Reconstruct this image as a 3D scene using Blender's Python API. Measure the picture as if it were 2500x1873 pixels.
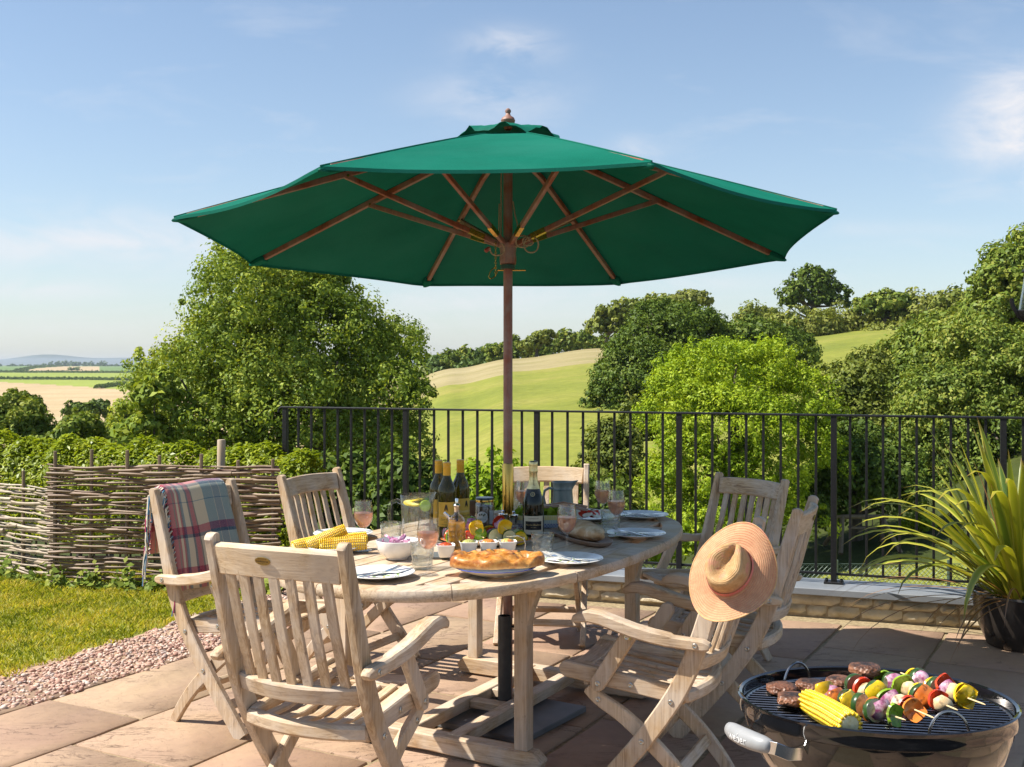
import bpy, bmesh, math, random
import numpy as np
from mathutils import Vector, Matrix, Euler
from math import sin, cos, pi, radians, sqrt, atan2

# ------------------------------------------------------------------ scene, camera, sky, sun
for o in list(bpy.data.objects):
    bpy.data.objects.remove(o)
sc = bpy.context.scene
COL = sc.collection
CAM_H = 1.45
cam_d = bpy.data.cameras.new('camera')
cam_d.sensor_width = 36.0
cam_d.lens = 2750 / 2500 * 36.0
cam_d.shift_y = -(936.5 - 888.0) / 2500.0
cam_d.clip_start = 0.05
cam_d.clip_end = 30000
cam = bpy.data.objects.new('camera', cam_d)
COL.objects.link(cam)
cam.location = (0, 0, CAM_H)
cam.rotation_euler = (radians(90), 0, 0)
sc.camera = cam

SUN_TO = Vector((-0.79, -0.09, 1.0)).normalized()      # towards the sun
SUN_EL = math.asin(SUN_TO.z)
world = bpy.data.worlds.new('World')
sc.world = world
world.use_nodes = True
wn = world.node_tree.nodes
wl = world.node_tree.links
wn.clear()


def wmath(op, a, b=None, clamp=False):
    n = wn.new('ShaderNodeMath'); n.operation = op; n.use_clamp = clamp
    for i, v in enumerate((a, b)):
        if v is None: continue
        if isinstance(v, (int, float)): n.inputs[i].default_value = v
        else: wl.new(v, n.inputs[i])
    return n.outputs[0]


w_out = wn.new('ShaderNodeOutputWorld')
w_bg = wn.new('ShaderNodeBackground')
w_sky = wn.new('ShaderNodeTexSky')
w_sky.sky_type = 'NISHITA'
w_sky.sun_disc = False
w_sky.sun_elevation = SUN_EL
w_sky.sun_rotation = atan2(SUN_TO.x, SUN_TO.y)
w_sky.air_density = 1.0
w_sky.dust_density = 0.5
w_sky.ozone_density = 1.3
w_tc = wn.new('ShaderNodeTexCoord')
w_sep = wn.new('ShaderNodeSeparateXYZ')
wl.new(w_tc.outputs['Generated'], w_sep.inputs[0])
dx, dy, dz = w_sep.outputs
# clouds: stretched noise on the sky dome, denser in a few banks
w_cmb = wn.new('ShaderNodeCombineXYZ')
inv = wmath('DIVIDE', 1.0, wmath('ADD', wmath('ABSOLUTE', dz), 0.22))
wl.new(wmath('MULTIPLY', dx, inv), w_cmb.inputs[0])
wl.new(wmath('MULTIPLY', dy, inv), w_cmb.inputs[1])
w_map = wn.new('ShaderNodeMapping')
w_map.inputs['Scale'].default_value = (1.0, 1.6, 1.0)
w_map.inputs['Rotation'].default_value = (0, 0, radians(20))
wl.new(w_cmb.outputs[0], w_map.inputs[0])
w_n1 = wn.new('ShaderNodeTexNoise')
w_n1.inputs['Scale'].default_value = 3.2
w_n1.inputs['Detail'].default_value = 9
w_n1.inputs['Roughness'].default_value = 0.58
w_n1.inputs['Distortion'].default_value = 0.5
wl.new(w_map.outputs[0], w_n1.inputs['Vector'])
ydiv = wmath('MAXIMUM', dy, 0.05)
tx = wmath('DIVIDE', dx, ydiv)
tz = wmath('DIVIDE', dz, ydiv)
bank = None
for bx, bz, sx, sz, amp in [(-.004, .281, .030, .013, .9), (-.018, .235, .050, .018, .6), (-.37, .110, .105, .020, 1.0),
                            (.455, .215, .042, .036, 1.5), (-.43, .064, .06, .008, .65), (-.05, .055, .13, .016, .6),
                            (.11, .188, .022, .010, .5), (.14, .072, .08, .008, .45), (-.3, .03, .2, .01, .35), (.3, .12, .2, .006, .22),
                            (.62, .17, .09, .03, .6), (-.66, .2, .1, .03, .6)]:
    g = wmath('ADD', wmath('POWER', wmath('ABSOLUTE', wmath('DIVIDE', wmath('SUBTRACT', tx, bx), sx)), 2.0),
              wmath('POWER', wmath('ABSOLUTE', wmath('DIVIDE', wmath('SUBTRACT', tz, bz), sz)), 2.0))
    g = wmath('MULTIPLY', wmath('POWER', 2.718, wmath('MULTIPLY', g, -0.7)), amp)
    bank = g if bank is None else wmath('ADD', bank, g)
w_c2 = wn.new('ShaderNodeCombineXYZ'); wl.new(tx, w_c2.inputs[0]); wl.new(wmath('MULTIPLY', tz, 2.4), w_c2.inputs[1])
w_n2 = wn.new('ShaderNodeTexNoise'); w_n2.inputs['Scale'].default_value = 9; w_n2.inputs['Detail'].default_value = 8; w_n2.inputs['Roughness'].default_value = .6; w_n2.inputs['Distortion'].default_value = .6
wl.new(w_c2.outputs[0], w_n2.inputs['Vector'])
n_soft0 = wmath('MULTIPLY', wmath('SUBTRACT', w_n1.outputs['Fac'], 0.34), 3.2, True)
n_soft = wmath('MULTIPLY', wmath('SUBTRACT', w_n2.outputs['Fac'], 0.34), 3.4, True)
cl_bank = wmath('MULTIPLY', bank, n_soft)
cl_all = wmath('MULTIPLY', wmath('SUBTRACT', w_n1.outputs['Fac'], 0.55), 0.9, True)
w_haze = wmath('MULTIPLY', wmath('POWER', 2.718, wmath('MULTIPLY', wmath('ABSOLUTE', dz), -5.0)), 0.45)
cl = wmath('ADD', cl_bank, cl_all, True)
w_mh = wn.new('ShaderNodeMixRGB')
wl.new(w_haze, w_mh.inputs[0]); wl.new(w_sky.outputs[0], w_mh.inputs[1]); w_mh.inputs[2].default_value = (3.35, 4.0, 4.85, 1)
w_mix = wn.new('ShaderNodeMixRGB')
wl.new(cl, w_mix.inputs[0])
wl.new(w_mh.outputs[0], w_mix.inputs[1])
w_mix.inputs[2].default_value = (5.6, 5.6, 5.85, 1)
wl.new(w_mix.outputs[0], w_bg.inputs['Color'])
w_bg.inputs['Strength'].default_value = 0.093
wl.new(w_bg.outputs[0], w_out.inputs['Surface'])

sun_d = bpy.data.lights.new('sun', 'SUN')
sun_d.energy = 5.0
sun_d.angle = radians(0.5)
sun_d.color = (1.0, 0.935, 0.83)
sun = bpy.data.objects.new('sun', sun_d)
COL.objects.link(sun)
sun.location = (-8, 0, 10)
sun.rotation_euler = (-SUN_TO).to_track_quat('-Z', 'Y').to_euler()

sc.view_settings.view_transform = 'Standard'
sc.view_settings.look = 'None'
sc.view_settings.gamma = 1
sc.view_settings.exposure = 0.78
sc.view_settings.use_curve_mapping = False
sc.render.engine = 'CYCLES'
sc.cycles.max_bounces = 7
sc.cycles.diffuse_bounces = 3
sc.cycles.glossy_bounces = 3
sc.cycles.volume_bounces = 0
sc.cycles.transparent_max_bounces = 12
sc.cycles.transmission_bounces = 10
sc.cycles.caustics_refractive = False
sc.cycles.caustics_reflective = False

# ------------------------------------------------------------------ helpers
RNG = random.Random(7)


def gp(u, v, z=0.0):
    """place in the garden for a measured point of the survey picture at height z"""
    Y = (CAM_H - z) * 2750.0 / (v - 888.0)
    return ((u - 1250.0) / 2750.0 * Y, Y)


class MB:
    def __init__(s):
        s.v = []; s.f = []; s.uv = None

    def add(s, vs, fs):
        n = len(s.v)
        s.v.extend([tuple(p) for p in vs])
        s.f.extend([tuple(i + n for i in q) for q in fs])
        return s

    def box(s, x0, x1, y0, y1, z0, z1):
        vs = [(x, y, z) for z in (z0, z1) for y in (y0, y1) for x in (x0, x1)]
        return s.add(vs, [(0, 2, 3, 1), (4, 5, 7, 6), (0, 1, 5, 4), (2, 6, 7, 3), (0, 4, 6, 2), (1, 3, 7, 5)])

    def rings(s, rings, cap=True, closed=True):
        n = len(rings[0]); vs = []; fs = []
        for r in rings: vs.extend(r)
        for i in range(len(rings) - 1):
            for j in range(n if closed else n - 1):
                k = (j + 1) % n
                fs.append((i * n + j, i * n + k, (i + 1) * n + k, (i + 1) * n + j))
        if cap:
            fs.append(tuple(range(n - 1, -1, -1)))
            m = (len(rings) - 1) * n
            fs.append(tuple(range(m, m + n)))
        return s.add(vs, fs)

    def tube(s, path, r, n=8, cap=True):
        path = [Vector(p) for p in path]
        rr = r if isinstance(r, (list, tuple)) else [r] * len(path)
        rings = []
        prev = None
        for i, p in enumerate(path):
            t = (path[min(i + 1, len(path) - 1)] - path[max(i - 1, 0)]).normalized()
            if prev is None:
                a = t.orthogonal().normalized()
            else:
                a = (prev - t * prev.dot(t)).normalized()
            prev = a
            b = t.cross(a)
            rings.append([p + (a * cos(2 * pi * j / n) + b * sin(2 * pi * j / n)) * rr[i] for j in range(n)])
        return s.rings(rings, cap)

    def lathe(s, prof, n=24, cap=False, c=(0, 0, 0)):
        rings = [[(c[0] + r * cos(2 * pi * j / n), c[1] + r * sin(2 * pi * j / n), c[2] + z) for j in range(n)] for r, z in prof]
        return s.rings(rings, cap)

    def sweep(s, path, a, b, side, ch=0.004, round_ends=True):
        """bar of chamfered section: half size a along `side`, b across it"""
        path = [Vector(p) for p in path]
        N = len(path)
        A = list(a) if isinstance(a, (list, tuple)) else [a] * N
        B = list(b) if isinstance(b, (list, tuple)) else [b] * N
        S = Vector(side).normalized()
        tans = [(path[min(i + 1, N - 1)] - path[max(i - 1, 0)]).normalized() for i in range(N)]
        items = [(path[i], tans[i], A[i], B[i]) for i in range(N)]
        if round_ends:
            e0 = [(path[0] - tans[0] * ch * 0.0, tans[0], max(A[0] - ch, .0005), max(B[0] - ch, .0005))]
            e0 += [(path[0] + tans[0] * ch, tans[0], A[0], B[0])]
            e1 = [(path[-1] - tans[-1] * ch, tans[-1], A[-1], B[-1]),
                  (path[-1], tans[-1], max(A[-1] - ch, .0005), max(B[-1] - ch, .0005))]
            items = e0 + items[1:-1] + e1
        rings = []
        for p, t, aa, bb in items:
            sd = (S - t * S.dot(t)).normalized()
            nb = t.cross(sd)
            c = min(ch, aa * .45, bb * .45)
            pts = [(aa, bb - c), (aa - c, bb), (-aa + c, bb), (-aa, bb - c), (-aa, -bb + c), (-aa + c, -bb), (aa - c, -bb), (aa, -bb + c)]
            rings.append([p + sd * x + nb * y for x, y in pts])
        return s.rings(rings, True)

    def round_bar(s, p0, p1, a, b, side, ch=0.004, k=5):
        """straight bar whose two ends are rounded in the plane across `side`"""
        p0 = Vector(p0); p1 = Vector(p1); t = (p1 - p0).normalized()
        path = []; B = []
        for i in range(k + 1):
            th = pi / 2 * i / k
            path.append(p0 - t * b * cos(th)); B.append(max(b * sin(th), .002))
        for i in range(k + 1):
            th = pi / 2 * (1 - i / k)
            path.append(p1 + t * b * cos(th)); B.append(max(b * sin(th), .002))
        return s.sweep(path, a, B, side, ch, False)

    def xf(s, m):
        s.v = [tuple(m @ Vector(p)) for p in s.v]
        return s


def link(o):
    COL.objects.link(o)
    return o


def mesh_from(name, mb, mat, smooth=True, ang=35):
    me = bpy.data.meshes.new(name)
    me.from_pydata([tuple(p) for p in mb.v], [], mb.f)
    if smooth:
        me.polygons.foreach_set('use_smooth', [True] * len(me.polygons))
        me.set_sharp_from_angle(angle=radians(ang))
    if mat is not None:
        for m in (mat if isinstance(mat, (list, tuple)) else [mat]):
            me.materials.append(m)
    me.update()
    return me


def obj(name, mb, mat, parent=None, smooth=True, ang=35, loc=None, rot=None):
    me = mb if isinstance(mb, bpy.types.Mesh) else mesh_from(name, mb, mat, smooth, ang)
    o = link(bpy.data.objects.new(name, me))
    if parent is not None: o.parent = parent
    if loc is not None: o.location = loc
    if rot is not None: o.rotation_euler = rot
    return o


def thing(name, label, cat, loc=(0, 0, 0), rz=0.0, group=None, rot=None):
    o = link(bpy.data.objects.new(name, None))
    o.empty_display_size = 0.05
    o.location = loc
    o.rotation_euler = rot if rot is not None else (0, 0, rz)
    return tag(o, label, cat, group)


def tag(o, label, cat, group=None):
    o['label'] = label; o['category'] = cat
    if group: o['group'] = group
    return o


def struct(o):
    o['kind'] = 'structure'
    return o


def stuff(o):
    o['kind'] = 'stuff'
    return o


def copy_tree(o, parent=None):
    c = link(o.copy())
    c.parent = parent
    for ch in list(o.children):
        copy_tree(ch, c)
    return c


def fast_mesh(name, verts, faces, mat, smooth=False):
    """numpy mesh: verts (N,3), faces (M,k) all with k corners"""
    me = bpy.data.meshes.new(name)
    verts = np.asarray(verts, np.float32); faces = np.asarray(faces, np.int32)
    M, k = faces.shape
    me.vertices.add(len(verts)); me.vertices.foreach_set('co', verts.ravel())
    me.loops.add(M * k); me.loops.foreach_set('vertex_index', faces.ravel())
    me.polygons.add(M)
    me.polygons.foreach_set('loop_start', np.arange(0, M * k, k, dtype=np.int32))
    me.polygons.foreach_set('loop_total', np.full(M, k, np.int32))
    if smooth: me.polygons.foreach_set('use_smooth', np.ones(M, bool))
    for m in (mat if isinstance(mat, (list, tuple)) else [mat]): me.materials.append(m)
    me.update(calc_edges=True)
    return me


_ico = None


def ico(sub=1):
    bm = bmesh.new()
    bmesh.ops.create_icosphere(bm, subdivisions=sub, radius=1)
    v = np.array([p.co[:] for p in bm.verts]); f = np.array([[q.index for q in p.verts] for p in bm.faces])
    bm.free()
    return v, f


def hnoise(p, s=1.0, seed=0):
    """cheap smooth 3-d noise -1..1 on (N,3) points"""
    p = np.asarray(p, float) * s + seed * 17.13
    r = np.zeros(len(p))
    for k, (ax, ay, az, ph) in enumerate([(1.7, 1.1, -.6, .3), (-.9, 1.9, 1.3, 1.9), (1.2, -1.5, 1.8, 4.1), (2.9, 2.3, -2.1, 2.2), (-2.5, 2.7, 3.1, .7)]):
        r += np.sin(p[:, 0] * ax + p[:, 1] * ay + p[:, 2] * az + ph + 1.3 * np.sin(p[:, (k + 1) % 3] * 1.1 + k)) * (.5 if k < 3 else .28)
    return r / 1.6


# ------------------------------------------------------------------ text as flat mesh
def text_mb(txt, size, align='CENTER', shear=0.0, ext=0.0):
    cu = bpy.data.curves.new('t', 'FONT')
    cu.body = txt; cu.size = size; cu.align_x = align; cu.align_y = 'CENTER'; cu.shear = shear
    cu.resolution_u = 2
    o = bpy.data.objects.new('t', cu); COL.objects.link(o)
    dg = bpy.context.evaluated_depsgraph_get()
    me = bpy.data.meshes.new_from_object(o.evaluated_get(dg))
    mb = MB(); mb.add([v.co[:] for v in me.vertices], [tuple(p.vertices) for p in me.polygons])
    bpy.data.objects.remove(o); bpy.data.curves.remove(cu); bpy.data.meshes.remove(me)
    return mb


def wrap_text(txt, size, R, z, ang0, shear=0.0, sy=1.0):
    """text wrapped on an upright cylinder of radius R, centred at angle ang0"""
    mb = text_mb(txt, size, shear=shear)
    mb.v = [(R * cos(ang0 + x / R), R * sin(ang0 + x / R), z + y * sy) for x, y, _ in mb.v]
    return mb


# ------------------------------------------------------------------ materials
def nodes_of(name):
    m = bpy.data.materials.new(name)
    m.use_nodes = True
    nt = m.node_tree
    return m, nt, nt.nodes, nt.links, nt.nodes['Principled BSDF']


def setp(b, **k):
    for n, v in k.items():
        b.inputs[n.replace('_', ' ')].default_value = v


def ramp(N, L, fac, stops, const=False):
    r = N.new('ShaderNodeValToRGB')
    if const: r.color_ramp.interpolation = 'CONSTANT'
    e = r.color_ramp.elements
    while len(e) < len(stops): e.new(0.5)
    for i, (p, c) in enumerate(stops):
        e[i].position = p
        e[i].color = (*c, 1) if len(c) == 3 else c
    L.new(fac, r.inputs[0])
    return r.outputs[0]


def coords(N, L, kind='Object', scale=(1, 1, 1), rnd=False):
    t = N.new('ShaderNodeTexCoord')
    mp = N.new('ShaderNodeMapping')
    mp.inputs['Scale'].default_value = scale
    L.new(t.outputs[kind], mp.inputs[0])
    if rnd:
        oi = N.new('ShaderNodeObjectInfo')
        mm = N.new('ShaderNodeMath'); mm.operation = 'MULTIPLY'; mm.inputs[1].default_value = 40
        L.new(oi.outputs['Random'], mm.inputs[0])
        cb = N.new('ShaderNodeCombineXYZ')
        for i in range(3): L.new(mm.outputs[0], cb.inputs[i])
        L.new(cb.outputs[0], mp.inputs['Location'])
    return mp.outputs[0]


def noise(N, L, vec, scale, detail=4, rough=.55, dist=0.0):
    n = N.new('ShaderNodeTexNoise')
    n.inputs['Scale'].default_value = scale; n.inputs['Detail'].default_value = detail
    n.inputs['Roughness'].default_value = rough; n.inputs['Distortion'].default_value = dist
    L.new(vec, n.inputs['Vector'])
    return n.outputs['Fac']


def bump(N, L, h, bsdf, strength=.3, dist=.002):
    b = N.new('ShaderNodeBump')
    b.inputs['Strength'].default_value = strength; b.inputs['Distance'].default_value = dist
    L.new(h, b.inputs['Height']); L.new(b.outputs[0], bsdf.inputs['Normal'])
    return b


def mix(N, L, fac, a, b, mode='MIX'):
    m = N.new('ShaderNodeMixRGB'); m.blend_type = mode
    for i, v in enumerate((fac, a, b)):
        if isinstance(v, (int, float)): m.inputs[i].default_value = v
        elif isinstance(v, tuple): m.inputs[i].default_value = (*v, 1) if len(v) == 3 else v
        else: L.new(v, m.inputs[i])
    return m.outputs[0]


def M_noise(name, stops, scale=8, detail=5, rough=.6, bmp=0.0, bscale=None, stretch=(1, 1, 1), kind='Object', rnd=False, bdist=.002, **k):
    m, nt, N, L, B = nodes_of(name)
    vec = coords(N, L, kind, stretch, rnd)
    n = noise(N, L, vec, scale, detail)
    L.new(ramp(N, L, n, stops), B.inputs['Base Color'])
    setp(B, Roughness=rough, **k)
    if bmp:
        h = n if bscale is None else noise(N, L, vec, bscale, 6)
        bump(N, L, h, B, bmp, bdist)
    return m


def M_flat(name, col, rough=.5, metal=0.0, **k):
    """near-uniform manufactured surface with a little wear in gloss and tone"""
    m, nt, N, L, B = nodes_of(name)
    vec = coords(N, L, 'Object')
    n = noise(N, L, vec, 30, 4)
    c = tuple(col)
    L.new(ramp(N, L, n, [(.3, tuple(x * .9 for x in c)), (.7, tuple(min(x * 1.06, 1) for x in c))]), B.inputs['Base Color'])
    L.new(ramp(N, L, noise(N, L, vec, 9, 5), [(.3, (rough * .8,) * 3), (.75, (min(rough * 1.25, 1),) * 3)]), B.inputs['Roughness'])
    setp(B, Metallic=metal, **k)
    return m


def M_wood(name, axis, pale, mid, dark, rnd=True, rough=.7):
    m, nt, N, L, B = nodes_of(name)
    st = [26, 26, 26]; st[axis] = 1.6
    v1 = coords(N, L, 'Object', tuple(st), rnd)
    v2 = coords(N, L, 'Object', (1, 1, 1), rnd)
    grain = noise(N, L, v1, 3.2, 8, .65, 1.2)
    wear = noise(N, L, v2, 7, 6, .6, .3)
    spots = noise(N, L, v2, 38, 4, .6)
    c = ramp(N, L, grain, [(.28, dark), (.47, mid), (.68, pale)])
    grey = mix(N, L, .5, c, tuple(x * 1.0 for x in (pale[0] * .97, pale[0] * .90, pale[0] * .82)))
    c2 = mix(N, L, ramp(N, L, wear, [(.38, (0, 0, 0)), (.62, (1, 1, 1))]), c, grey)
    c3 = mix(N, L, ramp(N, L, spots, [(.62, (0, 0, 0)), (.78, (.5, .5, .5))]), c2, tuple(x * .7 for x in dark))
    oi = N.new('ShaderNodeObjectInfo')
    if rnd:
        c3 = mix(N, L, ramp(N, L, oi.outputs['Random'], [(0, (.32, .32, .32)), (.35, (0, 0, 0))]), c3, tuple(x * .62 for x in mid))
        c3 = mix(N, L, ramp(N, L, oi.outputs['Random'], [(.7, (0, 0, 0)), (1, (.4, .4, .4))]), c3, tuple(min(1, x * 1.12) for x in pale))
    L.new(c3, B.inputs['Base Color'])
    setp(B, Roughness=rough)
    bump(N, L, grain, B, .6, .0018)
    return m


WX, WY, WZ = [M_wood('weathered_teak_' + n, i, (.64, .495, .325), (.455, .305, .17), (.165, .09, .042)) for i, n in enumerate('xyz')]
RED_WOOD = M_wood('stained_pole_wood', 2, (.34, .088, .030), (.24, .060, .021), (.14, .033, .012), False, .45)
BLACK_IRON = M_noise('black_painted_iron', [(.3, (.008, .008, .009)), (.7, (.016, .016, .017))], 60, 5, .5, .08, bdist=.001)
BLACK_IRON.node_tree.nodes['Principled BSDF'].inputs['Specular IOR Level'].default_value = .25
STEEL = M_flat('polished_steel', (.72, .72, .72), .16, 1.0)
BRASS = M_flat('brass', (.66, .40, .09), .24, 1.0)
BOLT = M_flat('bolt_metal', (.55, .52, .46), .32, 1.0)
CERAMIC = M_flat('white_glazed_ceramic', (.80, .79, .76), .12)
SLATE = M_noise('slate', [(.3, (.075, .085, .09)), (.7, (.16, .175, .18))], 9, 7, .55, .4)


def thin_fresnel(N, L, lo=.05, hi=.8):
    lw = N.new('ShaderNodeLayerWeight'); lw.inputs['Blend'].default_value = .5
    p = N.new('ShaderNodeMath'); p.operation = 'POWER'; p.inputs[1].default_value = 3.5; L.new(lw.outputs['Facing'], p.inputs[0])
    q = N.new('ShaderNodeMath'); q.operation = 'MULTIPLY_ADD'; q.inputs[1].default_value = hi; q.inputs[2].default_value = lo; L.new(p.outputs[0], q.inputs[0])
    return q.outputs[0]


def M_glass(name, col=(1, 1, 1), rough=0.0, ior=1.45, bumps=0.0):
    """thin clear glass that lets sunlight through"""
    m, nt, N, L, B = nodes_of(name)
    N.remove(B)
    out = N['Material Output']
    g = N.new('ShaderNodeBsdfGlass'); g.inputs['Color'].default_value = (*col, 1); g.inputs['IOR'].default_value = ior
    g.inputs['Roughness'].default_value = rough
    t = N.new('ShaderNodeBsdfTransparent'); t.inputs['Color'].default_value = (*col, 1)
    fr = thin_fresnel(N, L)
    gl = N.new('ShaderNodeBsdfGlossy'); gl.inputs['Roughness'].default_value = .02
    mx = N.new('ShaderNodeMixShader')
    L.new(fr, mx.inputs[0]); L.new(t.outputs[0], mx.inputs[1]); L.new(gl.outputs[0], mx.inputs[2])
    m2 = N.new('ShaderNodeMixShader'); m2.inputs[0].default_value = .05
    L.new(mx.outputs[0], m2.inputs[1]); L.new(g.outputs[0], m2.inputs[2])
    L.new(m2.outputs[0], out.inputs['Surface'])
    if bumps:
        vec = coords(N, L, 'Object')
        vo = N.new('ShaderNodeTexVoronoi'); vo.inputs['Scale'].default_value = bumps
        L.new(vec, vo.inputs['Vector'])
        b = N.new('ShaderNodeBump'); b.inputs['Strength'].default_value = .8; b.inputs['Distance'].default_value = .004
        L.new(vo.outputs['Distance'], b.inputs['Height'])
        L.new(b.outputs[0], g.inputs['Normal']); L.new(b.outputs[0], gl.inputs['Normal'])
        m2.inputs[0].default_value = .2
    return m


GLASS = M_glass('clear_glass')
GLASS_BUMPY = M_glass('dimpled_glass', (.97, .99, .99), 0.0, 1.45, 70)


def M_leaf(name, dark, mid, light, trans=.35, rough=.5, spec=.35, size=1.0):
    m, nt, N, L, B = nodes_of(name)
    N.remove(B)
    out = N['Material Output']
    geo = N.new('ShaderNodeNewGeometry')
    vec = coords(N, L, 'Object')
    n = noise(N, L, vec, .55 * size, 3)
    add = N.new('ShaderNodeMath'); add.operation = 'MULTIPLY_ADD'
    L.new(geo.outputs['Random Per Island'], add.inputs[0]); add.inputs[1].default_value = .5
    L.new(n, add.inputs[2])
    sub = N.new('ShaderNodeMath'); sub.operation = 'SUBTRACT'; L.new(add.outputs[0], sub.inputs[0]); sub.inputs[1].default_value = .25
    c = ramp(N, L, sub.outputs[0], [(.2, dark), (.5, mid), (.82, light)])
    d = N.new('ShaderNodeBsdfDiffuse'); L.new(c, d.inputs['Color'])
    t = N.new('ShaderNodeBsdfTranslucent')
    L.new(mix(N, L, 1.0, c, (1.25, 1.2, .45), 'MULTIPLY'), t.inputs['Color'])
    mx = N.new('ShaderNodeMixShader'); mx.inputs[0].default_value = trans
    L.new(d.outputs[0], mx.inputs[1]); L.new(t.outputs[0], mx.inputs[2])
    gl = N.new('ShaderNodeBsdfGlossy'); gl.inputs['Roughness'].default_value = rough; gl.inputs['Color'].default_value = (.9, .95, .9, 1)
    m2 = N.new('ShaderNodeMixShader'); m2.inputs[0].default_value = spec * .035
    L.new(mx.outputs[0], m2.inputs[1]); L.new(gl.outputs[0], m2.inputs[2])
    L.new(m2.outputs[0], out.inputs['Surface'])
    return m


BARK = M_noise('bark', [(.3, (.05, .04, .03)), (.7, (.16, .13, .10))], 7, 6, .9, .6, stretch=(1, 1, .3), bdist=.02)
# ------------------------------------------------------------------ the valley: one sheet of terrain out to the horizon
T_AX = np.array([-1.4, -.6, -.45, -.3, -.2, -.1, -.05, 0, .08, .2, .35, .5, .7, 1.4])
R_AX = np.array([4, 9, 14, 22, 32, 45, 70, 100, 140, 200, 350, 700, 1200, 2000, 2600, 6000, 9000, 16000.])
Z_L = [-2.0, -2.0, -2.8, -4.2, -6, -7.5, -9, -10, -10.5, -10.8, -11.2, -10.6, -9.0, -5.0, -4, -8, 10, 0]
Z_ML = [-2.0, -2.0, -2.9, -4.2, -5.6, -6.4, -6.6, -6.6, -6.2, -7.5, -9.5, -10.6, -9.0, -5.0, -4, -8, 10, 0]
Z_TAB = {
    -1.4: Z_L, -.6: Z_L, -.45: Z_L, -.3: Z_L, -.2: Z_ML,
    -.1: [-2.0, -2.0, -2.9, -4.0, -4.3, -4.0, -3.2, -2.2, -.6, -4, -9, -10.6, -9, -5, -4, -8, 10, 0],
    -.05: [-2.0, -2.0, -2.8, -3.8, -3.6, -2.9, -1.8, -.7, .9, -1.5, -7, -10.6, -9, -5, -4, -8, 10, 0],
    0: [-2.0, -2.0, -2.7, -3.6, -3.3, -2.2, -.9, .3, 2.0, 1, -4, -10, -9, -5, -4, -8, 10, 0],
    .08: [-2.0, -2.0, -2.6, -3.3, -3.0, -2.0, -.4, 1.0, 3.3, 3, -2, -10, -9, -5, -4, -8, 10, 0],
    .2: [-2.0, -1.9, -2.4, -2.9, -2.4, -1.2, .9, 2.9, 5.0, 5.5, 3, -5, -9, -5, -4, -8, 10, 0],
    .35: [-2.0, -1.8, -2.2, -2.5, -2.0, -.4, 1.9, 4.2, 6.6, 7, 6, 0, -5, -5, -4, -8, 10, 0],
    .5: [-2.0, -1.7, -2.0, -1.8, -.4, 1.2, 4.0, 6.6, 9.5, 10, 9, 3, -5, -5, -4, -8, 10, 0],
    .7: [-2.0, -1.7, -1.8, -1.2, .4, 2.6, 6.5, 10, 14, 15, 13, 5, -5, -5, -4, -8, 10, 0],
    1.4: [-2.0, -1.7, -1.8, -1.2, .4, 2.6, 6.5, 10, 14, 15, 13, 5, -5, -5, -4, -8, 10, 0],
}
ZT = np.array([Z_TAB[t] for t in T_AX])


def smooth_interp(x, xp, fp):
    i = np.clip(np.searchsorted(xp, x) - 1, 0, len(xp) - 2)
    f = np.clip((x - xp[i]) / (xp[i + 1] - xp[i]), 0, 1)
    return i, f


def terr(x, y):
    x = np.atleast_1d(np.asarray(x, float)); y = np.atleast_1d(np.asarray(y, float))
    t = x / np.maximum(y, .5)
    r = np.maximum(y, 4.0)
    i, f = smooth_interp(t, T_AX, None)
    f = f * f * (3 - 2 * f)
    j, h = smooth_interp(np.log(r), np.log(R_AX), None)
    h = h * h * (3 - 2 * h) * .5 + h * .5
    z = (ZT[i, j] * (1 - f) * (1 - h) + ZT[i + 1, j] * f * (1 - h) + ZT[i, j + 1] * (1 - f) * h + ZT[i + 1, j + 1] * f * h)
    return z + .12 * np.sin(x * .11 + 1) * np.cos(y * .09) * np.clip(r / 60, 0, 1)


def tz(x, y):
    return float(terr(x, y)[0])


def M_field(name, stops, scale, fine, rough=.9, bmp=.4, st=(1, 1, 1)):
    m, nt, N, L, B = nodes_of(name)
    v = coords(N, L, 'Object', st)
    a = noise(N, L, v, scale, 5, .6)
    b = noise(N, L, v, fine, 5, .7)
    c = ramp(N, L, a, stops)
    c2 = mix(N, L, ramp(N, L, b, [(.35, (0, 0, 0)), (.7, (.5, .5, .5))]), c, tuple(x * .55 for x in stops[0][1]))
    L.new(c2, B.inputs['Base Color'])
    setp(B, Roughness=rough)
    B.inputs['Specular IOR Level'].default_value = .1
    bump(N, L, b, B, bmp, .3)
    return m


F_GRASS = M_field('pasture', [(.3, (.17, .20, .035)), (.5, (.235, .25, .045)), (.7, (.31, .28, .075))], .07, 1.2)
F_HAY = M_field('cut_hay', [(.3, (.25, .23, .09)), (.48, (.33, .275, .14)), (.7, (.40, .335, .19))], .25, 2.0, st=(.35, 1, 1))
F_CORN = M_field('ripe_barley', [(.3, (.42, .31, .17)), (.6, (.52, .40, .23)), (.75, (.55, .43, .26))], .03, .8)
F_GREEN = M_field('far_green', [(.3, (.24, .30, .05)), (.6, (.30, .35, .06)), (.75, (.33, .37, .08))], .01, .3)
F_DULL = M_field('far_dull_green', [(.3, (.13, .21, .06)), (.6, (.17, .25, .08))], .01, .3)
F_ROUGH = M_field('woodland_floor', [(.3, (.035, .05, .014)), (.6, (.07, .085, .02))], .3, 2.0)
F_HILL = M_field('distant_moor', [(.3, (.10, .13, .12)), (.6, (.13, .16, .15))], .001, .004)

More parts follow.
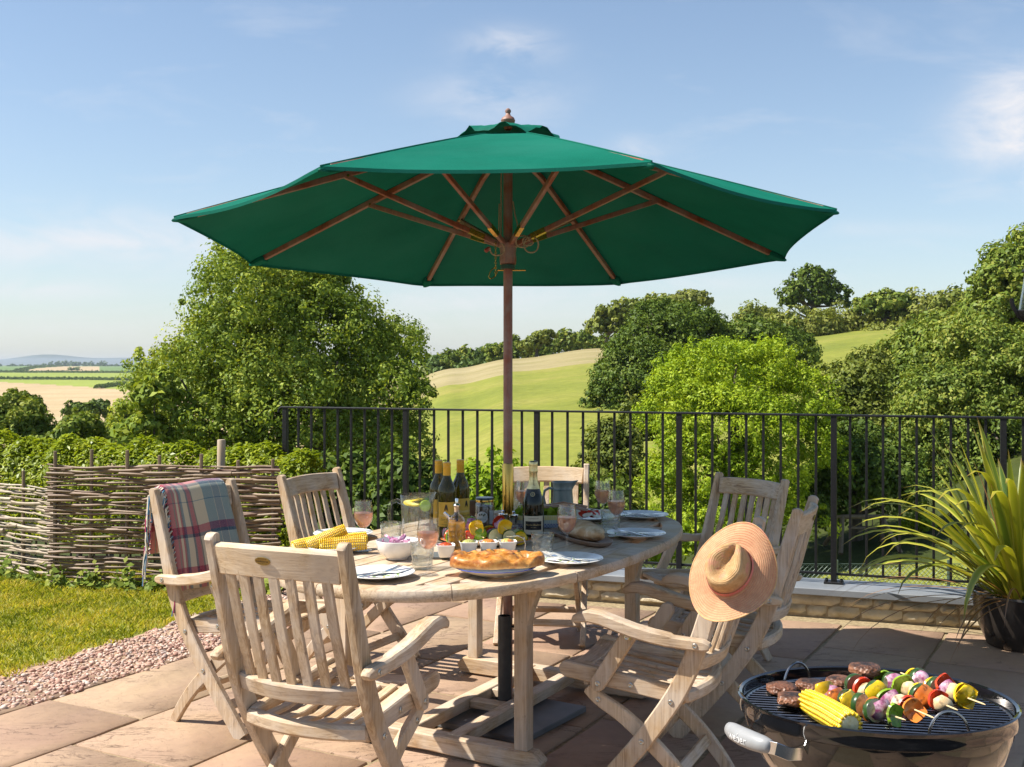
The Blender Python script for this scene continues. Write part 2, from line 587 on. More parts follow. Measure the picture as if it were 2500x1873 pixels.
nt_, nr_ = 260, 190
tt = np.concatenate([np.linspace(-1.4, -.62, 14)[:-1], np.linspace(-.62, .62, nt_), np.linspace(.62, 1.4, 14)[1:]])
rr = np.geomspace(6.2, 15000, nr_)
TT, RR = np.meshgrid(tt, rr)
X = TT * RR; Y = RR
Z = terr(X.ravel(), Y.ravel()).reshape(X.shape)
# far moor hills on the skyline
far = np.clip((RR - 6500) / 2000, 0, 1) * np.clip((11500 - RR) / 1500, 0, 1)
Z = Z + far * (22 + 16 * np.sin(TT * 31 + .6) + 9 * np.sin(TT * 77 + 2) + 30 * np.exp(-((TT + .43) / .05) ** 2))
nT = len(tt)
idx = np.arange(nr_ * nT).reshape(nr_, nT)
faces = np.stack([idx[:-1, :-1], idx[:-1, 1:], idx[1:, 1:], idx[1:, :-1]], -1).reshape(-1, 4)
tc = (TT[:-1, :-1] + TT[1:, 1:]).ravel() / 2; rc = np.sqrt(RR[:-1, :-1] * RR[1:, 1:]).ravel()
mi = np.zeros(len(faces), np.int32)                     # pasture
mi[(tc < -.14) & (rc > 90)] = 2
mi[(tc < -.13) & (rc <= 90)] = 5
E1 = 735 - 1850 * (tc + .4545)                            # upper edge of the barley
mi[(tc < -.13) & (rc > E1)] = 3
mi[(tc < -.13) & (rc > 1280) & (rc < 2700)] = 4
mi[(tc < -.365) & (tc > -.437 + (rc - 1350) * .00004) & (rc > 1330) & (rc < 2300)] = 2
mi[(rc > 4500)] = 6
hay = (tc > -.12) & (tc < .095) & (rc > 112 - 60 * np.abs(tc - .05)) & (rc < 168)
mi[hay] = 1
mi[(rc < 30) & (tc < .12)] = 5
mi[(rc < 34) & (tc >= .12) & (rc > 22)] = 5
mi[(rc > 168) & (rc < 600) & (tc > -.13)] = 0
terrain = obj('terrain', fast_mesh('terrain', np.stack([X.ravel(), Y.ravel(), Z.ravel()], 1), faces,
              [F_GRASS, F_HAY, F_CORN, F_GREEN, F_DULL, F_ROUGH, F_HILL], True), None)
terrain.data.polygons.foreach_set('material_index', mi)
struct(terrain)

# ------------------------------------------------------------------ leaves and trees
LEAF_CACHE = {}


def leaf_cloud(P, Nn, size, rng, aspect=.55, jit=.8, fold=.18):
    """a folded four-cornered leaf at each point P facing about Nn"""
    n = len(P)
    d = Nn + rng.normal(size=(n, 3)) * jit
    d /= np.linalg.norm(d, axis=1)[:, None] + 1e-9
    a = np.cross(d, rng.normal(size=(n, 3)))
    a /= np.linalg.norm(a, axis=1)[:, None] + 1e-9
    b = np.cross(d, a)
    s = size * rng.uniform(.6, 1.35, n)[:, None]
    v = np.stack([P - a * s, P - b * s * aspect + d * s * fold, P + a * s - d * s * .12, P + b * s * aspect + d * s * fold], 1)
    f = np.arange(n * 4).reshape(n, 4)
    return v.reshape(-1, 3), f


def crown_points(blobs, n, rng, clump=.22, per=60, up=.25, fill=.25, surf=.75):
    """points gathered in clumps near the surface of a set of ellipsoids"""
    vol = np.array([b[3] * b[4] * b[5] for b in blobs]) ** (2 / 3)
    cnt = np.maximum((vol / vol.sum() * n / per).astype(int), 3)
    PP = []; NN = []
    for b, k in zip(blobs, cnt):
        c = np.array(b[:3]); r = np.array(b[3:6])
        d = rng.normal(size=(k, 3)); d /= np.linalg.norm(d, axis=1)[:, None]
        d[:, 2] = np.where(d[:, 2] < -.55, -d[:, 2], d[:, 2])
        rad = np.where(rng.uniform(size=k) < fill, rng.uniform(.35, .85, k), rng.uniform(surf, 1.10, k))
        # boughs: uneven bulges that carry the clumps
        nb_ = max(5, int(9 * rng.uniform(.8, 1.3)))
        bd_ = rng.normal(size=(nb_, 3)); bd_ /= np.linalg.norm(bd_, axis=1)[:, None]
        bh = rng.uniform(-.36, .40, nb_)
        dots = d @ bd_.T
        wgt = np.exp((dots - 1) * 9)
        rad = rad * (.92 + (wgt * bh).sum(1) / (wgt.sum(1) * .6 + .25))
        cc = c + d * rad[:, None] * r
        cr = clump * r.mean() * rng.uniform(.4, 1.4, k)
        keep = (hnoise(cc / max(r.mean(), .1), 3.6, int(rng.integers(50))) > -.22) | (rng.uniform(size=k) < .25)
        out_ = rng.uniform(size=k) < .10
        cc = np.where(out_[:, None], c + (cc - c) * rng.uniform(1.02, 1.12, k)[:, None], cc)
        cr = np.where(out_, cr * .55, cr)
        cc, cr, d = cc[keep], cr[keep], d[keep]; k = len(cc)
        q = rng.normal(size=(k, per, 3)); q /= np.linalg.norm(q, axis=2)[:, :, None]
        q[:, :, 2] = q[:, :, 2] * .85 + up * .4
        rr_ = rng.uniform(.35, 1.0, (k, per)) ** .6
        pts = cc[:, None, :] + q * (rr_ * cr[:, None])[:, :, None]
        nn = q * 1.1 + d[:, None, :] * .35; nn[:, :, 2] += up
        PP.append(pts.reshape(-1, 3)); NN.append(nn.reshape(-1, 3))
    return np.concatenate(PP), np.concatenate(NN)


def make_tree(name, label, cat, base, blobs, n, leaf, mat, seed, group=None, clump=.22, per=60, aspect=.55, trunk_r=.2, fill=.25, limbs=6, jit=.5, up=.25):
    rng = np.random.default_rng(seed)
    bx, by, bz = base
    o = thing(name, label, cat, base, 0, group)
    P, Nn = crown_points(blobs, n, rng, clump, per, up, fill)
    v, f = leaf_cloud(P, Nn, leaf, rng, aspect, jit)
    obj('crown', fast_mesh('crown', v, f, mat), None, o)
    mb = MB()
    top = max(b[2] + b[5] * .3 for b in blobs)
    cx = sum(b[0] for b in blobs) / len(blobs); cy = sum(b[1] for b in blobs) / len(blobs)
    mb.tube([(0, 0, -.3), (0, 0, top * .15), (cx * .3, cy * .3, top * .4), (cx * .8, cy * .8, top * .75), (cx, cy, top)],
            [trunk_r * 1.3, trunk_r, trunk_r * .8, trunk_r * .45, trunk_r * .1], 8)
    rg = random.Random(seed)
    for i in range(limbs):
        b = blobs[i % len(blobs)]
        z0 = top * rg.uniform(.2, .5)
        a = rg.uniform(0, 2 * pi)
        e = (b[0] + b[3] * .75 * cos(a), b[1] + b[4] * .75 * sin(a), b[2] + b[5] * rg.uniform(-.2, .6))
        s0 = Vector((cx * z0 / top, cy * z0 / top, z0))
        e = Vector(e); m = s0.lerp(e, .5) + Vector((0, 0, -.06 * (e - s0).length))
        mb.tube([s0, m, e], [trunk_r * .5, trunk_r * .28, trunk_r * .06], 6)
    obj('trunk', mb, BARK, o)
    return o


L_ASH = M_leaf('ash_leaves', (0.114, 0.172, 0.025), (0.215, 0.293, 0.035), (0.404, 0.434, 0.054), .27)
L_OAK = M_leaf('oak_leaves', (0.047, 0.083, 0.013), (0.090, 0.143, 0.019), (0.161, 0.206, 0.030), .18)
L_BRIGHT = M_leaf('bright_leaves', (0.153, 0.248, 0.013), (0.276, 0.382, 0.021), (0.409, 0.488, 0.035), .30)
L_OLIVE = M_leaf('olive_leaves', (0.090, 0.123, 0.021), (0.171, 0.209, 0.034), (0.281, 0.295, 0.059), .22)
L_SYC = M_leaf('sycamore_leaves', (0.087, 0.134, 0.021), (0.161, 0.226, 0.033), (0.298, 0.313, 0.052), .22)
L_DIST = M_leaf('far_leaves', (0.064, 0.117, 0.031), (0.108, 0.169, 0.043), (0.153, 0.213, 0.055), .18, size=.1)
L_PALE = M_leaf('pale_scrub', (0.132, 0.163, 0.032), (0.218, 0.248, 0.047), (0.295, 0.301, 0.074), .25)


def uvY(u, v, Y):
    return ((u - 1250) / 2750 * Y, Y, CAM_H - (v - 888) / 2750 * Y)


def blobs_from(base, specs):
    """specs: (u, v, Y, ru, rv, depth) -> ellipsoids relative to the tree's base"""
    out = []
    for u, v, Yb, ru, rv, dp in specs:
        x, y, z = uvY(u, v, Yb)
        out.append((x - base[0], y - base[1], z - base[2], ru / 2750 * Yb, dp, rv / 2750 * Yb))
    return out


def tree_at(name, label, cat, u, Y, specs, n, leaf, mat, seed, **k):
    if n > 20000: specs = [(a, b, c, d * .88, e * .9, f) for a, b, c, d, e, f in specs]
    x = (u - 1250) / 2750 * Y
    base = (x, Y, tz(x, Y))
    return make_tree(name, label, cat, base, blobs_from(base, specs), n, leaf, mat, seed, **k)


# big ash on the left
tree_at('ash_tree', 'large feathery green ash tree behind the left end of the railing', 'tree', 700, 27,
        [(640, 760, 27, 190, 150, 2.6), (560, 860, 26.5, 170, 120, 2.3), (800, 830, 27.5, 190, 150, 2.5), (930, 860, 28, 140, 95, 2.0),
         (450, 960, 26, 150, 110, 2.0), (690, 950, 25.5, 210, 130, 2.4), (890, 990, 27, 170, 130, 2.3), (560, 1050, 25.5, 160, 100, 2.0),
         (760, 1100, 26, 230, 130, 2.4), (960, 1120, 28, 120, 130, 1.8), (590, 660, 27, 85, 60, 1.3), (750, 700, 27.5, 130, 80, 1.8), (350, 1030, 26, 90, 70, 1.4), (420, 1080, 26, 120, 60, 1.5),
         (1010, 950, 28.5, 60, 60, 1.2)],
        210000, .046, L_ASH, 11, clump=.20, per=60, trunk_r=.35, limbs=14, fill=.3)
tree_at('ash_sapling', 'thin young ash rising left of the big ash', 'tree', 385, 24,
        [(395, 930, 24, 28, 40, .35), (380, 980, 24, 50, 40, .5), (355, 1060, 24, 60, 50, .6)], 2600, .085, L_ASH, 12, clump=.4, per=26, trunk_r=.05, limbs=5)
# dark oak and its neighbours on the hillside
tree_at('oak_tree', 'dark round-headed oak on the hillside right of the umbrella pole', 'tree', 1610, 62,
        [(1600, 830, 62, 140, 105, 4.0), (1700, 830, 63, 110, 95, 3.5), (1530, 930, 61, 95, 110, 3.2), (1640, 930, 60, 150, 100, 4), (1480, 1000, 60, 60, 90, 2.2), (1640, 780, 63, 95, 55, 3), (1560, 1050, 59, 110, 90, 3)],
        110000, .095, L_OAK, 21, clump=.19, per=56, trunk_r=.5, limbs=8)
tree_at('oak_tree', 'broad dark oak crown between the round oak and the far green field', 'tree', 1850, 66,
        [(1830, 850, 66, 130, 70, 3.5), (1900, 880, 65, 80, 55, 3), (1940, 860, 67, 60, 50, 2.5), (1760, 880, 66, 90, 60, 3)], 30000, .13, L_OAK, 22, clump=.26, per=46, trunk_r=.4)
# bright tree in front
tree_at('acacia_tree', 'bright yellow-green rounded tree behind the middle of the railing', 'tree', 1780, 24,
        [(1740, 930, 24, 170, 110, 1.5), (1850, 905, 24.5, 130, 90, 1.3), (1650, 1010, 23.5, 115, 120, 1.3), (1790, 1040, 23, 180, 130, 1.6),
         (1940, 990, 24.5, 110, 110, 1.3), (1700, 1150, 23, 130, 120, 1.4), (1850, 1170, 23, 150, 120, 1.4), (1620, 1200, 23, 90, 110, 1.1), (1990, 1100, 24, 90, 120, 1.2), (1730, 1280, 22.5, 140, 80, 1.3), (1900, 1280, 23, 110, 80, 1.1)],
        140000, .038, L_BRIGHT, 31, clump=.18, per=64, trunk_r=.2, limbs=9, aspect=.45)
tree_at('hawthorn_tree', 'greyish olive bush left of the bright rounded tree', 'tree', 1500, 30,
        [(1500, 1130, 30, 80, 110, 1.0), (1470, 1220, 30, 70, 90, .9), (1560, 1050, 31, 55, 70, .8), (1420, 1190, 30, 40, 50, .6)], 26000, .065, L_OLIVE, 32, clump=.3, per=40, trunk_r=.12)
tree_at('hawthorn_tree', 'brown-green thorn tree between bright tree and the dark right wood', 'tree', 2080, 36,
        [(2070, 960, 36, 100, 80, 1.5), (2120, 900, 37, 55, 50, 1), (2010, 1000, 36, 70, 80, 1.2), (2100, 1060, 35.5, 100, 90, 1.5)], 30000, .075, L_OLIVE, 33, clump=.3, per=40, trunk_r=.15)
# right-hand wood
tree_at('sycamore_tree', 'tall sycamore at the right edge of the view behind the potted plant', 'tree', 2400, 33,
        [(2380, 880, 33, 150, 110, 2.0), (2300, 980, 32, 140, 110, 1.8), (2460, 960, 32, 120, 120, 1.8), (2360, 1100, 31.5, 170, 120, 2), (2480, 1120, 31.5, 100, 120, 1.5), (2240, 1080, 32, 90, 110, 1.4), (2560, 900, 33, 120, 150, 1.8), (2300, 1220, 31.5, 150, 90, 1.6), (2560, 1100, 33, 120, 150, 1.8)],
        120000, .058, L_SYC, 41, clump=.20, per=56, trunk_r=.3, limbs=10)
tree_at('ivy_clad_tree', 'tallest tree at the top right corner clad in yellowish leaves', 'tree', 2480, 48,
        [(2460, 690, 48, 90, 110, 2.2), (2530, 660, 48, 90, 130, 2.2), (2420, 780, 48, 90, 80, 2), (2560, 820, 48, 120, 140, 2.4), (2400, 700, 48, 40, 45, 1)], 42000, .11, L_SYC, 42, clump=.26, per=46, trunk_r=.3)
tree_at('sycamore_tree', 'dark-leaved tree left of the right-hand sycamore', 'tree', 2230, 40,
        [(2240, 880, 40, 90, 80, 1.8), (2180, 960, 40, 80, 90, 1.6), (2290, 830, 41, 80, 70, 1.6), (2210, 1080, 39, 90, 120, 1.8)], 36000, .085, L_SYC, 43, clump=.28, per=44, trunk_r=.22)
tree_at('holly_tree', 'deep dark tree behind the railing right of the bright tree', 'tree', 2090, 25,
        [(2080, 1170, 25, 110, 110, 1.1), (2000, 1230, 25, 90, 90, 1.0), (2180, 1180, 25.5, 90, 110, 1.1), (2110, 1080, 26, 90, 60, .9)], 36000, .055, L_OAK, 44, clump=.3, per=44, trunk_r=.14)
# scrubby ridge above the far field on the right
for i, (u, v, Y, ru, rv, nm, lb) in enumerate([
        (1850, 785, 128, 60, 34, 0, 'low scrub clump left of the lone ridge tree'), (1955, 800, 112, 85, 36, 1, 'scrub thicket under the lone ridge tree'),
        (2050, 800, 114, 85, 46, 1, 'scrub thicket right of the lone ridge tree'), (2150, 800, 118, 80, 58, 0, 'taller scrub thicket in the middle of the right ridge'),
        (2250, 785, 112, 80, 66, 1, 'pale scrub thicket below the ivy-clad tree'), (2330, 760, 108, 60, 60, 0, 'scrub thicket beside the ivy-clad tree'), (2190, 830, 108, 80, 44, 1, 'lowest scrub thicket on the right slope'), (2110, 835, 114, 60, 36, 1, 'scrub thicket at the edge of the far green field'), (2400, 840, 90, 80, 60, 1, 'scrub thicket behind the right-hand sycamore')]):
    tree_at('scrub_thicket', lb, 'thicket', u, Y, [(u, v, Y, ru, rv, 3.5), (u - ru * .5, v + rv * .3, Y, ru * .6, rv * .7, 3), (u + ru * .5, v + rv * .2, Y, ru * .6, rv * .8, 3), (u, v + rv, Y, ru * 1.1, rv * .8, 3)],
            9000, .21, (L_OLIVE, L_PALE)[nm], 60 + i, group='scrub along the right ridge', clump=.28, per=34, trunk_r=.1, limbs=3)
tree_at('ridge_tree', 'lone spreading tree standing on the skyline ridge at right', 'tree', 1985, 118,
        [(1985, 700, 118, 66, 30, 2.4), (1938, 722, 118, 36, 24, 1.6), (2034, 718, 118, 38, 26, 1.6), (1985, 672, 118, 44, 18, 1.6), (1985, 735, 118, 64, 20, 2), (2056, 742, 118, 20, 14, .9), (1914, 738, 118, 18, 12, .8)], 9000, .20, L_OAK, 51, clump=.34, per=26, trunk_r=.32, fill=.1, limbs=14)
tree_at('thorn_tree', 'bushy tree on the ridge right of the lone tree', 'tree', 2160, 112,
        [(2160, 745, 112, 65, 34, 2.2), (2210, 755, 112, 45, 30, 1.8), (2120, 755, 112, 40, 26, 1.6)], 7000, .24, L_SYC, 52, clump=.3, per=34, trunk_r=.2)
tree_at('windswept_tree', 'small windswept tree on the skyline just right of the pole', 'tree', 1310, 138,
        [(1318, 830, 138, 32, 20, 1.8), (1290, 848, 138, 30, 18, 1.6), (1335, 820, 138, 18, 12, 1.1)], 3600, .26, L_OLIVE, 53, clump=.32, per=28, trunk_r=.18, limbs=9)
tree_at('windswept_tree', 'larger windswept tree on the skyline left of the round oak', 'tree', 1480, 136,
        [(1500, 775, 136, 50, 26, 2.4), (1460, 800, 136, 36, 22, 2.0), (1545, 755, 136, 45, 22, 2.2), (1520, 800, 136, 45, 22, 2)], 7000, .26, L_OLIVE, 54, clump=.32, per=28, trunk_r=.22, limbs=10)
tree_at('windswept_tree', 'windswept tree crown showing behind the round oak', 'tree', 1640, 138,
        [(1620, 748, 138, 50, 24, 2.4), (1680, 735, 138, 50, 22, 2.4)], 4200, .28, L_PALE, 55, clump=.32, per=28, trunk_r=.2, limbs=6)
for i, (u, v, Y, lb) in enumerate([(1060, 898, 150, 'bluish hedge tree beyond the big ash, leftmost on the hill'), (1100, 890, 150, 'bluish hedge tree between big ash and pole'), (1140, 905, 148, 'low hedge tree just right of the big ash'), (1205, 868, 148, 'hedge tree on the skyline just left of the pole'), (1180, 880, 150, 'pale hedge tree next to the pole')]):
    tree_at('hedge_tree', lb, 'tree', u, Y, [(u, v, Y, 30, 24, 2.2), (u + 16, v + 14, Y, 30, 18, 2)], 2600, .3, (L_DIST, L_SYC)[i % 2], 70 + i, group='hedge trees on the hill', clump=.34, per=26, trunk_r=.16, limbs=3)


def hedge_row(name, label, pts, h, w, n, leaf, mat, seed, cat='hedge', group=None):
    """leafy strip along ground points"""
    rng = np.random.default_rng(seed)
    P = np.array(pts, float)
    seg = np.linalg.norm(np.diff(P, axis=0), axis=1); cum = np.concatenate([[0], np.cumsum(seg)])
    s = rng.uniform(0, cum[-1], n)
    x = np.interp(s, cum, P[:, 0]); y = np.interp(s, cum, P[:, 1])
    z0 = terr(x, y)
    th = rng.uniform(0, pi, n)
    hh = h * (1 + .22 * np.sin(s * 2.2 / h + seed) + .15 * np.sin(s * 5.1 / h))
    q = rng.uniform(.75, 1.05, n)
    ox = np.cos(th) * w * .5 * q + rng.normal(size=n) * .05 * w
    oz = np.abs(np.sin(th)) ** .6 * hh * q * rng.uniform(.25, 1, n) ** .35
    base = np.array([P[0, 0], P[0, 1], tz(P[0, 0], P[0, 1])])
    d = (P[-1] - P[0]); d /= np.linalg.norm(d); nx, ny = -d[1], d[0]
    pts3 = np.stack([x + nx * ox, y + ny * ox, z0 + oz], 1) - base
    Nn = np.stack([nx * np.cos(th), ny * np.cos(th), np.sin(th) + .2], 1)
    v, f = leaf_cloud(pts3, Nn, leaf, rng, .6, .7)
    o = obj(name, fast_mesh(name, v, f, mat), None)
    o.location = base
    return tag(o, label, cat, group)


def tpt(t, r):
    return (t * r, r)


hedge_row('field_hedge', 'clipped hedge along the top of the pale hay field', [tpt(-.065, 152), tpt(-.02, 150), tpt(.03, 150), tpt(.085, 150)], 2.6, 2.2, 9000, .3, L_SYC, 81)
hedge_row('field_hedge', 'nearer of the two long dark hedges across the far left fields', [tpt(-.50, 840), tpt(-.42, 825), tpt(-.33, 790), tpt(-.25, 760)], 1.9, 4, 9000, .6, L_OAK, 82)
hedge_row('field_hedge', 'farther of the two long dark hedges across the far left fields', [tpt(-.50, 1290), tpt(-.42, 1270), tpt(-.33, 1230), tpt(-.25, 1200)], 2.3, 6, 9000, .8, L_OAK, 83)
hedge_row('field_hedge', 'short slanting hedge in the far left green field', [tpt(-.368, 555), tpt(-.345, 640), tpt(-.33, 700)], 1.8, 4, 4000, .5, L_OAK, 84)
hedge_row('field_hedge', 'short hedge below the far grey-green field at left', [tpt(-.44, 1350), tpt(-.425, 1800), tpt(-.40, 2350)], 3, 8, 3000, 1.2, L_OAK, 85)
tree_at('far_tree', 'dark clump of trees standing alone in the far left fields', 'tree', 180, 1500,
        [(180, 907, 1500, 17, 8, 8), (170, 911, 1500, 14, 6, 8), (190, 911, 1500, 14, 6, 8)], 1400, 1.5, L_OAK, 86, clump=.3, per=20, trunk_r=.6, limbs=2)
tree_at('far_bush', 'small bush in the far left green field', 'bush', 174, 800, [(174, 940, 800, 10, 3.4, 3)], 300, .8, L_OAK, 87, clump=.35, per=12, trunk_r=.2, limbs=1)
rg = random.Random(5)
for i in range(34):
    u = -60 + i * 15 + rg.uniform(-5, 5)
    Yf = 2500 + rg.uniform(-60, 120)
    v = 895 + rg.uniform(-1.5, 1.5) - (6 if 120 < u < 175 else 0) - (3 if 175 < u < 260 else 0)
    big = rg.uniform(.75, 1.3) * (1.35 if 115 < u < 270 else .9)
    tree_at('skyline_tree', 'small bluish tree in the wooded line on the far left skyline', 'tree', u, Yf,
            [(u, v, Yf, 9 * big, 5 * big, 7), (u + 5, v + 3, Yf, 8 * big, 4.5, 7), (u - 5, v + 3, Yf, 8, 4.5, 7)], 420, 2.0, L_DIST, 200 + i, group='wooded skyline', clump=.34, per=14, trunk_r=.6, limbs=1)
# trees at the lower left
tree_at('willow_tree', 'leafy tree behind the hedge at the left edge', 'tree', 60, 30,
        [(60, 1040, 30, 70, 55, 1.1), (10, 1030, 30, 60, 55, 1.1), (130, 1085, 30, 60, 45, .9), (100, 1110, 29.5, 110, 45, 1.2), (-60, 1040, 30, 90, 70, 1.3), (42, 990, 30.5, 30, 40, .6)], 50000, .06, L_SYC, 91, clump=.27, per=44, trunk_r=.18, limbs=6)
tree_at('oak_tree', 'dark rounded crown just behind the leafy tree at left', 'tree', 65, 60, [(65, 1000, 60, 38, 36, 1.3), (30, 1012, 60, 36, 28, 1.3)], 5000, .16, L_OAK, 92, clump=.3, per=34, trunk_r=.2)
tree_at('hawthorn_tree', 'dark low thorn bushes at the foot of the barley field', 'tree', 215, 110,
        [(195, 1005, 110, 36, 18, 2), (240, 1000, 110, 32, 22, 2), (215, 1015, 110, 50, 16, 2)], 6000, .22, L_OAK, 93, clump=.3, per=34, trunk_r=.2)
tree_at('hawthorn_tree', 'thin sparse thorn tree left of the young ash', 'tree', 270, 50,
        [(285, 1045, 50, 34, 30, 1.0), (305, 1010, 50, 18, 18, .7), (250, 1085, 49, 50, 24, 1.0), (330, 1050, 50, 30, 36, .9)], 5000, .12, L_OLIVE, 94, clump=.34, per=26, trunk_r=.14, limbs=10)
tree_at('elder_bush', 'light green bush between the left-edge tree and the thorn tree', 'bush', 195, 28, [(200, 1070, 28, 50, 45, .8), (170, 1100, 28, 60, 40, .8)], 6000, .08, L_SYC, 95, clump=.32, per=34, trunk_r=.06)
# low growth below the railing
tree_at('garden_shrub', 'bright green shrub below the railing left of the pole', 'shrub', 1190, 14, [(1190, 1215, 14, 90, 80, .5), (1150, 1260, 14, 60, 60, .4), (1240, 1265, 14, 60, 60, .4)], 9000, .045, L_BRIGHT, 96, clump=.3, per=36, trunk_r=.03)
tree_at('garden_shrub', 'dark shrub below the railing behind the wine bottles', 'shrub', 1010, 16, [(1000, 1190, 16, 80, 80, .6), (940, 1240, 16, 90, 70, .6), (1070, 1250, 16, 60, 60, .5)], 9000, .055, L_OAK, 97, clump=.3, per=36, trunk_r=.04)
tree_at('garden_shrub', 'dark shrub below the left end of the railing', 'shrub', 800, 17, [(800, 1210, 17, 120, 90, .8), (700, 1240, 17, 90, 80, .7), (880, 1260, 17, 80, 60, .6)], 12000, .06, L_OAK, 98, clump=.3, per=36, trunk_r=.04)
tree_at('garden_shrub', 'green shrub below the railing behind the stoneware jug', 'shrub', 1440, 18, [(1450, 1250, 18, 80, 70, .6), (1390, 1290, 18, 50, 40, .4), (1530, 1290, 18, 60, 50, .5)], 8000, .055, L_SYC, 99, clump=.3, per=36, trunk_r=.04)
tree_at('garden_shrub', 'green shrub beside the wire mesh fence', 'shrub', 2240, 26, [(2240, 1300, 26, 45, 40, .6)], 2600, .07, L_BRIGHT, 100, clump=.32, per=30, trunk_r=.04)
tree_at('garden_shrub', 'small round shrub right of the bright rounded tree at lawn level', 'shrub', 1640, 19, [(1640, 1330, 19, 90, 50, .6), (1560, 1340, 19, 50, 40, .5)], 7000, .055, L_BRIGHT, 101, clump=.3, per=36, trunk_r=.03)
# ------------------------------------------------------------------ patio, lawn, gravel
A_ANG = radians(61.3)
AV = Vector((cos(A_ANG), sin(A_ANG), 0)); BVv = Vector((sin(A_ANG), -cos(A_ANG), 0))
RLY, RLS = 7.224, -.351                                   # railing line y = RLY + RLS x
R_ANG = math.atan(RLS)
RD = Vector((cos(R_ANG), sin(R_ANG), 0)); RN = Vector((-sin(R_ANG), cos(R_ANG), 0))     # along, away from camera
R0 = Vector((0, RLY, 0))


def rail_pt(s, off=0.0, z=0.0):
    """s metres along the railing from x=0, off metres beyond it"""
    return R0 + RD * s + RN * off + Vector((0, 0, z))


M_BED = M_noise('mortar_bed', [(.3, (.19, .14, .08)), (.6, (.33, .26, .15)), (.75, (.42, .34, .21))], 60, 6, .95, .7, bdist=.004)


def M_sandstone():
    m, nt, N, L, B = nodes_of('riven_sandstone')
    v = coords(N, L, 'Object', (1, 1, 1), True)
    oi = N.new('ShaderNodeObjectInfo')
    a = noise(N, L, v, 2.2, 6, .6, .8)
    b = noise(N, L, v, 24, 6, .65)
    cl = noise(N, L, v, 3.3, 9, .62, 1.4)
    base = ramp(N, L, oi.outputs['Random'], [(0, (0.350, 0.230, 0.149)), (.3, (0.376, 0.251, 0.161)), (.55, (0.334, 0.204, 0.141)), (.8, (0.392, 0.280, 0.174)), (1, (0.334, 0.242, 0.161))])
    c = mix(N, L, .42, base, ramp(N, L, a, [(.3, (0.276, 0.167, 0.129)), (.5, (0.376, 0.251, 0.161)), (.72, (0.434, 0.309, 0.177))]))
    c = mix(N, L, ramp(N, L, b, [(.3, (.35, .35, .35)), (.62, (0, 0, 0))]), c, (0.251, 0.167, 0.109))
    st = noise(N, L, v, 1.3, 3, .5)
    c = mix(N, L, ramp(N, L, st, [(.6, (0, 0, 0)), (.78, (.35, .35, .35))]), c, (0.300, 0.201, 0.177))
    vg = coords(N, L, 'Object', (1.4, 4.5, 1), True)
    vg.node.inputs['Rotation'].default_value = (0, 0, radians(-35))
    cr = noise(N, L, vg, 2.2, 7, .62, .7)
    sb = N.new('ShaderNodeMath'); sb.operation = 'SUBTRACT'; L.new(cr, sb.inputs[0]); sb.inputs[1].default_value = .5
    ab = N.new('ShaderNodeMath'); ab.operation = 'ABSOLUTE'; L.new(sb.outputs[0], ab.inputs[0])
    crk = ramp(N, L, ab.outputs[0], [(0, (1, 1, 1)), (.006, (.55, .55, .55)), (.012, (0, 0, 0))])
    pat = ramp(N, L, noise(N, L, v, 2.6, 3), [(.47, (0, 0, 0)), (.60, (.7, .7, .7))])
    ck = mix(N, L, 1.0, crk, pat, 'MULTIPLY')
    c = mix(N, L, ck, c, (0.122, 0.068, 0.043))
    L.new(c, B.inputs['Base Color'])
    setp(B, Roughness=.78)
    # riven layers: terraces from stepped noise
    w = N.new('ShaderNodeMath'); w.operation = 'MULTIPLY'; w.inputs[1].default_value = 9; L.new(cl, w.inputs[0])
    fr = N.new('ShaderNodeMath'); fr.operation = 'FLOOR'; L.new(w.outputs[0], fr.inputs[0])
    ad = N.new('ShaderNodeMath'); ad.operation = 'MULTIPLY_ADD'; L.new(b, ad.inputs[0]); ad.inputs[1].default_value = .9; L.new(fr.outputs[0], ad.inputs[2])
    sc_ = N.new('ShaderNodeMath'); sc_.operation = 'MULTIPLY_ADD'; L.new(ck, sc_.inputs[0]); sc_.inputs[1].default_value = -1.6; L.new(ad.outputs[0], sc_.inputs[2])
    bump(N, L, sc_.outputs[0], B, .7, .0028)
    return m


SANDSTONE = M_sandstone()
# bed under the slabs
mb = MB()
bed_pts = [(-3.2, 1.2), (-2.9, 3.3)] + [(-2.14, 4.66), (-1.58, 5.6), (-.55, 7.38)] + [(5.0, 5.4), (5.0, 1.2)]
mb.add([(x, y, -.008) for x, y in bed_pts] + [(x, y, -.25) for x, y in bed_pts],
       [tuple(range(len(bed_pts) - 1, -1, -1))] + [(i, (i + 1) % len(bed_pts), len(bed_pts) + (i + 1) % len(bed_pts), len(bed_pts) + i) for i in range(len(bed_pts))])
mb.f[0] = tuple(reversed(mb.f[0]))
patio = struct(obj('patio', mb, M_BED, None, False))
rs = random.Random(41)
bl = [-5.2, -4.65, -4.085, -3.534, -2.964, -2.42, -1.90, -1.385, -.86, -.33, .22, .78, 1.32, 1.9, 2.5, 3.1]
fixed = {2: 3.31, 3: 2.96}


def clip_poly(poly, p, n):
    """keep the side where (q-p).n <= 0"""
    out = []
    for i in range(len(poly)):
        a, b = poly[i], poly[(i + 1) % len(poly)]
        da = (a[0] - p[0]) * n[0] + (a[1] - p[1]) * n[1]; db = (b[0] - p[0]) * n[0] + (b[1] - p[1]) * n[1]
        if da <= 0: out.append(a)
        if da * db < 0:
            t = da / (da - db); out.append((a[0] + (b[0] - a[0]) * t, a[1] + (b[1] - a[1]) * t))
    return out


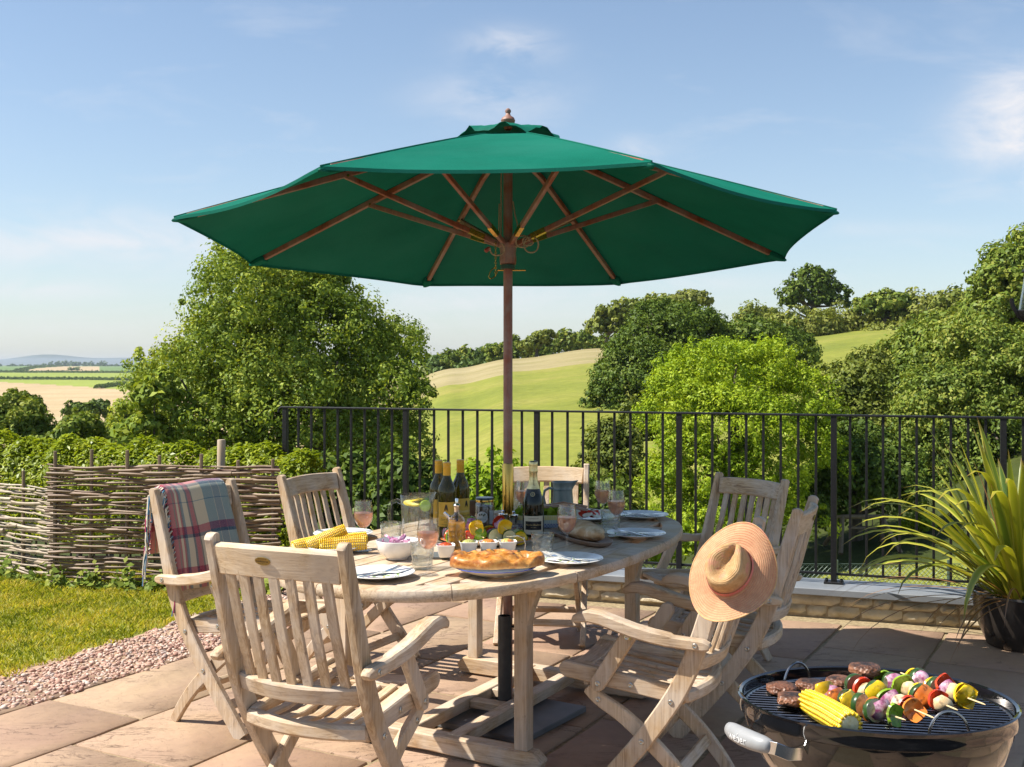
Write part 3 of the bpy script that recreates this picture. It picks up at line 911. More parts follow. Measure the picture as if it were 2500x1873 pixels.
wl_p = rail_pt(0, -.30)          # slabs stop at the gravel strip by the wall
for ci in range(len(bl) - 1):
    b0, b1 = bl[ci], bl[ci + 1]
    if b1 < -4.1: continue
    a = (-1.2 + rs.uniform(0, .6)) if ci not in fixed else fixed[ci] - .85 * 5
    while a < 8.5:
        ln = rs.choice([.55, .85, .85, .7, .6])
        if ci in fixed: ln = .85
        g_ = .007 + rs.uniform(0, .005)
        q = []
        per = [(a + g_, b0 + g_), (a + ln - g_, b0 + g_), (a + ln - g_, b1 - g_), (a + g_, b1 - g_)]
        for k in range(4):
            (pa, pb), (qa, qb) = per[k], per[(k + 1) % 4]
            for s_ in range(7):
                t = s_ / 7
                j = .0 if s_ == 0 else rs.uniform(-.004, .004)
                aa = pa + (qa - pa) * t; bb = pb + (qb - pb) * t
                if k % 2 == 0: bb += j
                else: aa += j
                w = AV * aa + BVv * bb
                q.append((w.x, w.y))
        a += ln
        q = clip_poly(q, wl_p, (RN.x, RN.y))
        if len(q) < 4: continue
        cx = sum(p[0] for p in q) / len(q); cy = sum(p[1] for p in q) / len(q)
        if cy < 1.4 or cy > 8 or cx < -4.5 or cx > 4.6: continue
        # crude area test for slivers
        ar = abs(sum(q[i][0] * q[(i + 1) % len(q)][1] - q[(i + 1) % len(q)][0] * q[i][1] for i in range(len(q)))) / 2
        if ar < .03: continue
        h = rs.uniform(-.002, .002); n = len(q)
        tl = (rs.uniform(-.004, .004), rs.uniform(-.004, .004))
        zz = lambda p: h + (p[0] - cx) * tl[0] + (p[1] - cy) * tl[1]
        m_ = MB()
        inner = [(cx + (x - cx) * .988, cy + (y - cy) * .988) for x, y in q]
        m_.add([(x - cx, y - cy, zz((x, y))) for x, y in inner] + [(x - cx, y - cy, zz((x, y)) - .005) for x, y in q] + [(x - cx, y - cy, -.04) for x, y in q],
               [tuple(range(n))] + [(i + n, (i + 1) % n + n, (i + 1) % n, i) for i in range(n)] + [(i + 2 * n, (i + 1) % n + 2 * n, (i + 1) % n + n, i + n) for i in range(n)])
        obj('paving_slab', m_, SANDSTONE, patio, True, 60, (cx, cy, 0))

# lawn ground and gravel beds
M_SOIL = M_noise('lawn_soil', [(.3, (.16, .17, .03)), (.6, (.28, .28, .05)), (.75, (.36, .33, .09))], 14, 6, .95, .4, bdist=.01)
mb = MB()
lp = [(-9, 2.0), (-3.6, 2.0), (-2.95, 3.72), (-2.354, 5.179), (-1.878, 6.329), (-1.62, 6.95), (-1.5, 7.9), (-9, 10.2)]
mb.add([(x, y, -.006) for x, y in lp] + [(x, y, -3.2) for x, y in lp], [tuple(range(len(lp)))] + [(i, i + len(lp), (i + 1) % len(lp) + len(lp), (i + 1) % len(lp)) for i in range(len(lp))])
lawn = struct(obj('lawn', mb, M_SOIL, None, False))
M_GBED = M_noise('gravel_bed', [(.3, (.16, .09, .07)), (.7, (.42, .28, .22))], 90, 5, .95, .6, bdist=.006)
mb = MB()
gpoly = [(-3.6, 2.0), (-2.5, 2.0), (-2.75, 3.5), (-2.13, 4.664), (-1.574, 5.6), (-.55, 7.38), (5.0, 5.43), (5.05, 5.75), (-1.6, 8.0), (-1.5, 7.9), (-1.62, 6.95), (-1.878, 6.329), (-2.354, 5.179), (-2.95, 3.72)]
mb.add([(x, y, -.016) for x, y in gpoly], [tuple(range(len(gpoly)))])
gbed = struct(obj('gravel_path', mb, M_GBED, None, False))


def M_pebble():
    m, nt, N, L, B = nodes_of('pink_gravel')
    geo = N.new('ShaderNodeNewGeometry')
    c = ramp(N, L, geo.outputs['Random Per Island'], [(0, (.20, .10, .075)), (.2, (.38, .21, .155)), (.45, (.50, .32, .24)), (.7, (.58, .42, .33)), (.88, (.66, .54, .45)), (1, (.30, .24, .22))])
    v = coords(N, L, 'Object')
    n = noise(N, L, v, 120, 4)
    L.new(mix(N, L, ramp(N, L, n, [(.4, (0, 0, 0)), (.7, (.3, .3, .3))]), c, (.25, .13, .10)), B.inputs['Base Color'])
    setp(B, Roughness=.8)
    return m


rng = np.random.default_rng(3)


def in_poly(px, py, poly):
    r = np.zeros(len(px), bool); j = len(poly) - 1
    for i in range(len(poly)):
        xi, yi = poly[i]; xj, yj = poly[j]
        c = ((yi > py) != (yj > py)) & (px < (xj - xi) * (py - yi) / (yj - yi + 1e-12) + xi)
        r ^= c; j = i
    return r


gx = rng.uniform(-3.7, 4.2, 260000); gy = rng.uniform(2.6, 8.1, 260000)
edge = .03 * np.sin(gx * 23) + .02 * np.sin(gy * 31 + 1)
ok = in_poly(gx + edge * .8, gy, gpoly)
gx, gy = gx[ok], gy[ok]
ok = (np.abs(gx / gy) < .60) & ((gx < -.9) | (rng.uniform(size=len(gx)) < .7))
gx, gy = gx[ok][:21000], gy[ok][:21000]
iv, if_ = ico(1)
n = len(gx)
sz = rng.uniform(.005, .0125, n) * np.where(rng.uniform(size=n) < .12, 1.5, 1)
sc3 = np.stack([rng.uniform(.8, 1.5, n), rng.uniform(.7, 1.1, n), rng.uniform(.45, .8, n)], 1) * sz[:, None]
ang = rng.uniform(0, 2 * pi, n); tilt = rng.normal(size=n) * .35
base_v = iv[None] * (1 + .28 * np.sin(iv[None] @ rng.normal(size=(3, 1)) * 3 + rng.uniform(0, 6, n)[:, None, None]))
base_v = base_v * sc3[:, None, :]
ct, st_ = np.cos(tilt)[:, None], np.sin(tilt)[:, None]
x, y, z = base_v[..., 0], base_v[..., 1], base_v[..., 2]
y, z = y * ct - z * st_, y * st_ + z * ct
ca, sa = np.cos(ang)[:, None], np.sin(ang)[:, None]
x, y = x * ca - y * sa, x * sa + y * ca
gz = rng.uniform(-.012, .004, n)
V = np.stack([x + gx[:, None], y + gy[:, None], z + gz[:, None]], -1).reshape(-1, 3)
Fc = (if_[None] + (np.arange(n) * len(iv))[:, None, None]).reshape(-1, 3)
grav = obj('gravel', fast_mesh('gravel', V, Fc, M_pebble()), None)
stuff(grav); grav['label'] = 'pinkish crushed stone gravel between lawn and paving'; grav['category'] = 'gravel'

# grass blades on the lawn
L_GRASS = M_leaf('lawn_grass', (.14, .19, .015), (.38, .39, .035), (.62, .50, .13), .4, size=5)
n = 120000
bx = rng.uniform(-5.2, -1.3, n); by = rng.uniform(3.4, 8.2, n)
ok = in_poly(bx + .03 * np.sin(by * 19), by + .03 * np.sin(bx * 27), lp) & (bx / by > -.62)
bx, by = bx[ok], by[ok]; n = len(bx)
patch = .6 + .5 * (hnoise(np.stack([bx, by, bx * 0], 1), 2.6) * .5 + .5)
h = rng.uniform(.014, .034, n) * patch
lean = rng.normal(size=(n, 2)) * .55
a = rng.uniform(0, 2 * pi, n); w = rng.uniform(.0018, .0036, n)
px_, py_ = np.cos(a) * w, np.sin(a) * w
z0 = np.full(n, -.008)
V = np.stack([np.stack([bx - px_, by - py_, z0], 1), np.stack([bx + px_, by + py_, z0], 1),
              np.stack([bx + lean[:, 0] * h * .5 + px_ * .7, by + lean[:, 1] * h * .5 + py_ * .7, h * .6], 1),
              np.stack([bx + lean[:, 0] * h * 1.2, by + lean[:, 1] * h * 1.2, h], 1)], 1).reshape(-1, 3)
gr = obj('lawn_grass', fast_mesh('lawn_grass', V, np.arange(n * 4).reshape(n, 4), L_GRASS), None)
stuff(gr); gr['label'] = 'sunlit mown lawn grass in front of the woven fence'; gr['category'] = 'grass'

# ------------------------------------------------------------------ low stone wall with slate coping
M_STONE = M_noise('limestone', [(.3, (.38, .31, .20)), (.5, (.55, .46, .32)), (.72, (.64, .56, .41))], 9, 7, .9, .9, 26, rnd=True, bdist=.012)
M_MORT = M_noise('lime_mortar', [(.3, (.25, .18, .10)), (.7, (.40, .31, .20))], 30, 6, .95, .6, bdist=.006)
wall = thing('garden_wall', 'low pale stone wall with grey coping under the railing', 'wall', rail_pt(.5), R_ANG)
S0, S1 = -2.35, 4.4
mb = MB(); mb.box(S0, S1, -.135, .11, -1.6, .129)
obj('wall_core', mb, M_MORT, wall, False)
rs = random.Random(9)
for row, (z0, z1) in enumerate([(.005, .06), (.064, .118)]):
    s = S0 + rs.uniform(0, .1)
    while s < S1 - .1:
        ln = rs.uniform(.10, .34)
        y0 = -.135; dpt = rs.uniform(.012, .032)
        za = z0 + rs.uniform(-.006, .006); zb = z1 + rs.uniform(-.01, .004)
        nx = 7; nz = 4; vs = []; fs = []
        for i in range(nx):
            for k in range(nz):
                u_ = i / (nx - 1); w_ = k / (nz - 1)
                bulge = (min(1, 5 * u_ * (1 - u_) * 1.5) * min(1, 4.5 * w_ * (1 - w_) * 1.4)) ** .5
                vs.append((s + .005 + (ln - .01) * u_ + rs.uniform(-.004, .004), y0 - dpt * bulge * rs.uniform(.75, 1.1), za + (zb - za) * w_ + rs.uniform(-.003, .003)))
        for i in range(nx - 1):
            for k in range(nz - 1):
                fs.append((i * nz + k, (i + 1) * nz + k, (i + 1) * nz + k + 1, i * nz + k + 1))
        m_ = MB(); m_.add(vs, fs)
        obj('stone', m_, M_STONE, wall, True, 50)
        s += ln
M_COP = M_noise('grey_slate_coping', [(.3, (.145, .16, .175)), (.6, (.20, .215, .235)), (.8, (.25, .265, .28))], 3, 8, .5, .25, 30, rnd=True, bdist=.002)
s = S0 - .02
while s < S1:
    m_ = MB(); m_.sweep([(s + .002, -.03, .150), (min(s + 1.2, S1) - .002, -.03, .150)], .165, .020, (0, 1, 0), .004)
    obj('coping_slab', m_, M_COP, wall)
    s += 1.2

# ------------------------------------------------------------------ iron railing
railing = thing('railing', 'black iron railing with thin upright bars on the low wall', 'railing', rail_pt(0), R_ANG)
ZT_, ZB_ = 1.149, .225
sx = lambda X: X / cos(R_ANG)
posts = [-1.563, -.704, .159, 1.019, 1.876, 2.733, 3.59]
mb = MB()
mb.sweep([(sx(posts[0]) - .03, 0, ZT_), (sx(3.7), 0, ZT_)], .021, .006, (0, 1, 0), .002)
mb.tube([(sx(posts[0]) - .028, 0, ZT_), (sx(posts[0]) - .05, 0, ZT_ - .012), (sx(posts[0]) - .055, 0, ZT_ - .035)], .008, 6)
obj('top_rail', mb, BLACK_IRON, railing)
mb = MB(); mb.sweep([(sx(posts[0]), 0, ZB_), (sx(3.7), 0, ZB_)], .007, .007, (0, 1, 0), .0015)
obj('bottom_rail', mb, BLACK_IRON, railing)
bar = MB(); bar.sweep([(0, 0, ZB_ + .005), (0, 0, ZT_ - .004)], .0072, .0072, (1, 0, 0), .0015)
bar_me = mesh_from('baluster', bar, BLACK_IRON)
pst = MB()
pst.sweep([(0, 0, .17), (0, 0, ZT_ - .004)], .0165, .0165, (1, 0, 0), .002)
pst_me = mesh_from('post', pst, BLACK_IRON)
ft = MB(); ft.sweep([(-.055, 0, .176), (.055, 0, .176)], .04, .006, (0, 1, 0), .002)
for bx_ in (-.042, .042):
    for by_ in (-.022, .022):
        ft.lathe([(.001, .196), (.007, .195), (.009, .19), (.009, .182)], 8, False, (bx_, by_, 0))
ft_me = mesh_from('foot_plate', ft, BLACK_IRON)
for i, px in enumerate(posts):
    p = obj('post', pst_me, None, railing, loc=(sx(px), 0, 0))
    obj('foot_plate', ft_me, None, p)
    if i < len(posts) - 1:
        nb = 8 if i != 4 else 9
        for k in range(1, nb + 1):
            xx = sx(px) + (sx(posts[i + 1]) - sx(px)) * k / (nb + 1)
            obj('baluster', bar_me, None, railing, loc=(xx, 0, 0))

# ------------------------------------------------------------------ woven hurdles and the hedge behind them
M_ROD = bpy.data.materials.new('hazel_rods'); M_ROD.use_nodes = True


def hazel(name, stops):
    m, nt, N, L, B = nodes_of(name)
    oi = N.new('ShaderNodeObjectInfo')
    v = coords(N, L, 'Object', (1, 1, 1))
    n = noise(N, L, v, 30, 5, .6)
    n2 = noise(N, L, v, 110, 3, .6)
    c = ramp(N, L, oi.outputs['Random'], stops)
    c = mix(N, L, ramp(N, L, n, [(.3, (.5, .5, .5)), (.65, (0, 0, 0))]), c, (.13, .085, .055))
    c = mix(N, L, ramp(N, L, n2, [(.66, (0, 0, 0)), (.72, (.7, .7, .7))]), c, (.09, .05, .03))
    L.new(c, B.inputs['Base Color']); setp(B, Roughness=.6)
    bump(N, L, n, B, .5, .003)
    return m


ROD1 = hazel('brown_hazel', [(0, (.17, .10, .055)), (.3, (.27, .18, .105)), (.55, (.135, .06, .036)), (.75, (.33, .235, .145)), (1, (.20, .112, .064))])
ROD2 = hazel('grey_hazel', [(0, (.36, .285, .20)), (.4, (.45, .37, .27)), (.7, (.27, .20, .135)), (1, (.50, .43, .33))])
STAKE = hazel('stake_wood', [(0, (.14, .095, .06)), (1, (.22, .155, .10))])


def hurdle(label, p0, p1, h, rows, mat, seed, nst, slope=0.0, rod=.0098, top_extra=.10):
    rs = random.Random(seed)
    d = Vector((p1[0] - p0[0], p1[1] - p0[1], 0)); W = d.length
    t = thing('woven_hurdle', label, 'fence', (p0[0], p0[1], 0), atan2(d.y, d.x), 'woven hazel hurdles by the lawn')
    xs = [W * (i + .12) / (nst - .76) for i in range(nst)]
    for i, x in enumerate(xs):
        m_ = MB(); lean = rs.uniform(-.02, .02)
        zt = h + top_extra * rs.uniform(.3, 1.0) + slope * x
        m_.tube([(x, 0, -.1), (x + lean * .5, 0, h * .5), (x + lean, 0, zt), (x + lean, 0, zt + .002)], [.013, .0125, .0115, .006], 7)
        obj('stake', m_, STAKE, t)
    for r in range(rows):
        z = .02 + (h - .03) * r / (rows - 1) + rs.uniform(-.004, .004)
        x = -rs.uniform(.0, .04); ph = (r % 2) * pi
        while x < W - .08:
            ln = rs.choice([rs.uniform(.5, .8), rs.uniform(.8, 1.3)])
            x1 = min(x + ln, W + rs.uniform(.0, .05))
            if W - x1 < .2: x1 = W + rs.uniform(0, .04)
            npt = max(6, int((x1 - x) / .05))
            path = []; rad = []
            r0 = rod * rs.choice([rs.uniform(.6, .9), rs.uniform(.85, 1.2), rs.uniform(1.0, 1.5)]); amp_ = rs.uniform(.008, .019); dph = rs.uniform(-.5, .5); fl = rs.random() < .5
            k1 = rs.uniform(-.016, .016); k2 = rs.uniform(0, 6)
            for q in range(npt + 1):
                f = q / npt; xx = x + (x1 - x) * f
                stp = xs[1] - xs[0]
                w = sin(pi * (xx - xs[0]) / stp + pi / 2 + ph + dph)
                w = max(-1, min(1, w * 1.5))
                zj = k1 * sin(pi * f) + .004 * sin(k2 + xx * 13) + slope * xx * (z / h)
                path.append((xx, -w * amp_, z + zj))
                g = f if fl else 1 - f
                rad.append(r0 * (1.12 - .5 * g))
            m_ = MB(); m_.tube(path, rad, 6)
            obj('rod', m_, mat, t)
            x = x1 - rs.uniform(.05, .12) if x1 < W else W
    return t


hurdle('brown woven hazel hurdle in front of the clipped hedge', (-3.045, 7.43), (-1.50, 7.21), .79, 50, ROD1, 5, 7)
hurdle('bleached greyish woven hurdle at the left edge, lower than its neighbour', (-5.0, 8.75), (-3.06, 7.55), .62, 38, ROD2, 6, 8, rod=.0092, top_extra=.16)
m_ = MB(); m_.tube([(0, 0, -.1), (0, 0, .45), (.006, 0, .945), (.006, 0, .95)], [.026, .026, .027, .024], 10)
tag(obj('fence_post', m_, M_wood('round_post_wood', 2, (.42, .32, .2), (.33, .24, .14), (.2, .13, .07)), None, loc=(-1.92, 7.42, 0)), 'thick round wooden post rising out of the hedge behind the brown hurdle', 'post')
L_HEDGE = M_leaf('privet_leaves', (.15, .21, .014), (.29, .36, .025), (.44, .47, .06), .4, .4, .7, 3)
rng = np.random.default_rng(77)
n = 52000
P0 = np.array([-5.6, 9.45]); P1 = np.array([-1.32, 7.52])
s = rng.uniform(0, 1, n)
cxy = P0 + (P1 - P0) * s[:, None]
bowl = np.clip((s - .38) / .15, 0, 1)
nrm = np.array([-(P1 - P0)[1], (P1 - P0)[0]]); nrm /= np.linalg.norm(nrm)
if nrm[1] < 0: nrm = -nrm
th = rng.uniform(-.15, pi + .1, n)
top = .885 + .022 * np.sin(s * 37) + .02 * np.sin(s * 83 + 1) - .02 * s
wv = .20
lump = 1 + .05 * np.sin(s * 60 + th * 3) + .04 * np.sin(s * 131)
ox = np.cos(th) * wv * lump; oz = top - .38 + np.sin(th) * .38 * lump
sh = rng.uniform(.84, 1.03, n)
ox *= sh; oz = (top - .38) + (oz - (top - .38)) * sh
low = rng.uniform(size=n) < .32
oz = np.where(low, rng.uniform(.15, .6, n), oz); ox = np.where(low, -wv * rng.uniform(.6, 1.1, n), ox)
P = np.stack([cxy[:, 0] + nrm[0] * ox, cxy[:, 1] + nrm[1] * ox, oz], 1)
Nn = np.stack([nrm[0] * np.cos(th), nrm[1] * np.cos(th), np.abs(np.sin(th)) + .5], 1)
v, f = leaf_cloud(P, Nn, .021, rng, .42, .5, .22)
hg = thing('hedge', 'clipped glossy green hedge behind the woven hurdles', 'hedge', (0, 0, 0))
stuff(obj('foliage', fast_mesh('foliage', v, f, L_HEDGE), None, hg))
mb = MB()
for i in range(40):
    q = P0 + (P1 - P0) * ((i + .5) / 40)
    mb.tube([(q[0], q[1], -.05), (q[0] + RNG.uniform(-.06, .06), q[1], .4), (q[0] + RNG.uniform(-.1, .1), q[1] + .03, .8)], [.009, .007, .003], 5)
obj('stems', mb, BARK, hg)
# ivy and weeds at the foot of the hurdles
n = 1500
s = rng.uniform(0, 1, n); right = rng.uniform(size=n) < .6
A0 = np.where(right[:, None], [-3.05, 7.38], [-4.9, 8.6]); A1 = np.where(right[:, None], [-1.45, 7.12], [-3.1, 7.45])
q = A0 + (A1 - A0) * s[:, None]
P = np.stack([q[:, 0] + rng.normal(size=n) * .02, q[:, 1] - np.abs(rng.normal(size=n)) * .05, np.abs(rng.normal(size=n)) * .035 * (1 + np.sin(s * 40)) + .01], 1)
v, f = leaf_cloud(P, np.tile([0, -.5, .8], (n, 1)), .022, rng, .75, .5)
iv_ = obj('ground_ivy', fast_mesh('ground_ivy', v, f, L_SYC), None)
stuff(iv_); iv_['label'] = 'ivy and weeds along the foot of the woven hurdles'; iv_['category'] = 'ivy'

# ------------------------------------------------------------------ beyond the railing: wire mesh fence and a swing
fx0, fx1, fy = 1.3, 8.5, 14.5
wf = thing('wire_fence', 'low green wire mesh fence on the lawn below the railing', 'fence', (fx0, fy, tz(3.5, 14.5)))
M_WIRE = M_flat('green_wire', (.10, .14, .11), .5, .3)
mb = MB(); h = 1.25; k = 0
s = -h
while s < fx1 - fx0:
    for sg in (1, -1):
        xa, xb = (s, s + h) if sg > 0 else (s + h, s)
        xa_, xb_ = max(0, min(fx1 - fx0, xa)), max(0, min(fx1 - fx0, xb))
        za, zb = (xa_ - xa) / (xb - xa) * h, (xb_ - xa) / (xb - xa) * h
        if abs(xb_ - xa_) > .03:
            mb.tube([(xa_, 0, za), (xb_, 0, zb)], .0035, 3, False)
    s += .062
stuff(obj('mesh', mb, M_WIRE, wf, False))
for i in range(6):
    m_ = MB(); m_.tube([(i * 1.44, 0, -.4), (i * 1.44, 0, h + .05)], .02, 6); obj('post', m_, M_WIRE, wf)
m_ = MB(); m_.tube([(0, 0, h), (fx1 - fx0, 0, h)], .005, 5); obj('line_wire', m_, M_WIRE, wf)
sxp, syp = 7.46, 24.0
sw = thing('swing_frame', 'wooden garden swing frame in the shade beyond the wire fence', 'swing', (sxp, syp, tz(sxp, syp)))
M_SW = M_noise('swing_timber', [(.3, (.12, .09, .06)), (.7, (.2, .15, .1))], 12, 5, .85, .3)
hh = CAM_H - (1262 - 888) / 2750 * syp - tz(sxp, syp)
for xx in (-.42, .42):
    for yy in (-.6, .6):
        m_ = MB(); m_.tube([(xx + (.35 if xx > 0 else -.35) * .6, yy, 0), (xx, 0, hh)], .05, 7); obj('leg', m_, M_SW, sw)
m_ = MB(); m_.tube([(-.55, 0, hh), (.55, 0, hh)], .05, 8); obj('cross_beam', m_, M_SW, sw)
for xx in (-.22, .22):
    m_ = MB(); m_.tube([(xx, 0, hh), (xx, 0, .48)], .012, 5); obj('rope', m_, M_SW, sw)
m_ = MB(); m_.box(-.28, .28, -.09, .09, .44, .48); obj('seat', m_, M_SW, sw)
# ------------------------------------------------------------------ parasol
def M_canvas():
    m, nt, N, L, B = nodes_of('green_canvas')
    N.remove(B); out = N['Material Output']
    v = coords(N, L, 'Object')
    n = noise(N, L, v, 3, 5)
    w = noise(N, L, v, 260, 2)
    c = ramp(N, L, n, [(.3, (.004, .125, .080)), (.7, (.007, .165, .108))])
    c = mix(N, L, ramp(N, L, w, [(.4, (0, 0, 0)), (.7, (.35, .35, .35))]), c, (.02, .235, .165))
    c = mix(N, L, ramp(N, L, noise(N, L, v, 1.6, 5, .6, .5), [(.42, (0, 0, 0)), (.68, (.45, .45, .45))]), c, (.03, .20, .145))
    d = N.new('ShaderNodeBsdfDiffuse'); L.new(c, d.inputs['Color']); d.inputs['Roughness'].default_value = .8
    t = N.new('ShaderNodeBsdfTranslucent'); L.new(mix(N, L, 1.0, c, (.45, .5, .55), 'MULTIPLY'), t.inputs['Color'])
    mx = N.new('ShaderNodeMixShader'); mx.inputs[0].default_value = .02
    L.new(d.outputs[0], mx.inputs[1]); L.new(t.outputs[0], mx.inputs[2])
    gl = N.new('ShaderNodeBsdfGlossy'); gl.inputs['Roughness'].default_value = .55
    m2 = N.new('ShaderNodeMixShader'); m2.inputs[0].default_value = .012
    L.new(mx.outputs[0], m2.inputs[1]); L.new(gl.outputs[0], m2.inputs[2])
    b = N.new('ShaderNodeBump'); b.inputs['Strength'].default_value = .6; b.inputs['Distance'].default_value = .006
    L.new(noise(N, L, v, 9, 5), b.inputs['Height']); L.new(b.outputs[0], d.inputs['Normal'])
    L.new(m2.outputs[0], out.inputs['Surface'])
    return m


CANVAS = M_canvas()
LEAN = .078
POLE_X, POLE_Y = -.017, 4.635
par = thing('parasol', 'large green canvas parasol on a red-brown wooden pole through the table', 'parasol', (POLE_X, POLE_Y, 0), 0, None, (-math.atan(LEAN), 0, 0))
RC = 1.363; ROT = radians(-3.1); ZR = 1.985; ZA = 2.425; ZV = 2.35
mb = MB(); mb.tube([(0, 0, .05), (0, 0, .98)], .0195, 20); obj('pole', mb, RED_WOOD, par)
mb = MB(); mb.tube([(0, 0, 1.0), (0, 0, 2.42)], .0195, 20); obj('pole', mb, RED_WOOD, par)
mb = MB(); mb.tube([(0, 0, .80), (0, 0, .805), (0, 0, 1.03), (0, 0, 1.035)], [.0215, .0235, .0235, .0215], 24); obj('brass_sleeve', mb, BRASS, par)
HUBZ = 1.945
mb = MB(); mb.lathe([(.0205, HUBZ - .07), (.034, HUBZ - .068), (.036, HUBZ - .045), (.033, HUBZ - .02), (.036, HUBZ + .002), (.040, HUBZ + .006), (.042, HUBZ + .02), (.034, HUBZ + .034), (.0205, HUBZ + .034)], 24)
obj('runner_hub', mb, RED_WOOD, par)
mb = MB(); mb.lathe([(.0205, HUBZ - .09), (.031, HUBZ - .09), (.031, HUBZ - .072), (.0205, HUBZ - .072)], 24); obj('hub_ring', mb, M_flat('green_ring', (.02, .06, .03), .4), par)
mb = MB(); mb.tube([(-.045, -.005, HUBZ - .094), (.075, -.005, HUBZ - .094)], .0028, 8); mb.tube([(-.045 - .018 * (1 - cos(a)), -.005, HUBZ - .094 - .02 * sin(a) - .012 * (1 - cos(a))) for a in np.linspace(0, 2 * pi * .9, 16)], .0022, 6)
obj('locking_pin', mb, BRASS, par)
mb = MB()
for i in range(14):
    z = HUBZ + .02 - i * .0105; a = i * pi / 2
    mb.tube([(-.052 + .0032 * cos(b) * abs(cos(a)), -.03 + .0032 * cos(b) * abs(sin(a)), z + .007 * sin(b)) for b in np.linspace(0, 2 * pi, 9)], .0011, 4, False)
obj('chain', mb, BRASS, par)
mb = MB(); mb.lathe([(.0205, ZA - .055), (.05, ZA - .05), (.05, ZA - .02), (.0205, ZA - .015)], 16); obj('top_hub', mb, RED_WOOD, par)
mb = MB(); mb.lathe([(.014, ZA + .035), (.019, ZA + .045), (.017, ZA + .052), (.028, ZA + .064), (.031, ZA + .075), (.026, ZA + .086), (.013, ZA + .095), (.009, ZA + .105), (.013, ZA + .113), (.0125, ZA + .12), (.006, ZA + .127), (.0005, ZA + .128)], 20)
obj('finial', mb, M_wood('finial_wood', 2, (.30, .115, .06), (.24, .085, .045), (.16, .05, .028), False, .5), par)
corner = lambda k, r, z: Vector((r * cos(ROT + radians(22.5 + 45 * k)), r * sin(ROT + radians(22.5 + 45 * k)), z))
# canopy panels: eight, sagging between ribs, scalloped hems
NU, NV = 12, 10
RV = .19
for k in range(8):
    vs = []; fs = []
    a0 = corner(k, RV, 0); a1 = corner(k + 1, RV, 0); b0 = corner(k, RC, 0); b1 = corner(k + 1, RC, 0)
    for i in range(NV + 1):
        t = i / NV
        for j in range(NU + 1):
            s = j / NU
            p = a0.lerp(b0, t).lerp(a1.lerp(b1, t), s)
            e = 4 * s * (1 - s)
            z = ZA - .03 + (ZR - ZA + .03) * (t ** 1.04) - e * .018 * t * (1.2 - t * .6)
            inward = 1 - .036 * e * t ** 3
            vs.append((p.x * inward, p.y * inward, z + .004 * sin(9 * t + k * 2 + 3 * s) * t * e + .0035 * sin(26 * t + 5 * k) * (1 - e) ** 3 * e * 6))
    for i in range(NV):
        for j in range(NU):
            q = i * (NU + 1) + j
            fs.append((q, q + NU + 1, q + NU + 2, q + 1))
    n = len(vs)
    # hem: a short turned-down strip
    for j in range(NU + 1):
        x, y, z = vs[NV * (NU + 1) + j]
        vs.append((x * 1.0, y * 1.0, z - .012))
    for j in range(NU):
        q = NV * (NU + 1) + j
        fs.append((q, n + j, n + j + 1, q + 1))
    m_ = MB(); m_.add(vs, fs); obj('canopy_panel', m_, CANVAS, par, True, 60)
    m_ = MB(); m_.tube([(vs[i * (NU + 1)][0], vs[i * (NU + 1)][1], vs[i * (NU + 1)][2] + .0015) for i in range(NV + 1)], .0032, 5); obj('seam', m_, CANVAS, par)
    # pocket at the rib tip
    c = corner(k, 1, 0)
    m_ = MB(); m_.sweep([c * (RC - .085) + Vector((0, 0, ZR + .012)), c * (RC - .03) + Vector((0, 0, ZR - .006)), c * (RC + .008) + Vector((0, 0, ZR - .014))], [.026, .02, .008], [.012, .011, .005], (-c.y, c.x, 0), .004)
    obj('rib_pocket', m_, CANVAS, par)
# vent cap
vs = []; fs = []
NJ = 64
for i, (r, z) in enumerate([(.012, ZA + .046), (.1, ZA + .028), (.17, ZA + .012), (.215, ZA - .008), (.232, ZA - .026)]):
    for j in range(NJ):
        a = 2 * pi * j / NJ + ROT
        w = abs(cos(4 * (2 * pi * j / NJ - radians(22.5))))
        zz = z + ((.034 * (1 - w) ** .7 - .008 * w) * (i / 4) ** 2 if i > 1 else 0) + (.006 * sin(j * 1.9) * (i / 4) ** 2)
        rr2 = r * (1 - .07 * (1 - w) * (i / 4))
        vs.append((rr2 * cos(a), rr2 * sin(a), zz))
for i in range(4):
    for j in range(NJ):
        fs.append((i * NJ + j, (i + 1) * NJ + j, (i + 1) * NJ + (j + 1) % NJ, i * NJ + (j + 1) % NJ))
m_ = MB(); m_.add(vs, fs); obj('vent_cap', m_, CANVAS, par, True, 60)
for k in range(8):
    c = corner(k, 1, 0); sd = (-c.y, c.x, 0)
    rz_ = lambda r: ZA - .03 + (ZR - ZA + .03) * (((r - RV) / (RC - RV)) ** 1.04 if r > RV else 0) - .016
    pa = c * .045 + Vector((0, 0, ZA - .036)); pm = c * .66 + Vector((0, 0, rz_(.66))); pb = c * (RC - .05) + Vector((0, 0, rz_(RC - .05) + .004))
    m_ = MB(); m_.sweep([pa, c * .35 + Vector((0, 0, rz_(.35))), pm, pb], .0095, .012, sd, .002)
    rib = obj('rib', m_, RED_WOOD, par)
    h0 = c * .042 + Vector((0, 0, HUBZ + .018)); h1 = c * .70 + Vector((0, 0, rz_(.70) - .006))
    m_ = MB(); m_.sweep([h0, h1], .0085, .0105, sd, .002); obj('strut', m_, RED_WOOD, rib)
    q0 = h0.lerp(h1, .10); q1 = h0.lerp(h1, .20)
    m_ = MB(); m_.sweep([q0, q1], .0098, .0118, sd, .001); obj('brass_band', m_, BRASS, rib)
    m_ = MB(); m_.lathe([(.0005, .004), (.005, .003), (.006, 0)], 8); m_.xf(Matrix.Translation(h1 - c * .01 + Vector(sd) * .0095) @ Vector(sd).to_track_quat('Z', 'Y').to_matrix().to_4x4())
    obj('rivet', m_, BRASS, rib)
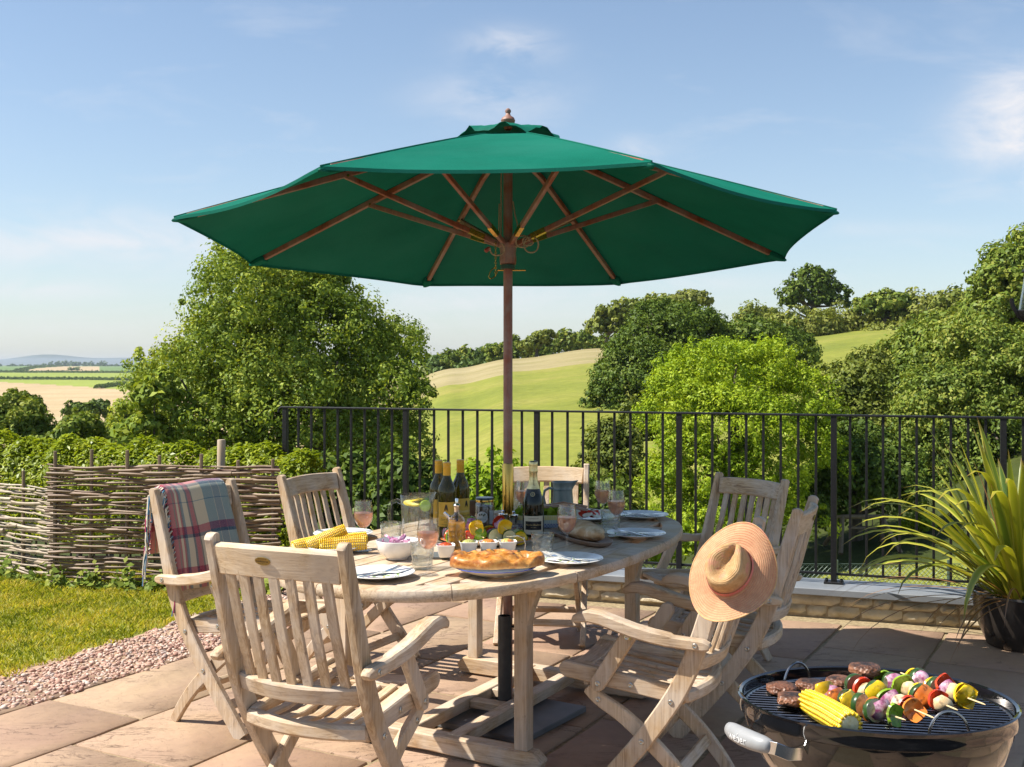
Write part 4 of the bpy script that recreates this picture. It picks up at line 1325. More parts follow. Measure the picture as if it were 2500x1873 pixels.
ROPE = M_noise('cotton_rope', [(.3, (.27, .19, .11)), (.7, (.44, .33, .21))], 300, 3, .9, .5)
mb = MB()
mb.tube([(-.028, -.012, ZA - .06), (-.029, -.014, 2.2), (-.030, -.016, HUBZ + .03)], .003, 6)
mb.tube([(-.037, -.012, HUBZ + .19), (-.038, -.014, HUBZ + .12), (-.040, -.016, HUBZ + .05)], .003, 6)
mb.tube([(.021, -.012, HUBZ + .2), (.030, -.02, HUBZ + .14), (.040, -.026, HUBZ + .1), (.040, -.03, HUBZ + .05)], .003, 6)
for (cx, cz, rx, rz, a0, a1) in [(.062, HUBZ + .02, .028, .026, 0, 6.0), (.098, HUBZ + .006, .030, .034, 2.2, 8.4), (.085, HUBZ + .022, .022, .02, 1, 6), (-.045, HUBZ - .012, .03, .028, 3, 7.2)]:
    mb.tube([(cx + rx * cos(a), -.055 - .006 * sin(3 * a), cz + rz * sin(a)) for a in np.linspace(a0, a1, 22)], .0034, 6)
obj('rope', mb, ROPE, par)
mb = MB(); mb.lathe([(.006, .012), (.009, .0), (.0095, -.012), (.004, -.016)], 8, True); mb.xf(Matrix.Translation((-.085, -.05, HUBZ - .012)) @ Euler((0, radians(50), 0)).to_matrix().to_4x4())
obj('rope_toggle', mb, M_flat('red_plastic', (.32, .05, .03), .4), par)

# base under the table: slate-grey square slabs with a steel tube
base = thing('parasol_stand', 'square slate-grey parasol stand with black steel tube under the table', 'parasol stand', (-.03, 4.605, 0), radians(57))
M_PLATE = M_noise('grey_base_slab', [(.3, (.085, .095, .105)), (.7, (.17, .18, .19))], 5, 7, .55, .3)
mb = MB(); mb.sweep([(-.245, 0, .016), (.245, 0, .016)], .245, .012, (0, 1, 0), .003); obj('slab', mb, M_PLATE, base)
mb = MB(); mb.lathe([(.0215, .42), (.027, .42), (.0275, .415), (.0275, .03), (.02, .028)], 24); obj('tube', mb, M_noise('dark_steel', [(.3, (.018, .018, .02)), (.7, (.04, .038, .038))], 25, 5, .45, .1), base)
mb = MB(); mb.tube([(.025, -.01, .37), (.05, -.02, .37)], .005, 8); mb.tube([(.05, -.02, .355), (.05, -.02, .385)], .006, 6); obj('clamp_screw', mb, BLACK_IRON, base)

# ------------------------------------------------------------------ extending oval table
TT_ = .76
TC = Vector((-.045, 4.414, 0)); TA = radians(61)
table = thing('dining_table', 'long oval weathered teak dining table with slatted top', 'table', (TC.x, TC.y, 0), TA - pi / 2)
# local frame: y along the table, x across
LA, LB, NN_ = 1.06, .595, 2.43


def sup(a, A=LA, B=LB):
    c, s = cos(a), sin(a)
    return (B * abs(c) ** (2 / NN_) * (1 if c >= 0 else -1), A * abs(s) ** (2 / NN_) * (1 if s >= 0 else -1))


RIMW = .085
nseg = 10
for sgm in range(nseg):
    a0 = 2 * pi * sgm / nseg + .25; a1 = 2 * pi * (sgm + 1) / nseg + .25 - .004
    rings = []
    K = 14
    for i in range(K + 1):
        a = a0 + (a1 - a0) * i / K
        ox_, oy_ = sup(a); ix, iy = sup(a, LA - RIMW, LB - RIMW)
        sec = []
        for t, z in [(0, .0), (.0, .03), (-.0, .038), (.85, .038), (.94, .036), (.99, .028), (1.0, .019), (.99, .010), (.94, .002), (.85, 0)]:
            sec.append((ix + (ox_ - ix) * t, iy + (oy_ - iy) * t, TT_ - .038 + z))
        rings.append(sec)
    m_ = MB(); m_.rings(rings, True); obj('rim_board', m_, WY if 1 < (sgm % 5) < 4 else WX, table, True, 40)
# slats run along the table, with cross boards where the leaves meet
leafs = [(-LA + RIMW, -.36), (-.275, .30), (.385, LA - RIMW)]
for (y0, y1) in leafs:
    nw = 14; w = 2 * (LB - RIMW) / nw
    for i in range(nw):
        x0 = -(LB - RIMW) + i * w + .003; x1 = x0 + w - .006
        xm = max(abs(x0), abs(x1))
        f = max(0, 1 - (xm / (LB - RIMW)) ** NN_) ** (1 / NN_) * (LA - RIMW)
        ya, yb = max(y0, -f - .012), min(y1, f + .012)
        if yb - ya < .04: continue
        m_ = MB(); m_.sweep([((x0 + x1) / 2, ya + .0015, TT_ - .011), ((x0 + x1) / 2, yb - .0015, TT_ - .011)], (x1 - x0) / 2, .010, (1, 0, 0), .002)
        obj('slat', m_, WY, table)
for yc in (-.3175, .3425):
    m_ = MB(); m_.sweep([(-(LB - RIMW) - .01, yc, TT_ - .012), ((LB - RIMW) + .01, yc, TT_ - .012)], .040, .010, (0, 1, 0), .002); obj('cross_board', m_, WX, table)
# frame, legs, feet: built about the pole
PC = Vector((-.065, 4.635, 0)) - TC
rot = Matrix.Rotation(-(TA - pi / 2), 3, 'Z'); PC = rot @ PC
A2 = radians(61.3) - TA


def L2(a, b, z):
    """a metres along, b across, relative to the middle of the trestles"""
    x = PC.x + b * cos(A2) - a * sin(A2); y = PC.y + a * cos(A2) + b * sin(A2)
    return (x, y, z)


for a in (-.5, .5):
    m_ = MB(); m_.sweep([L2(a, -.47, .03), L2(a, -.44, .045), L2(a, -.30, .046), L2(a, 0, .05), L2(a, .30, .046), L2(a, .44, .045), L2(a, .47, .03)], .0325, [.022, .035, .036, .03, .036, .035, .022], (0, 1, 0), .005)
    obj('foot_bar', m_, WX, table)
    for b in (-.395, .395):
        m_ = MB(); m_.sweep([L2(a, b, .078), L2(a, b, .40), L2(a, b, .70)], .0265, .0260, (1, 0, 0), .004); obj('leg', m_, WZ, table)
        m_ = MB(); m_.sweep([L2(a, b + .015, .50), L2(a, b + .026, .58), L2(a, b + .05, .66), L2(a, b + .09, .705)], .022, [.006, .014, .02, .012], (0, 1, 0), .003); obj('leg_bracket', m_, WZ, table)
    m_ = MB(); m_.sweep([L2(a, -.46, .69), L2(a, .46, .69)], .02, .028, (0, 1, 0), .003); obj('bearer', m_, WX, table)
for b in (-.105, .105):
    m_ = MB(); m_.sweep([L2(-.5, b, .062), L2(.5, b, .062)], .03, .022, (1, 0, 0), .003); obj('stretcher', m_, WY, table)
for a in (-.06, .12):
    m_ = MB(); m_.sweep([L2(a, -.076, .062), L2(a, .076, .062)], .028, .016, (0, 1, 0), .003); obj('stretcher_spacer', m_, WX, table)
for b in (-.20, .20):
    m_ = MB(); m_.sweep([L2(-.85, b, .698), L2(.75, b, .698)], .018, .02, (1, 0, 0), .003); obj('slide_rail', m_, WY, table)

# ------------------------------------------------------------------ folding armchairs
M_BRK = M_flat('yellow_zinc', (.46, .42, .14), .35, .8)


def interp_path(pts, n=16):
    """Catmull-Rom through (y,z) points"""
    P = [pts[0]] + list(pts) + [pts[-1]]; out = []
    for i in range(1, len(P) - 2):
        for k in range(n // (len(pts) - 1) + 1):
            t = k / (n // (len(pts) - 1) + 1)
            out.append(tuple(.5 * ((2 * P[i][c]) + (-P[i - 1][c] + P[i + 1][c]) * t + (2 * P[i - 1][c] - 5 * P[i][c] + 4 * P[i + 1][c] - P[i + 2][c]) * t * t + (-P[i - 1][c] + 3 * P[i][c] - 3 * P[i + 1][c] + P[i + 2][c]) * t ** 3) for c in (0, 1)))
    out.append(tuple(pts[-1]))
    return out


POST = interp_path([(-.338, .895), (-.29, .73), (-.243, .568), (-.205, .468), (-.154, .371), (-.057, .231), (.06, .088), (.132, .0)], 28)
RLEG = interp_path([(.145, .372), (.104, .338), (.02, .291), (-.057, .231), (-.145, .152), (-.215, .07), (-.262, 0)], 24)


def post_y(z):
    for (y0, z0), (y1, z1) in zip(POST, POST[1:]):
        if z1 <= z <= z0: return y0 + (y1 - y0) * (z0 - z) / (z0 - z1 + 1e-9)
    return POST[0][0]


bolt_mb = MB(); bolt_mb.lathe([(.0006, .0005), (.0022, .0005), (.003, .0028), (.006, .0035), (.0085, .002), (.009, 0)], 14)
BOLT_ME = mesh_from('bolt', bolt_mb, BOLT)
BADGE = M_flat('bronze_badge', (.30, .215, .07), .35, .9)
INK = M_flat('dark_ink', (.02, .016, .01), .6)


def make_chair():
    t = thing('folding_armchair', '', 'chair')
    t_post = [(0, y, z) for y, z in POST]
    N = len(POST)
    for s in (-1, 1):
        W = [.020 + .0105 * min(1, i / (N * .30)) for i in range(N)]
        path = [(s * .222, y, z) for y, z in POST]
        # rounded top
        tp = Vector(path[0]) - Vector(path[1]); tp.normalize()
        top = [tuple(Vector(path[0]) + tp * .018 * cos(pi / 2 * k / 4)) for k in range(4)]
        m_ = MB(); m_.sweep(top + path, .0145, [.020 * sin(pi / 2 * k / 4) + .003 for k in range(4)] + W, (1, 0, 0), .0045, False); obj('post', m_, WZ, t)
        m_ = MB(); m_.sweep([(s * .186, y, z) for y, z in RLEG], .0125, [.019 + .006 * sin(pi * i / (len(RLEG) - 1)) for i in range(len(RLEG))], (1, 0, 0), .004); obj('rear_leg', m_, WZ, t)
        # arm
        ap = [(-.287, .561), (-.283, .564), (-.265, .567), (-.20, .568), (-.165, .570), (-.155, .573), (-.10, .580), (-.04, .591), (.02, .607), (.07, .621), (.11, .626), (.14, .622), (.158, .613), (.166, .605)]
        hb = [.006, .012, .0175, .0185, .0185, .0205, .0205, .0205, .0205, .0205, .0195, .0175, .0135, .007]
        wd = [.013, .016, .018, .018, .018, .022, .0235, .0245, .0255, .026, .026, .0255, .024, .020]
        m_ = MB(); m_.sweep([(s * .256, y, z) for y, z in ap], wd, hb, (1, 0, 0), .006, False); obj('armrest', m_, WY, t)
        m_ = MB(); m_.round_bar((s * .220, -.008, .562), (s * .220, .096, .398), .0125, .0255, (1, 0, 0), .004); obj('arm_strut', m_, WZ, t)
        m_ = MB(); m_.sweep([(s * .236, -.016, .592), (s * .236, -.008, .556)], .0015, .012, (1, 0, 0), .001); obj('bracket', m_, M_BRK, t)
        m_ = MB(); m_.round_bar((s * .192, -.175, .383), (s * .192, .215, .428), .0135, .027, (1, 0, 0), .004); obj('seat_rail', m_, WY, t)
        for (y, z, x) in [(-.243, .567, .2745), (-.008, .562, .2385), (.094, .400, .2335), (-.01, .400, .2065), (-.154, .371, .2375), (.104, .338, .1995), (-.057, .231, .2375)]:
            o = obj('bolt', BOLT_ME, None, t, loc=(s * x, y, z)); o.rotation_euler = (0, s * pi / 2, 0)
    K = 14
    # back rails
    tr = []; lr = []
    for i in range(K + 1):
        u = -1 + 2 * i / K
        tr.append((u * .2075, post_y(.845) - .004 - .030 * (1 - u * u), .845 + .006 * (1 - u * u)))
        lr.append((u * .2075, post_y(.492) - .002 - .045 * (1 - u * u), .492 - .004 * (1 - u * u)))
    bt = Vector((0, -.28, .96)).normalized()
    m_ = MB(); m_.sweep(tr, .0435, .0125, bt, .005); rail = obj('top_rail', m_, WX, t)
    m_ = MB(); m_.sweep(lr, .025, .0125, bt, .005); obj('lower_back_rail', m_, WX, t)
    for i in range(7):
        x = -.162 + .054 * i; u = x / .2075
        p0 = (x, post_y(.492) + .000 - .045 * (1 - u * u), .50); p1 = (x, post_y(.845) - .002 - .030 * (1 - u * u), .825)
        mid = ((p0[0]), (p0[1] + p1[1]) / 2 - .006, (p0[2] + p1[2]) / 2)
        m_ = MB(); m_.sweep([p0, mid, p1], .0155, .006, (1, 0, 0), .002); obj('back_slat', m_, WZ, t)
    # seat
    rr_ = [(u * .205, -.185 - .040 * (1 - u * u), .384 - .002 * (1 - u * u)) for u in np.linspace(-1, 1, K + 1)]
    m_ = MB(); m_.sweep(rr_, .021, .018, (0, 0, 1), .008); obj('rear_seat_rail', m_, WX, t)
    fr = [(u * .178, .205, .432 - .022 * (1 - u * u)) for u in np.linspace(-1, 1, K + 1)]
    m_ = MB(); m_.sweep(fr, .034, .010, (0, 1, .05), .004); obj('front_seat_board', m_, WX, t)
    for i in range(6):
        x = -.145 + .058 * i; u = x / .178; dz = -.020 * (1 - u * u)
        m_ = MB(); m_.sweep([(x, -.215 + .03 * u * u, .392 + dz * .3), (x, -.1, .396 + dz), (x, .05, .414 + dz), (x, .175, .430 + dz)], .0165, .0065, (1, 0, 0), .003); obj('seat_slat', m_, WY, t)
    m_ = MB(); m_.sweep([(-.178, .155, .395), (.178, .155, .395)], .02, .009, (0, 0, 1), .003); obj('seat_bearer', m_, WX, t)
    m_ = MB(); m_.sweep([(-.175, -.165, .13), (.175, -.165, .13)], .018, .009, (0, .6, .8), .003); obj('stretcher', m_, WX, t)
    m_ = MB(); m_.sweep([(-.208, .045, .105), (.208, .045, .105)], .018, .009, (0, -.6, .8), .003); obj('stretcher', m_, WX, t)
    # maker's badge on the rear of the top rail
    c = Vector((-.02, post_y(.855) - .004 - .030 * (1 - (.02 / .2075) ** 2) - .0142, .855)); nrm = Vector((-.02, -.96, -.28)).normalized()
    q = nrm.to_track_quat('Z', 'Y').to_matrix().to_4x4()
    m_ = MB(); m_.rings([[(.026 * r * cos(a), .0115 * r * sin(a), z) for a in np.linspace(0, 2 * pi, 29)[:-1]] for r, z in ((1, -.0005), (1, .0008), (.95, .0013), (.9, .0011))]); m_.xf(Matrix.Translation(c) @ q)
    bd = obj('badge', m_, BADGE, rail)
    m_ = text_mb('bramblecrest', .0078); m_.v = [(x, y * 1.1, .0018) for x, y, _ in m_.v]
    m2 = text_mb('100% Plantation Teak', .0034); m_.add([(x, y + .0062, .0018) for x, y, _ in m2.v], m2.f)
    m2 = text_mb('www.bramblecrest.com', .0032); m_.add([(x, y - .0062, .0018) for x, y, _ in m2.v], m2.f)
    m_.xf(Matrix.Translation(c) @ q)
    obj('lettering', m_, INK, bd if False else rail, False)
    return t


chair0 = make_chair()
CH = [('front', (-.514, 3.431), 65.7, 1.059, 'armchair nearest the camera at left, its back and oval badge facing us'),
      ('hat', (.462, 3.862), 155.6, 1.003, 'armchair at the right front with the straw hat on its back post'),
      ('blanket', (-1.052, 4.615), -28.9, 1.033, 'armchair at the left with the plaid blanket over its back'),
      ('left', (-.692, 5.393), -26.9, 1.009, 'empty armchair behind the corn cobs near the woven hurdle'),
      ('back', (.154, 5.898), -96.2, .983, 'sun-bleached armchair at the far side, behind the champagne bottle'),
      ('rback', (.935, 5.51), -144.7, .966, 'shaded grey armchair at the far right corner of the table'),
      ('right', (.837, 4.538), 157.7, .995, 'armchair at the right seen edge-on just behind the straw hat')]
CHAIRS = {}
for i, (k, p, a, zs, lb) in enumerate(CH):
    o = chair0 if i == 0 else copy_tree(chair0)
    o.location = (p[0], p[1], .001); o.rotation_euler = (0, 0, radians(a) - pi / 2); o.scale = (1, 1, zs)
    o['label'] = lb; o['group'] = 'folding armchairs around the table'
    CHAIRS[k] = o
# ------------------------------------------------------------------ things on the table
TZ = TT_ + .0012


def on_table(u, v):
    x, y = gp(u, v, TT_)
    return (x, y, TZ)


WINE = bpy.data.materials.new('x'); bpy.data.materials.remove(WINE)


def M_liquid(name, col, dens=.0, trans=.85):
    m, nt, N, L, B = nodes_of(name)
    N.remove(B); out = N['Material Output']
    t = N.new('ShaderNodeBsdfTransparent'); t.inputs['Color'].default_value = (*col, 1)
    d = N.new('ShaderNodeBsdfTranslucent'); d.inputs['Color'].default_value = (*col, 1)
    df = N.new('ShaderNodeBsdfGlossy'); df.inputs['Roughness'].default_value = .02
    g = N.new('ShaderNodeBsdfGlass'); g.inputs['Color'].default_value = (*col, 1); g.inputs['IOR'].default_value = 1.33
    m1 = N.new('ShaderNodeMixShader'); m1.inputs[0].default_value = 1 - trans
    L.new(t.outputs[0], m1.inputs[1]); L.new(d.outputs[0], m1.inputs[2])
    m2 = N.new('ShaderNodeMixShader'); m2.inputs[0].default_value = .0
    L.new(m1.outputs[0], m2.inputs[1]); L.new(g.outputs[0], m2.inputs[2])
    fr = thin_fresnel(N, L, .02, .3)
    m3 = N.new('ShaderNodeMixShader'); L.new(fr, m3.inputs[0])
    L.new(m2.outputs[0], m3.inputs[1]); L.new(df.outputs[0], m3.inputs[2])
    L.new(m3.outputs[0], out.inputs['Surface'])
    return m


ROSE = M_liquid('rose_wine', (.985, .68, .55), trans=.66)
WATER = M_liquid('water', (.95, .97, .97), trans=.95)
OIL = M_liquid('olive_oil', (.97, .66, .08), trans=.35)
bowl_out = [(.0045, .078), (.010, .083), (.022, .094), (.031, .108), (.0355, .125), (.036, .138), (.034, .158), (.0295, .184)]
wine_lv = .140


def wine_glass(label, x, y):
    g = thing('wine_glass', label, 'wine glass', (x, y, TZ), RNG.uniform(0, 6), 'glasses of rose wine')
    prof = [(.0005, .0), (.031, .0), (.0335, .001), (.033, .002), (.012, .0045), (.005, .012), (.0036, .03), (.0036, .06)] + bowl_out + [(r - .0011, z + .0002) for r, z in reversed(bowl_out[2:])] + [(.012, .0862), (.0005, .0838)]
    m_ = MB(); m_.lathe(prof, 32); obj('bowl_and_stem', m_, GLASS, g, True, 60)
    inn = [(r - .0016, z) for r, z in bowl_out if z < wine_lv and r > .02]
    rl = np.interp(wine_lv, [z for r, z in bowl_out], [r for r, z in bowl_out]) - .0016
    m_ = MB(); m_.lathe([(.0005, .0850), (.011, .0872)] + inn + [(rl, wine_lv), (.0005, wine_lv)], 32); obj('wine', m_, ROSE, g, True, 40)
    return g


for lb, x, y in [('rose wine glass at left, beside the corn cobs', (887 - 1250) / 2750 * 4.15, 4.15),
                 ('rose wine glass standing in front of the ramekins and tumbler', (1045 - 1250) / 2750 * 3.67, 3.67),
                 ('rose wine glass between the ciabatta board and the champagne bottle', (1384 - 1250) / 2750 * 4.03, 4.03),
                 ('rearmost rose wine glass on the right part of the table', (1472 - 1250) / 2750 * 4.86, 4.86),
                 ('rose wine glass beside the tumbler on the shaded right part', (1505 - 1250) / 2750 * 4.5, 4.5),
                 ('rose wine glass half hidden behind the champagne bottle', (1278 - 1250) / 2750 * 4.86, 4.86)]:
    wine_glass(lb, x, y)


def tumbler(label, x, y):
    prof = [(.0005, 0), (.030, 0), (.0335, .003), (.036, .02), (.0415, .09), (.0400, .0905), (.0345, .02), (.031, .013), (.0005, .012)]
    m_ = MB(); m_.lathe(prof, 32)
    return tag(obj('tumbler', m_, GLASS_BUMPY, None, True, 60, (x, y, TZ)), label, 'tumbler', 'dimpled glass tumblers')


for lb, u, Y in [('dimpled tumbler left of the glass water jug', 955, 4.25), ('dimpled tumbler in front of the onion bowl', 1031, 3.79),
                 ('dimpled tumbler between flatbread plate and champagne bottle', 1325, 3.98), ('dimpled tumbler on the shaded right part of the table', 1491, 4.6),
                 ('dimpled tumbler half hidden behind the parasol pole', 1252, 4.97)]:
    tumbler(lb, (u - 1250) / 2750 * Y, Y)

# water jug with lemon
jx, jy = (1016 - 1250) / 2750 * 4.34, 4.34
jug = thing('water_jug', 'glass water jug with lemon and lime slices', 'jug', (jx, jy, TZ), radians(8))
m_ = MB()
rings = []
for r, z in [(.0005, .0), (.05, .0), (.053, .004), (.054, .03), (.058, .12), (.061, .185), (.0595, .186), (.0565, .12), (.052, .03), (.05, .012), (.0005, .011)]:
    ring = []
    for j in range(36):
        a = 2 * pi * j / 36
        sp = max(0, cos(a)) ** 8 * .02 * max(0, (z - .13) / .056)
        ring.append(((r + sp) * cos(a), r * sin(a), z + sp * .35))
    rings.append(ring)
m_.rings(rings, False); obj('body', m_, GLASS, jug, True, 60)
m_ = MB(); m_.sweep([(-.056, 0, .155), (-.075, 0, .163), (-.098, 0, .155), (-.105, 0, .12), (-.10, 0, .07), (-.085, 0, .03), (-.058, 0, .02)], .0075, [.008] * 7, (0, 1, 0), .004); obj('handle', m_, GLASS, jug)
m_ = MB(); m_.lathe([(.0005, .0115), (.0498, .0125), (.052, .03), (.0562, .12), (.0576, .148), (.0005, .148)], 32); obj('water', m_, WATER, jug, True, 40)
LEMON = M_noise('lemon_flesh', [(.3, (.72, .60, .10)), (.7, (.83, .74, .30))], 60, 4, .4)
LEMRIND = M_noise('lemon_rind', [(.3, (.75, .56, .02)), (.7, (.80, .64, .04))], 60, 4, .4)
LIME = M_noise('lime_rind', [(.3, (.30, .45, .02)), (.7, (.42, .55, .06))], 40, 4, .4)


def slice_(name, r, h, loc, rot, rind, flesh, parent):
    m_ = MB(); m_.lathe([(r * .9, -h / 2), (r, -h * .35), (r, h * .35), (r * .9, h / 2)], 22)
    o = obj(name, m_, rind, parent, loc=loc, rot=rot)
    m_ = MB(); m_.lathe([(.0005, -h / 2 - .0001), (r * .9, -h / 2 - .0001)], 22); m_.lathe([(r * .9, h / 2 + .0001), (.0005, h / 2 + .0001)], 22)
    obj('flesh', m_, flesh, o)
    return o


slice_('lemon_slice', .032, .007, (-.018, -.01, .152), (radians(12), radians(8), 0), LEMRIND, LEMON, jug)
slice_('lemon_slice', .030, .007, (.004, .012, .161), (radians(-10), radians(-8), 0), LEMRIND, LEMON, jug)
slice_('lime_slice', .022, .008, (.034, -.022, .143), (radians(80), radians(20), 0), LIME, LIME, jug)
slice_('lime_slice', .022, .008, (.030, .01, .158), (radians(14), radians(-20), 0), LIME, LIME, jug)

# wine bottles


def M_bottle(name, col, rough=.04):
    m, nt, N, L, B = nodes_of(name)
    v = coords(N, L, 'Object')
    L.new(ramp(N, L, noise(N, L, v, 12, 3), [(.3, tuple(c * .85 for c in col)), (.7, col)]), B.inputs['Base Color'])
    setp(B, Roughness=rough)
    B.inputs['Transmission Weight'].default_value = .55
    B.inputs['IOR'].default_value = 1.45
    return m


OLIVE_GLASS = M_bottle('olive_bottle_glass', (.10, .085, .006))
DARK_GLASS = M_bottle('dark_green_bottle_glass', (.008, .016, .006))
YCAP = M_flat('amber_cap', (.72, .37, .02), .35)
YLAB = M_noise('amber_label', [(.3, (.68, .42, .05)), (.7, (.74, .47, .07))], 20, 3, .6)
GOLDINK = M_flat('pale_label_ink', (.80, .68, .40), .5)
CREAM = M_noise('cream_label', [(.3, (.62, .53, .36)), (.7, (.70, .61, .44))], 20, 3, .55)
GOLD = M_noise('gold_foil', [(.3, (.62, .48, .20)), (.7, (.80, .66, .34))], 70, 4, .35, .5, Metallic=.75, bdist=.001)
BLACKLAB = M_flat('black_label', (.012, .012, .013), .4)


def cyl_patch(R, z0, z1, a0, a1, n=18, rows=2):
    m_ = MB(); vs = []; fs = []
    for i in range(n + 1):
        a = a0 + (a1 - a0) * i / n
        for k in range(rows):
            vs.append((R * cos(a), R * sin(a), z0 + (z1 - z0) * k / (rows - 1)))
    for i in range(n):
        for k in range(rows - 1):
            q = i * rows + k; fs.append((q, q + rows, q + rows + 1, q + 1))
    return m_.add(vs, fs)


def wine_bottle(label, x, y, face):
    b = thing('wine_bottle', label, 'wine bottle', (x, y, TZ), 0, 'white wine bottles with amber caps')
    R = .0365
    m_ = MB(); m_.lathe([(.0005, .004), (.028, .003), (.034, .0), (R, .004), (R, .185), (.0355, .197), (.031, .211), (.022, .228), (.0165, .243), (.0145, .256), (.0142, .30), (.0005, .30)], 32); obj('glass', m_, OLIVE_GLASS, b, True, 60)
    m_ = MB(); m_.lathe([(.0152, .248), (.0152, .283), (.0156, .284), (.0156, .2865), (.0150, .2875), (.0150, .2905), (.0155, .2912), (.0155, .3015), (.0145, .303), (.0005, .303)], 28); obj('cap', m_, YCAP, b, True, 50)
    a = face
    lab = obj('label', cyl_patch(R + .0004, .055, .150, a - 1.0, a + 1.0), YLAB, b)
    m_ = wrap_text('SHARPHAM', .0115, R + .0008, .098, a); obj('lettering', m_, GOLDINK, lab, False)
    m_ = wrap_text('Dart Valley', .0105, R + .0008, .083, a, .35)
    m2 = wrap_text('RESERVE', .0045, R + .0008, .074, a); m_.add(m2.v, m2.f)
    m2 = wrap_text('ENGLISH QUALITY WINE', .0034, R + .0008, .064, a); m_.add(m2.v, m2.f)
    m2 = wrap_text('DEVON', .0034, R + .0008, .059, a); m_.add(m2.v, m2.f)
    obj('lettering', m_, INK, lab, False)
    # little tree-like emblem
    m_ = MB(); rg = random.Random(4)
    for i in range(9):
        da = (i - 4) * .045
        m_.tube([((R + .0008) * cos(a + da * .35 + da * .9 * t), (R + .0008) * sin(a + da * .35 + da * .9 * t), .141 - .022 * t - .004 * t * abs(i - 4) * .3 + .001 * sin(9 * t + i)) for t in np.linspace(0, 1, 6)], [.0003, .0006, .0008, .0008, .0006, .0003], 4)
    obj('emblem', m_, INK, lab, False)
    return b


FC = -pi / 2
for lb, u, Y, f in [('wine bottle with amber cap, leftmost of the three', 1071, 4.50, FC + .45), ('wine bottle with amber label facing us, middle of the three', 1091, 4.41, FC - .02), ('wine bottle with amber cap, rightmost of the three', 1124, 4.53, FC + .75)]:
    wine_bottle(lb, (u - 1250) / 2750 * Y, Y, f)
# sparkling wine
cx, cy = (1302 - 1250) / 2750 * 4.5, 4.5
ch = thing('champagne_bottle', 'dark champagne bottle with gold foil neck', 'champagne bottle', (cx, cy, TZ))
R = .0425
m_ = MB(); m_.lathe([(.0005, .006), (.03, .004), (.040, .0), (R, .006), (R, .125), (.0405, .143), (.034, .165), (.025, .192), (.0175, .215), (.0155, .235), (.015, .27), (.0005, .27)], 36); obj('glass', m_, DARK_GLASS, ch, True, 60)
m_ = MB(); rr3 = []
for r, z in [(.0262, .190), (.0185, .214), (.0163, .234), (.0158, .252), (.0178, .256), (.0182, .262), (.0160, .270), (.0178, .284), (.0178, .294), (.0150, .2985), (.0005, .299)]:
    rr3.append([((r + .0006 * sin(j * 2.7 + z * 900)) * cos(2 * pi * j / 28), (r + .0006 * sin(j * 1.9 + z * 700)) * sin(2 * pi * j / 28), z) for j in range(28)])
m_.rings(rr3, False); foil = obj('foil', m_, GOLD, ch)
m_ = MB(); m_.lathe([(.0158, .2975), (.0140, .3002), (.0005, .3005)], 20); obj('cap_disc', m_, BLACKLAB, ch)
band = MB(); band.lathe([(.0322, .1715), (.0266, .1885)], 32); obj('neck_band', band.xf(Matrix.Scale(1.012, 4, (1, 0, 0)) @ Matrix.Scale(1.012, 4, (0, 1, 0))), BLACKLAB, ch)
nrm = Vector((-.12, -.95, .30)).normalized()
q = Matrix.Translation(Vector((-.003, -.0325, .170))) @ nrm.to_track_quat('Z', 'Y').to_matrix().to_4x4()
m_ = MB(); m_.lathe([(.0105, -.004), (.0105, .0008), (.0100, .0012), (.0005, .0013)], 24); m_.xf(q); sl = obj('seal', m_, BLACKLAB, ch)
m_ = MB(); m_.lathe([(.0088, .0014), (.0088, .0019), (.0078, .0019), (.0078, .0014)], 24); m_.lathe([(.0060, .0014), (.0060, .0018), (.0055, .0018), (.0055, .0014)], 20)
m_.tube([(0, -.0035, .0018), (0, .0035, .0018)], [.0012, .0006], 5); m_.xf(q); obj('seal_ring', m_, GOLD, sl)
lab = obj('label', cyl_patch(R + .0004, .012, .085, FC - 1.05, FC + 1.05, 24), CREAM, ch)
b2 = obj('label_panel', cyl_patch(R + .0007, .030, .064, FC - .82, FC + .82, 20), BLACKLAB, lab)
m_ = wrap_text('Nicolas Feuillatte', .0098, R + .0012, .050, FC, .3); m2 = wrap_text('BRUT RESERVE', .0034, R + .0012, .040, FC); m_.add(m2.v, m2.f); obj('lettering', m_, GOLD, lab, False)
m_ = wrap_text('CHAMPAGNE', .0068, R + .0008, .075, FC); m2 = wrap_text('EPERNAY FRANCE', .0032, R + .0008, .021, FC); m_.add(m2.v, m2.f); obj('lettering', m_, M_flat('brown_ink', (.16, .10, .04), .5), lab, False)
m_ = MB(); m_.box(-.0085, .0085, -.0005, .0005, -.0002, .0002)
m_ = text_mb('Nicolas Feuillatte', .0085, shear=.3)
m_.v = [((.0172 + .0085 * max(0, .245 - (.232 + x)) / .05) * cos(FC + .1 + y / .018), (.0172 + .0085 * max(0, .245 - (.232 + x)) / .05) * sin(FC + .1 + y / .018), .232 + x) for x, y, _ in m_.v]
obj('lettering', m_, M_flat('brown_foil_ink', (.13, .08, .03), .5), foil, False)

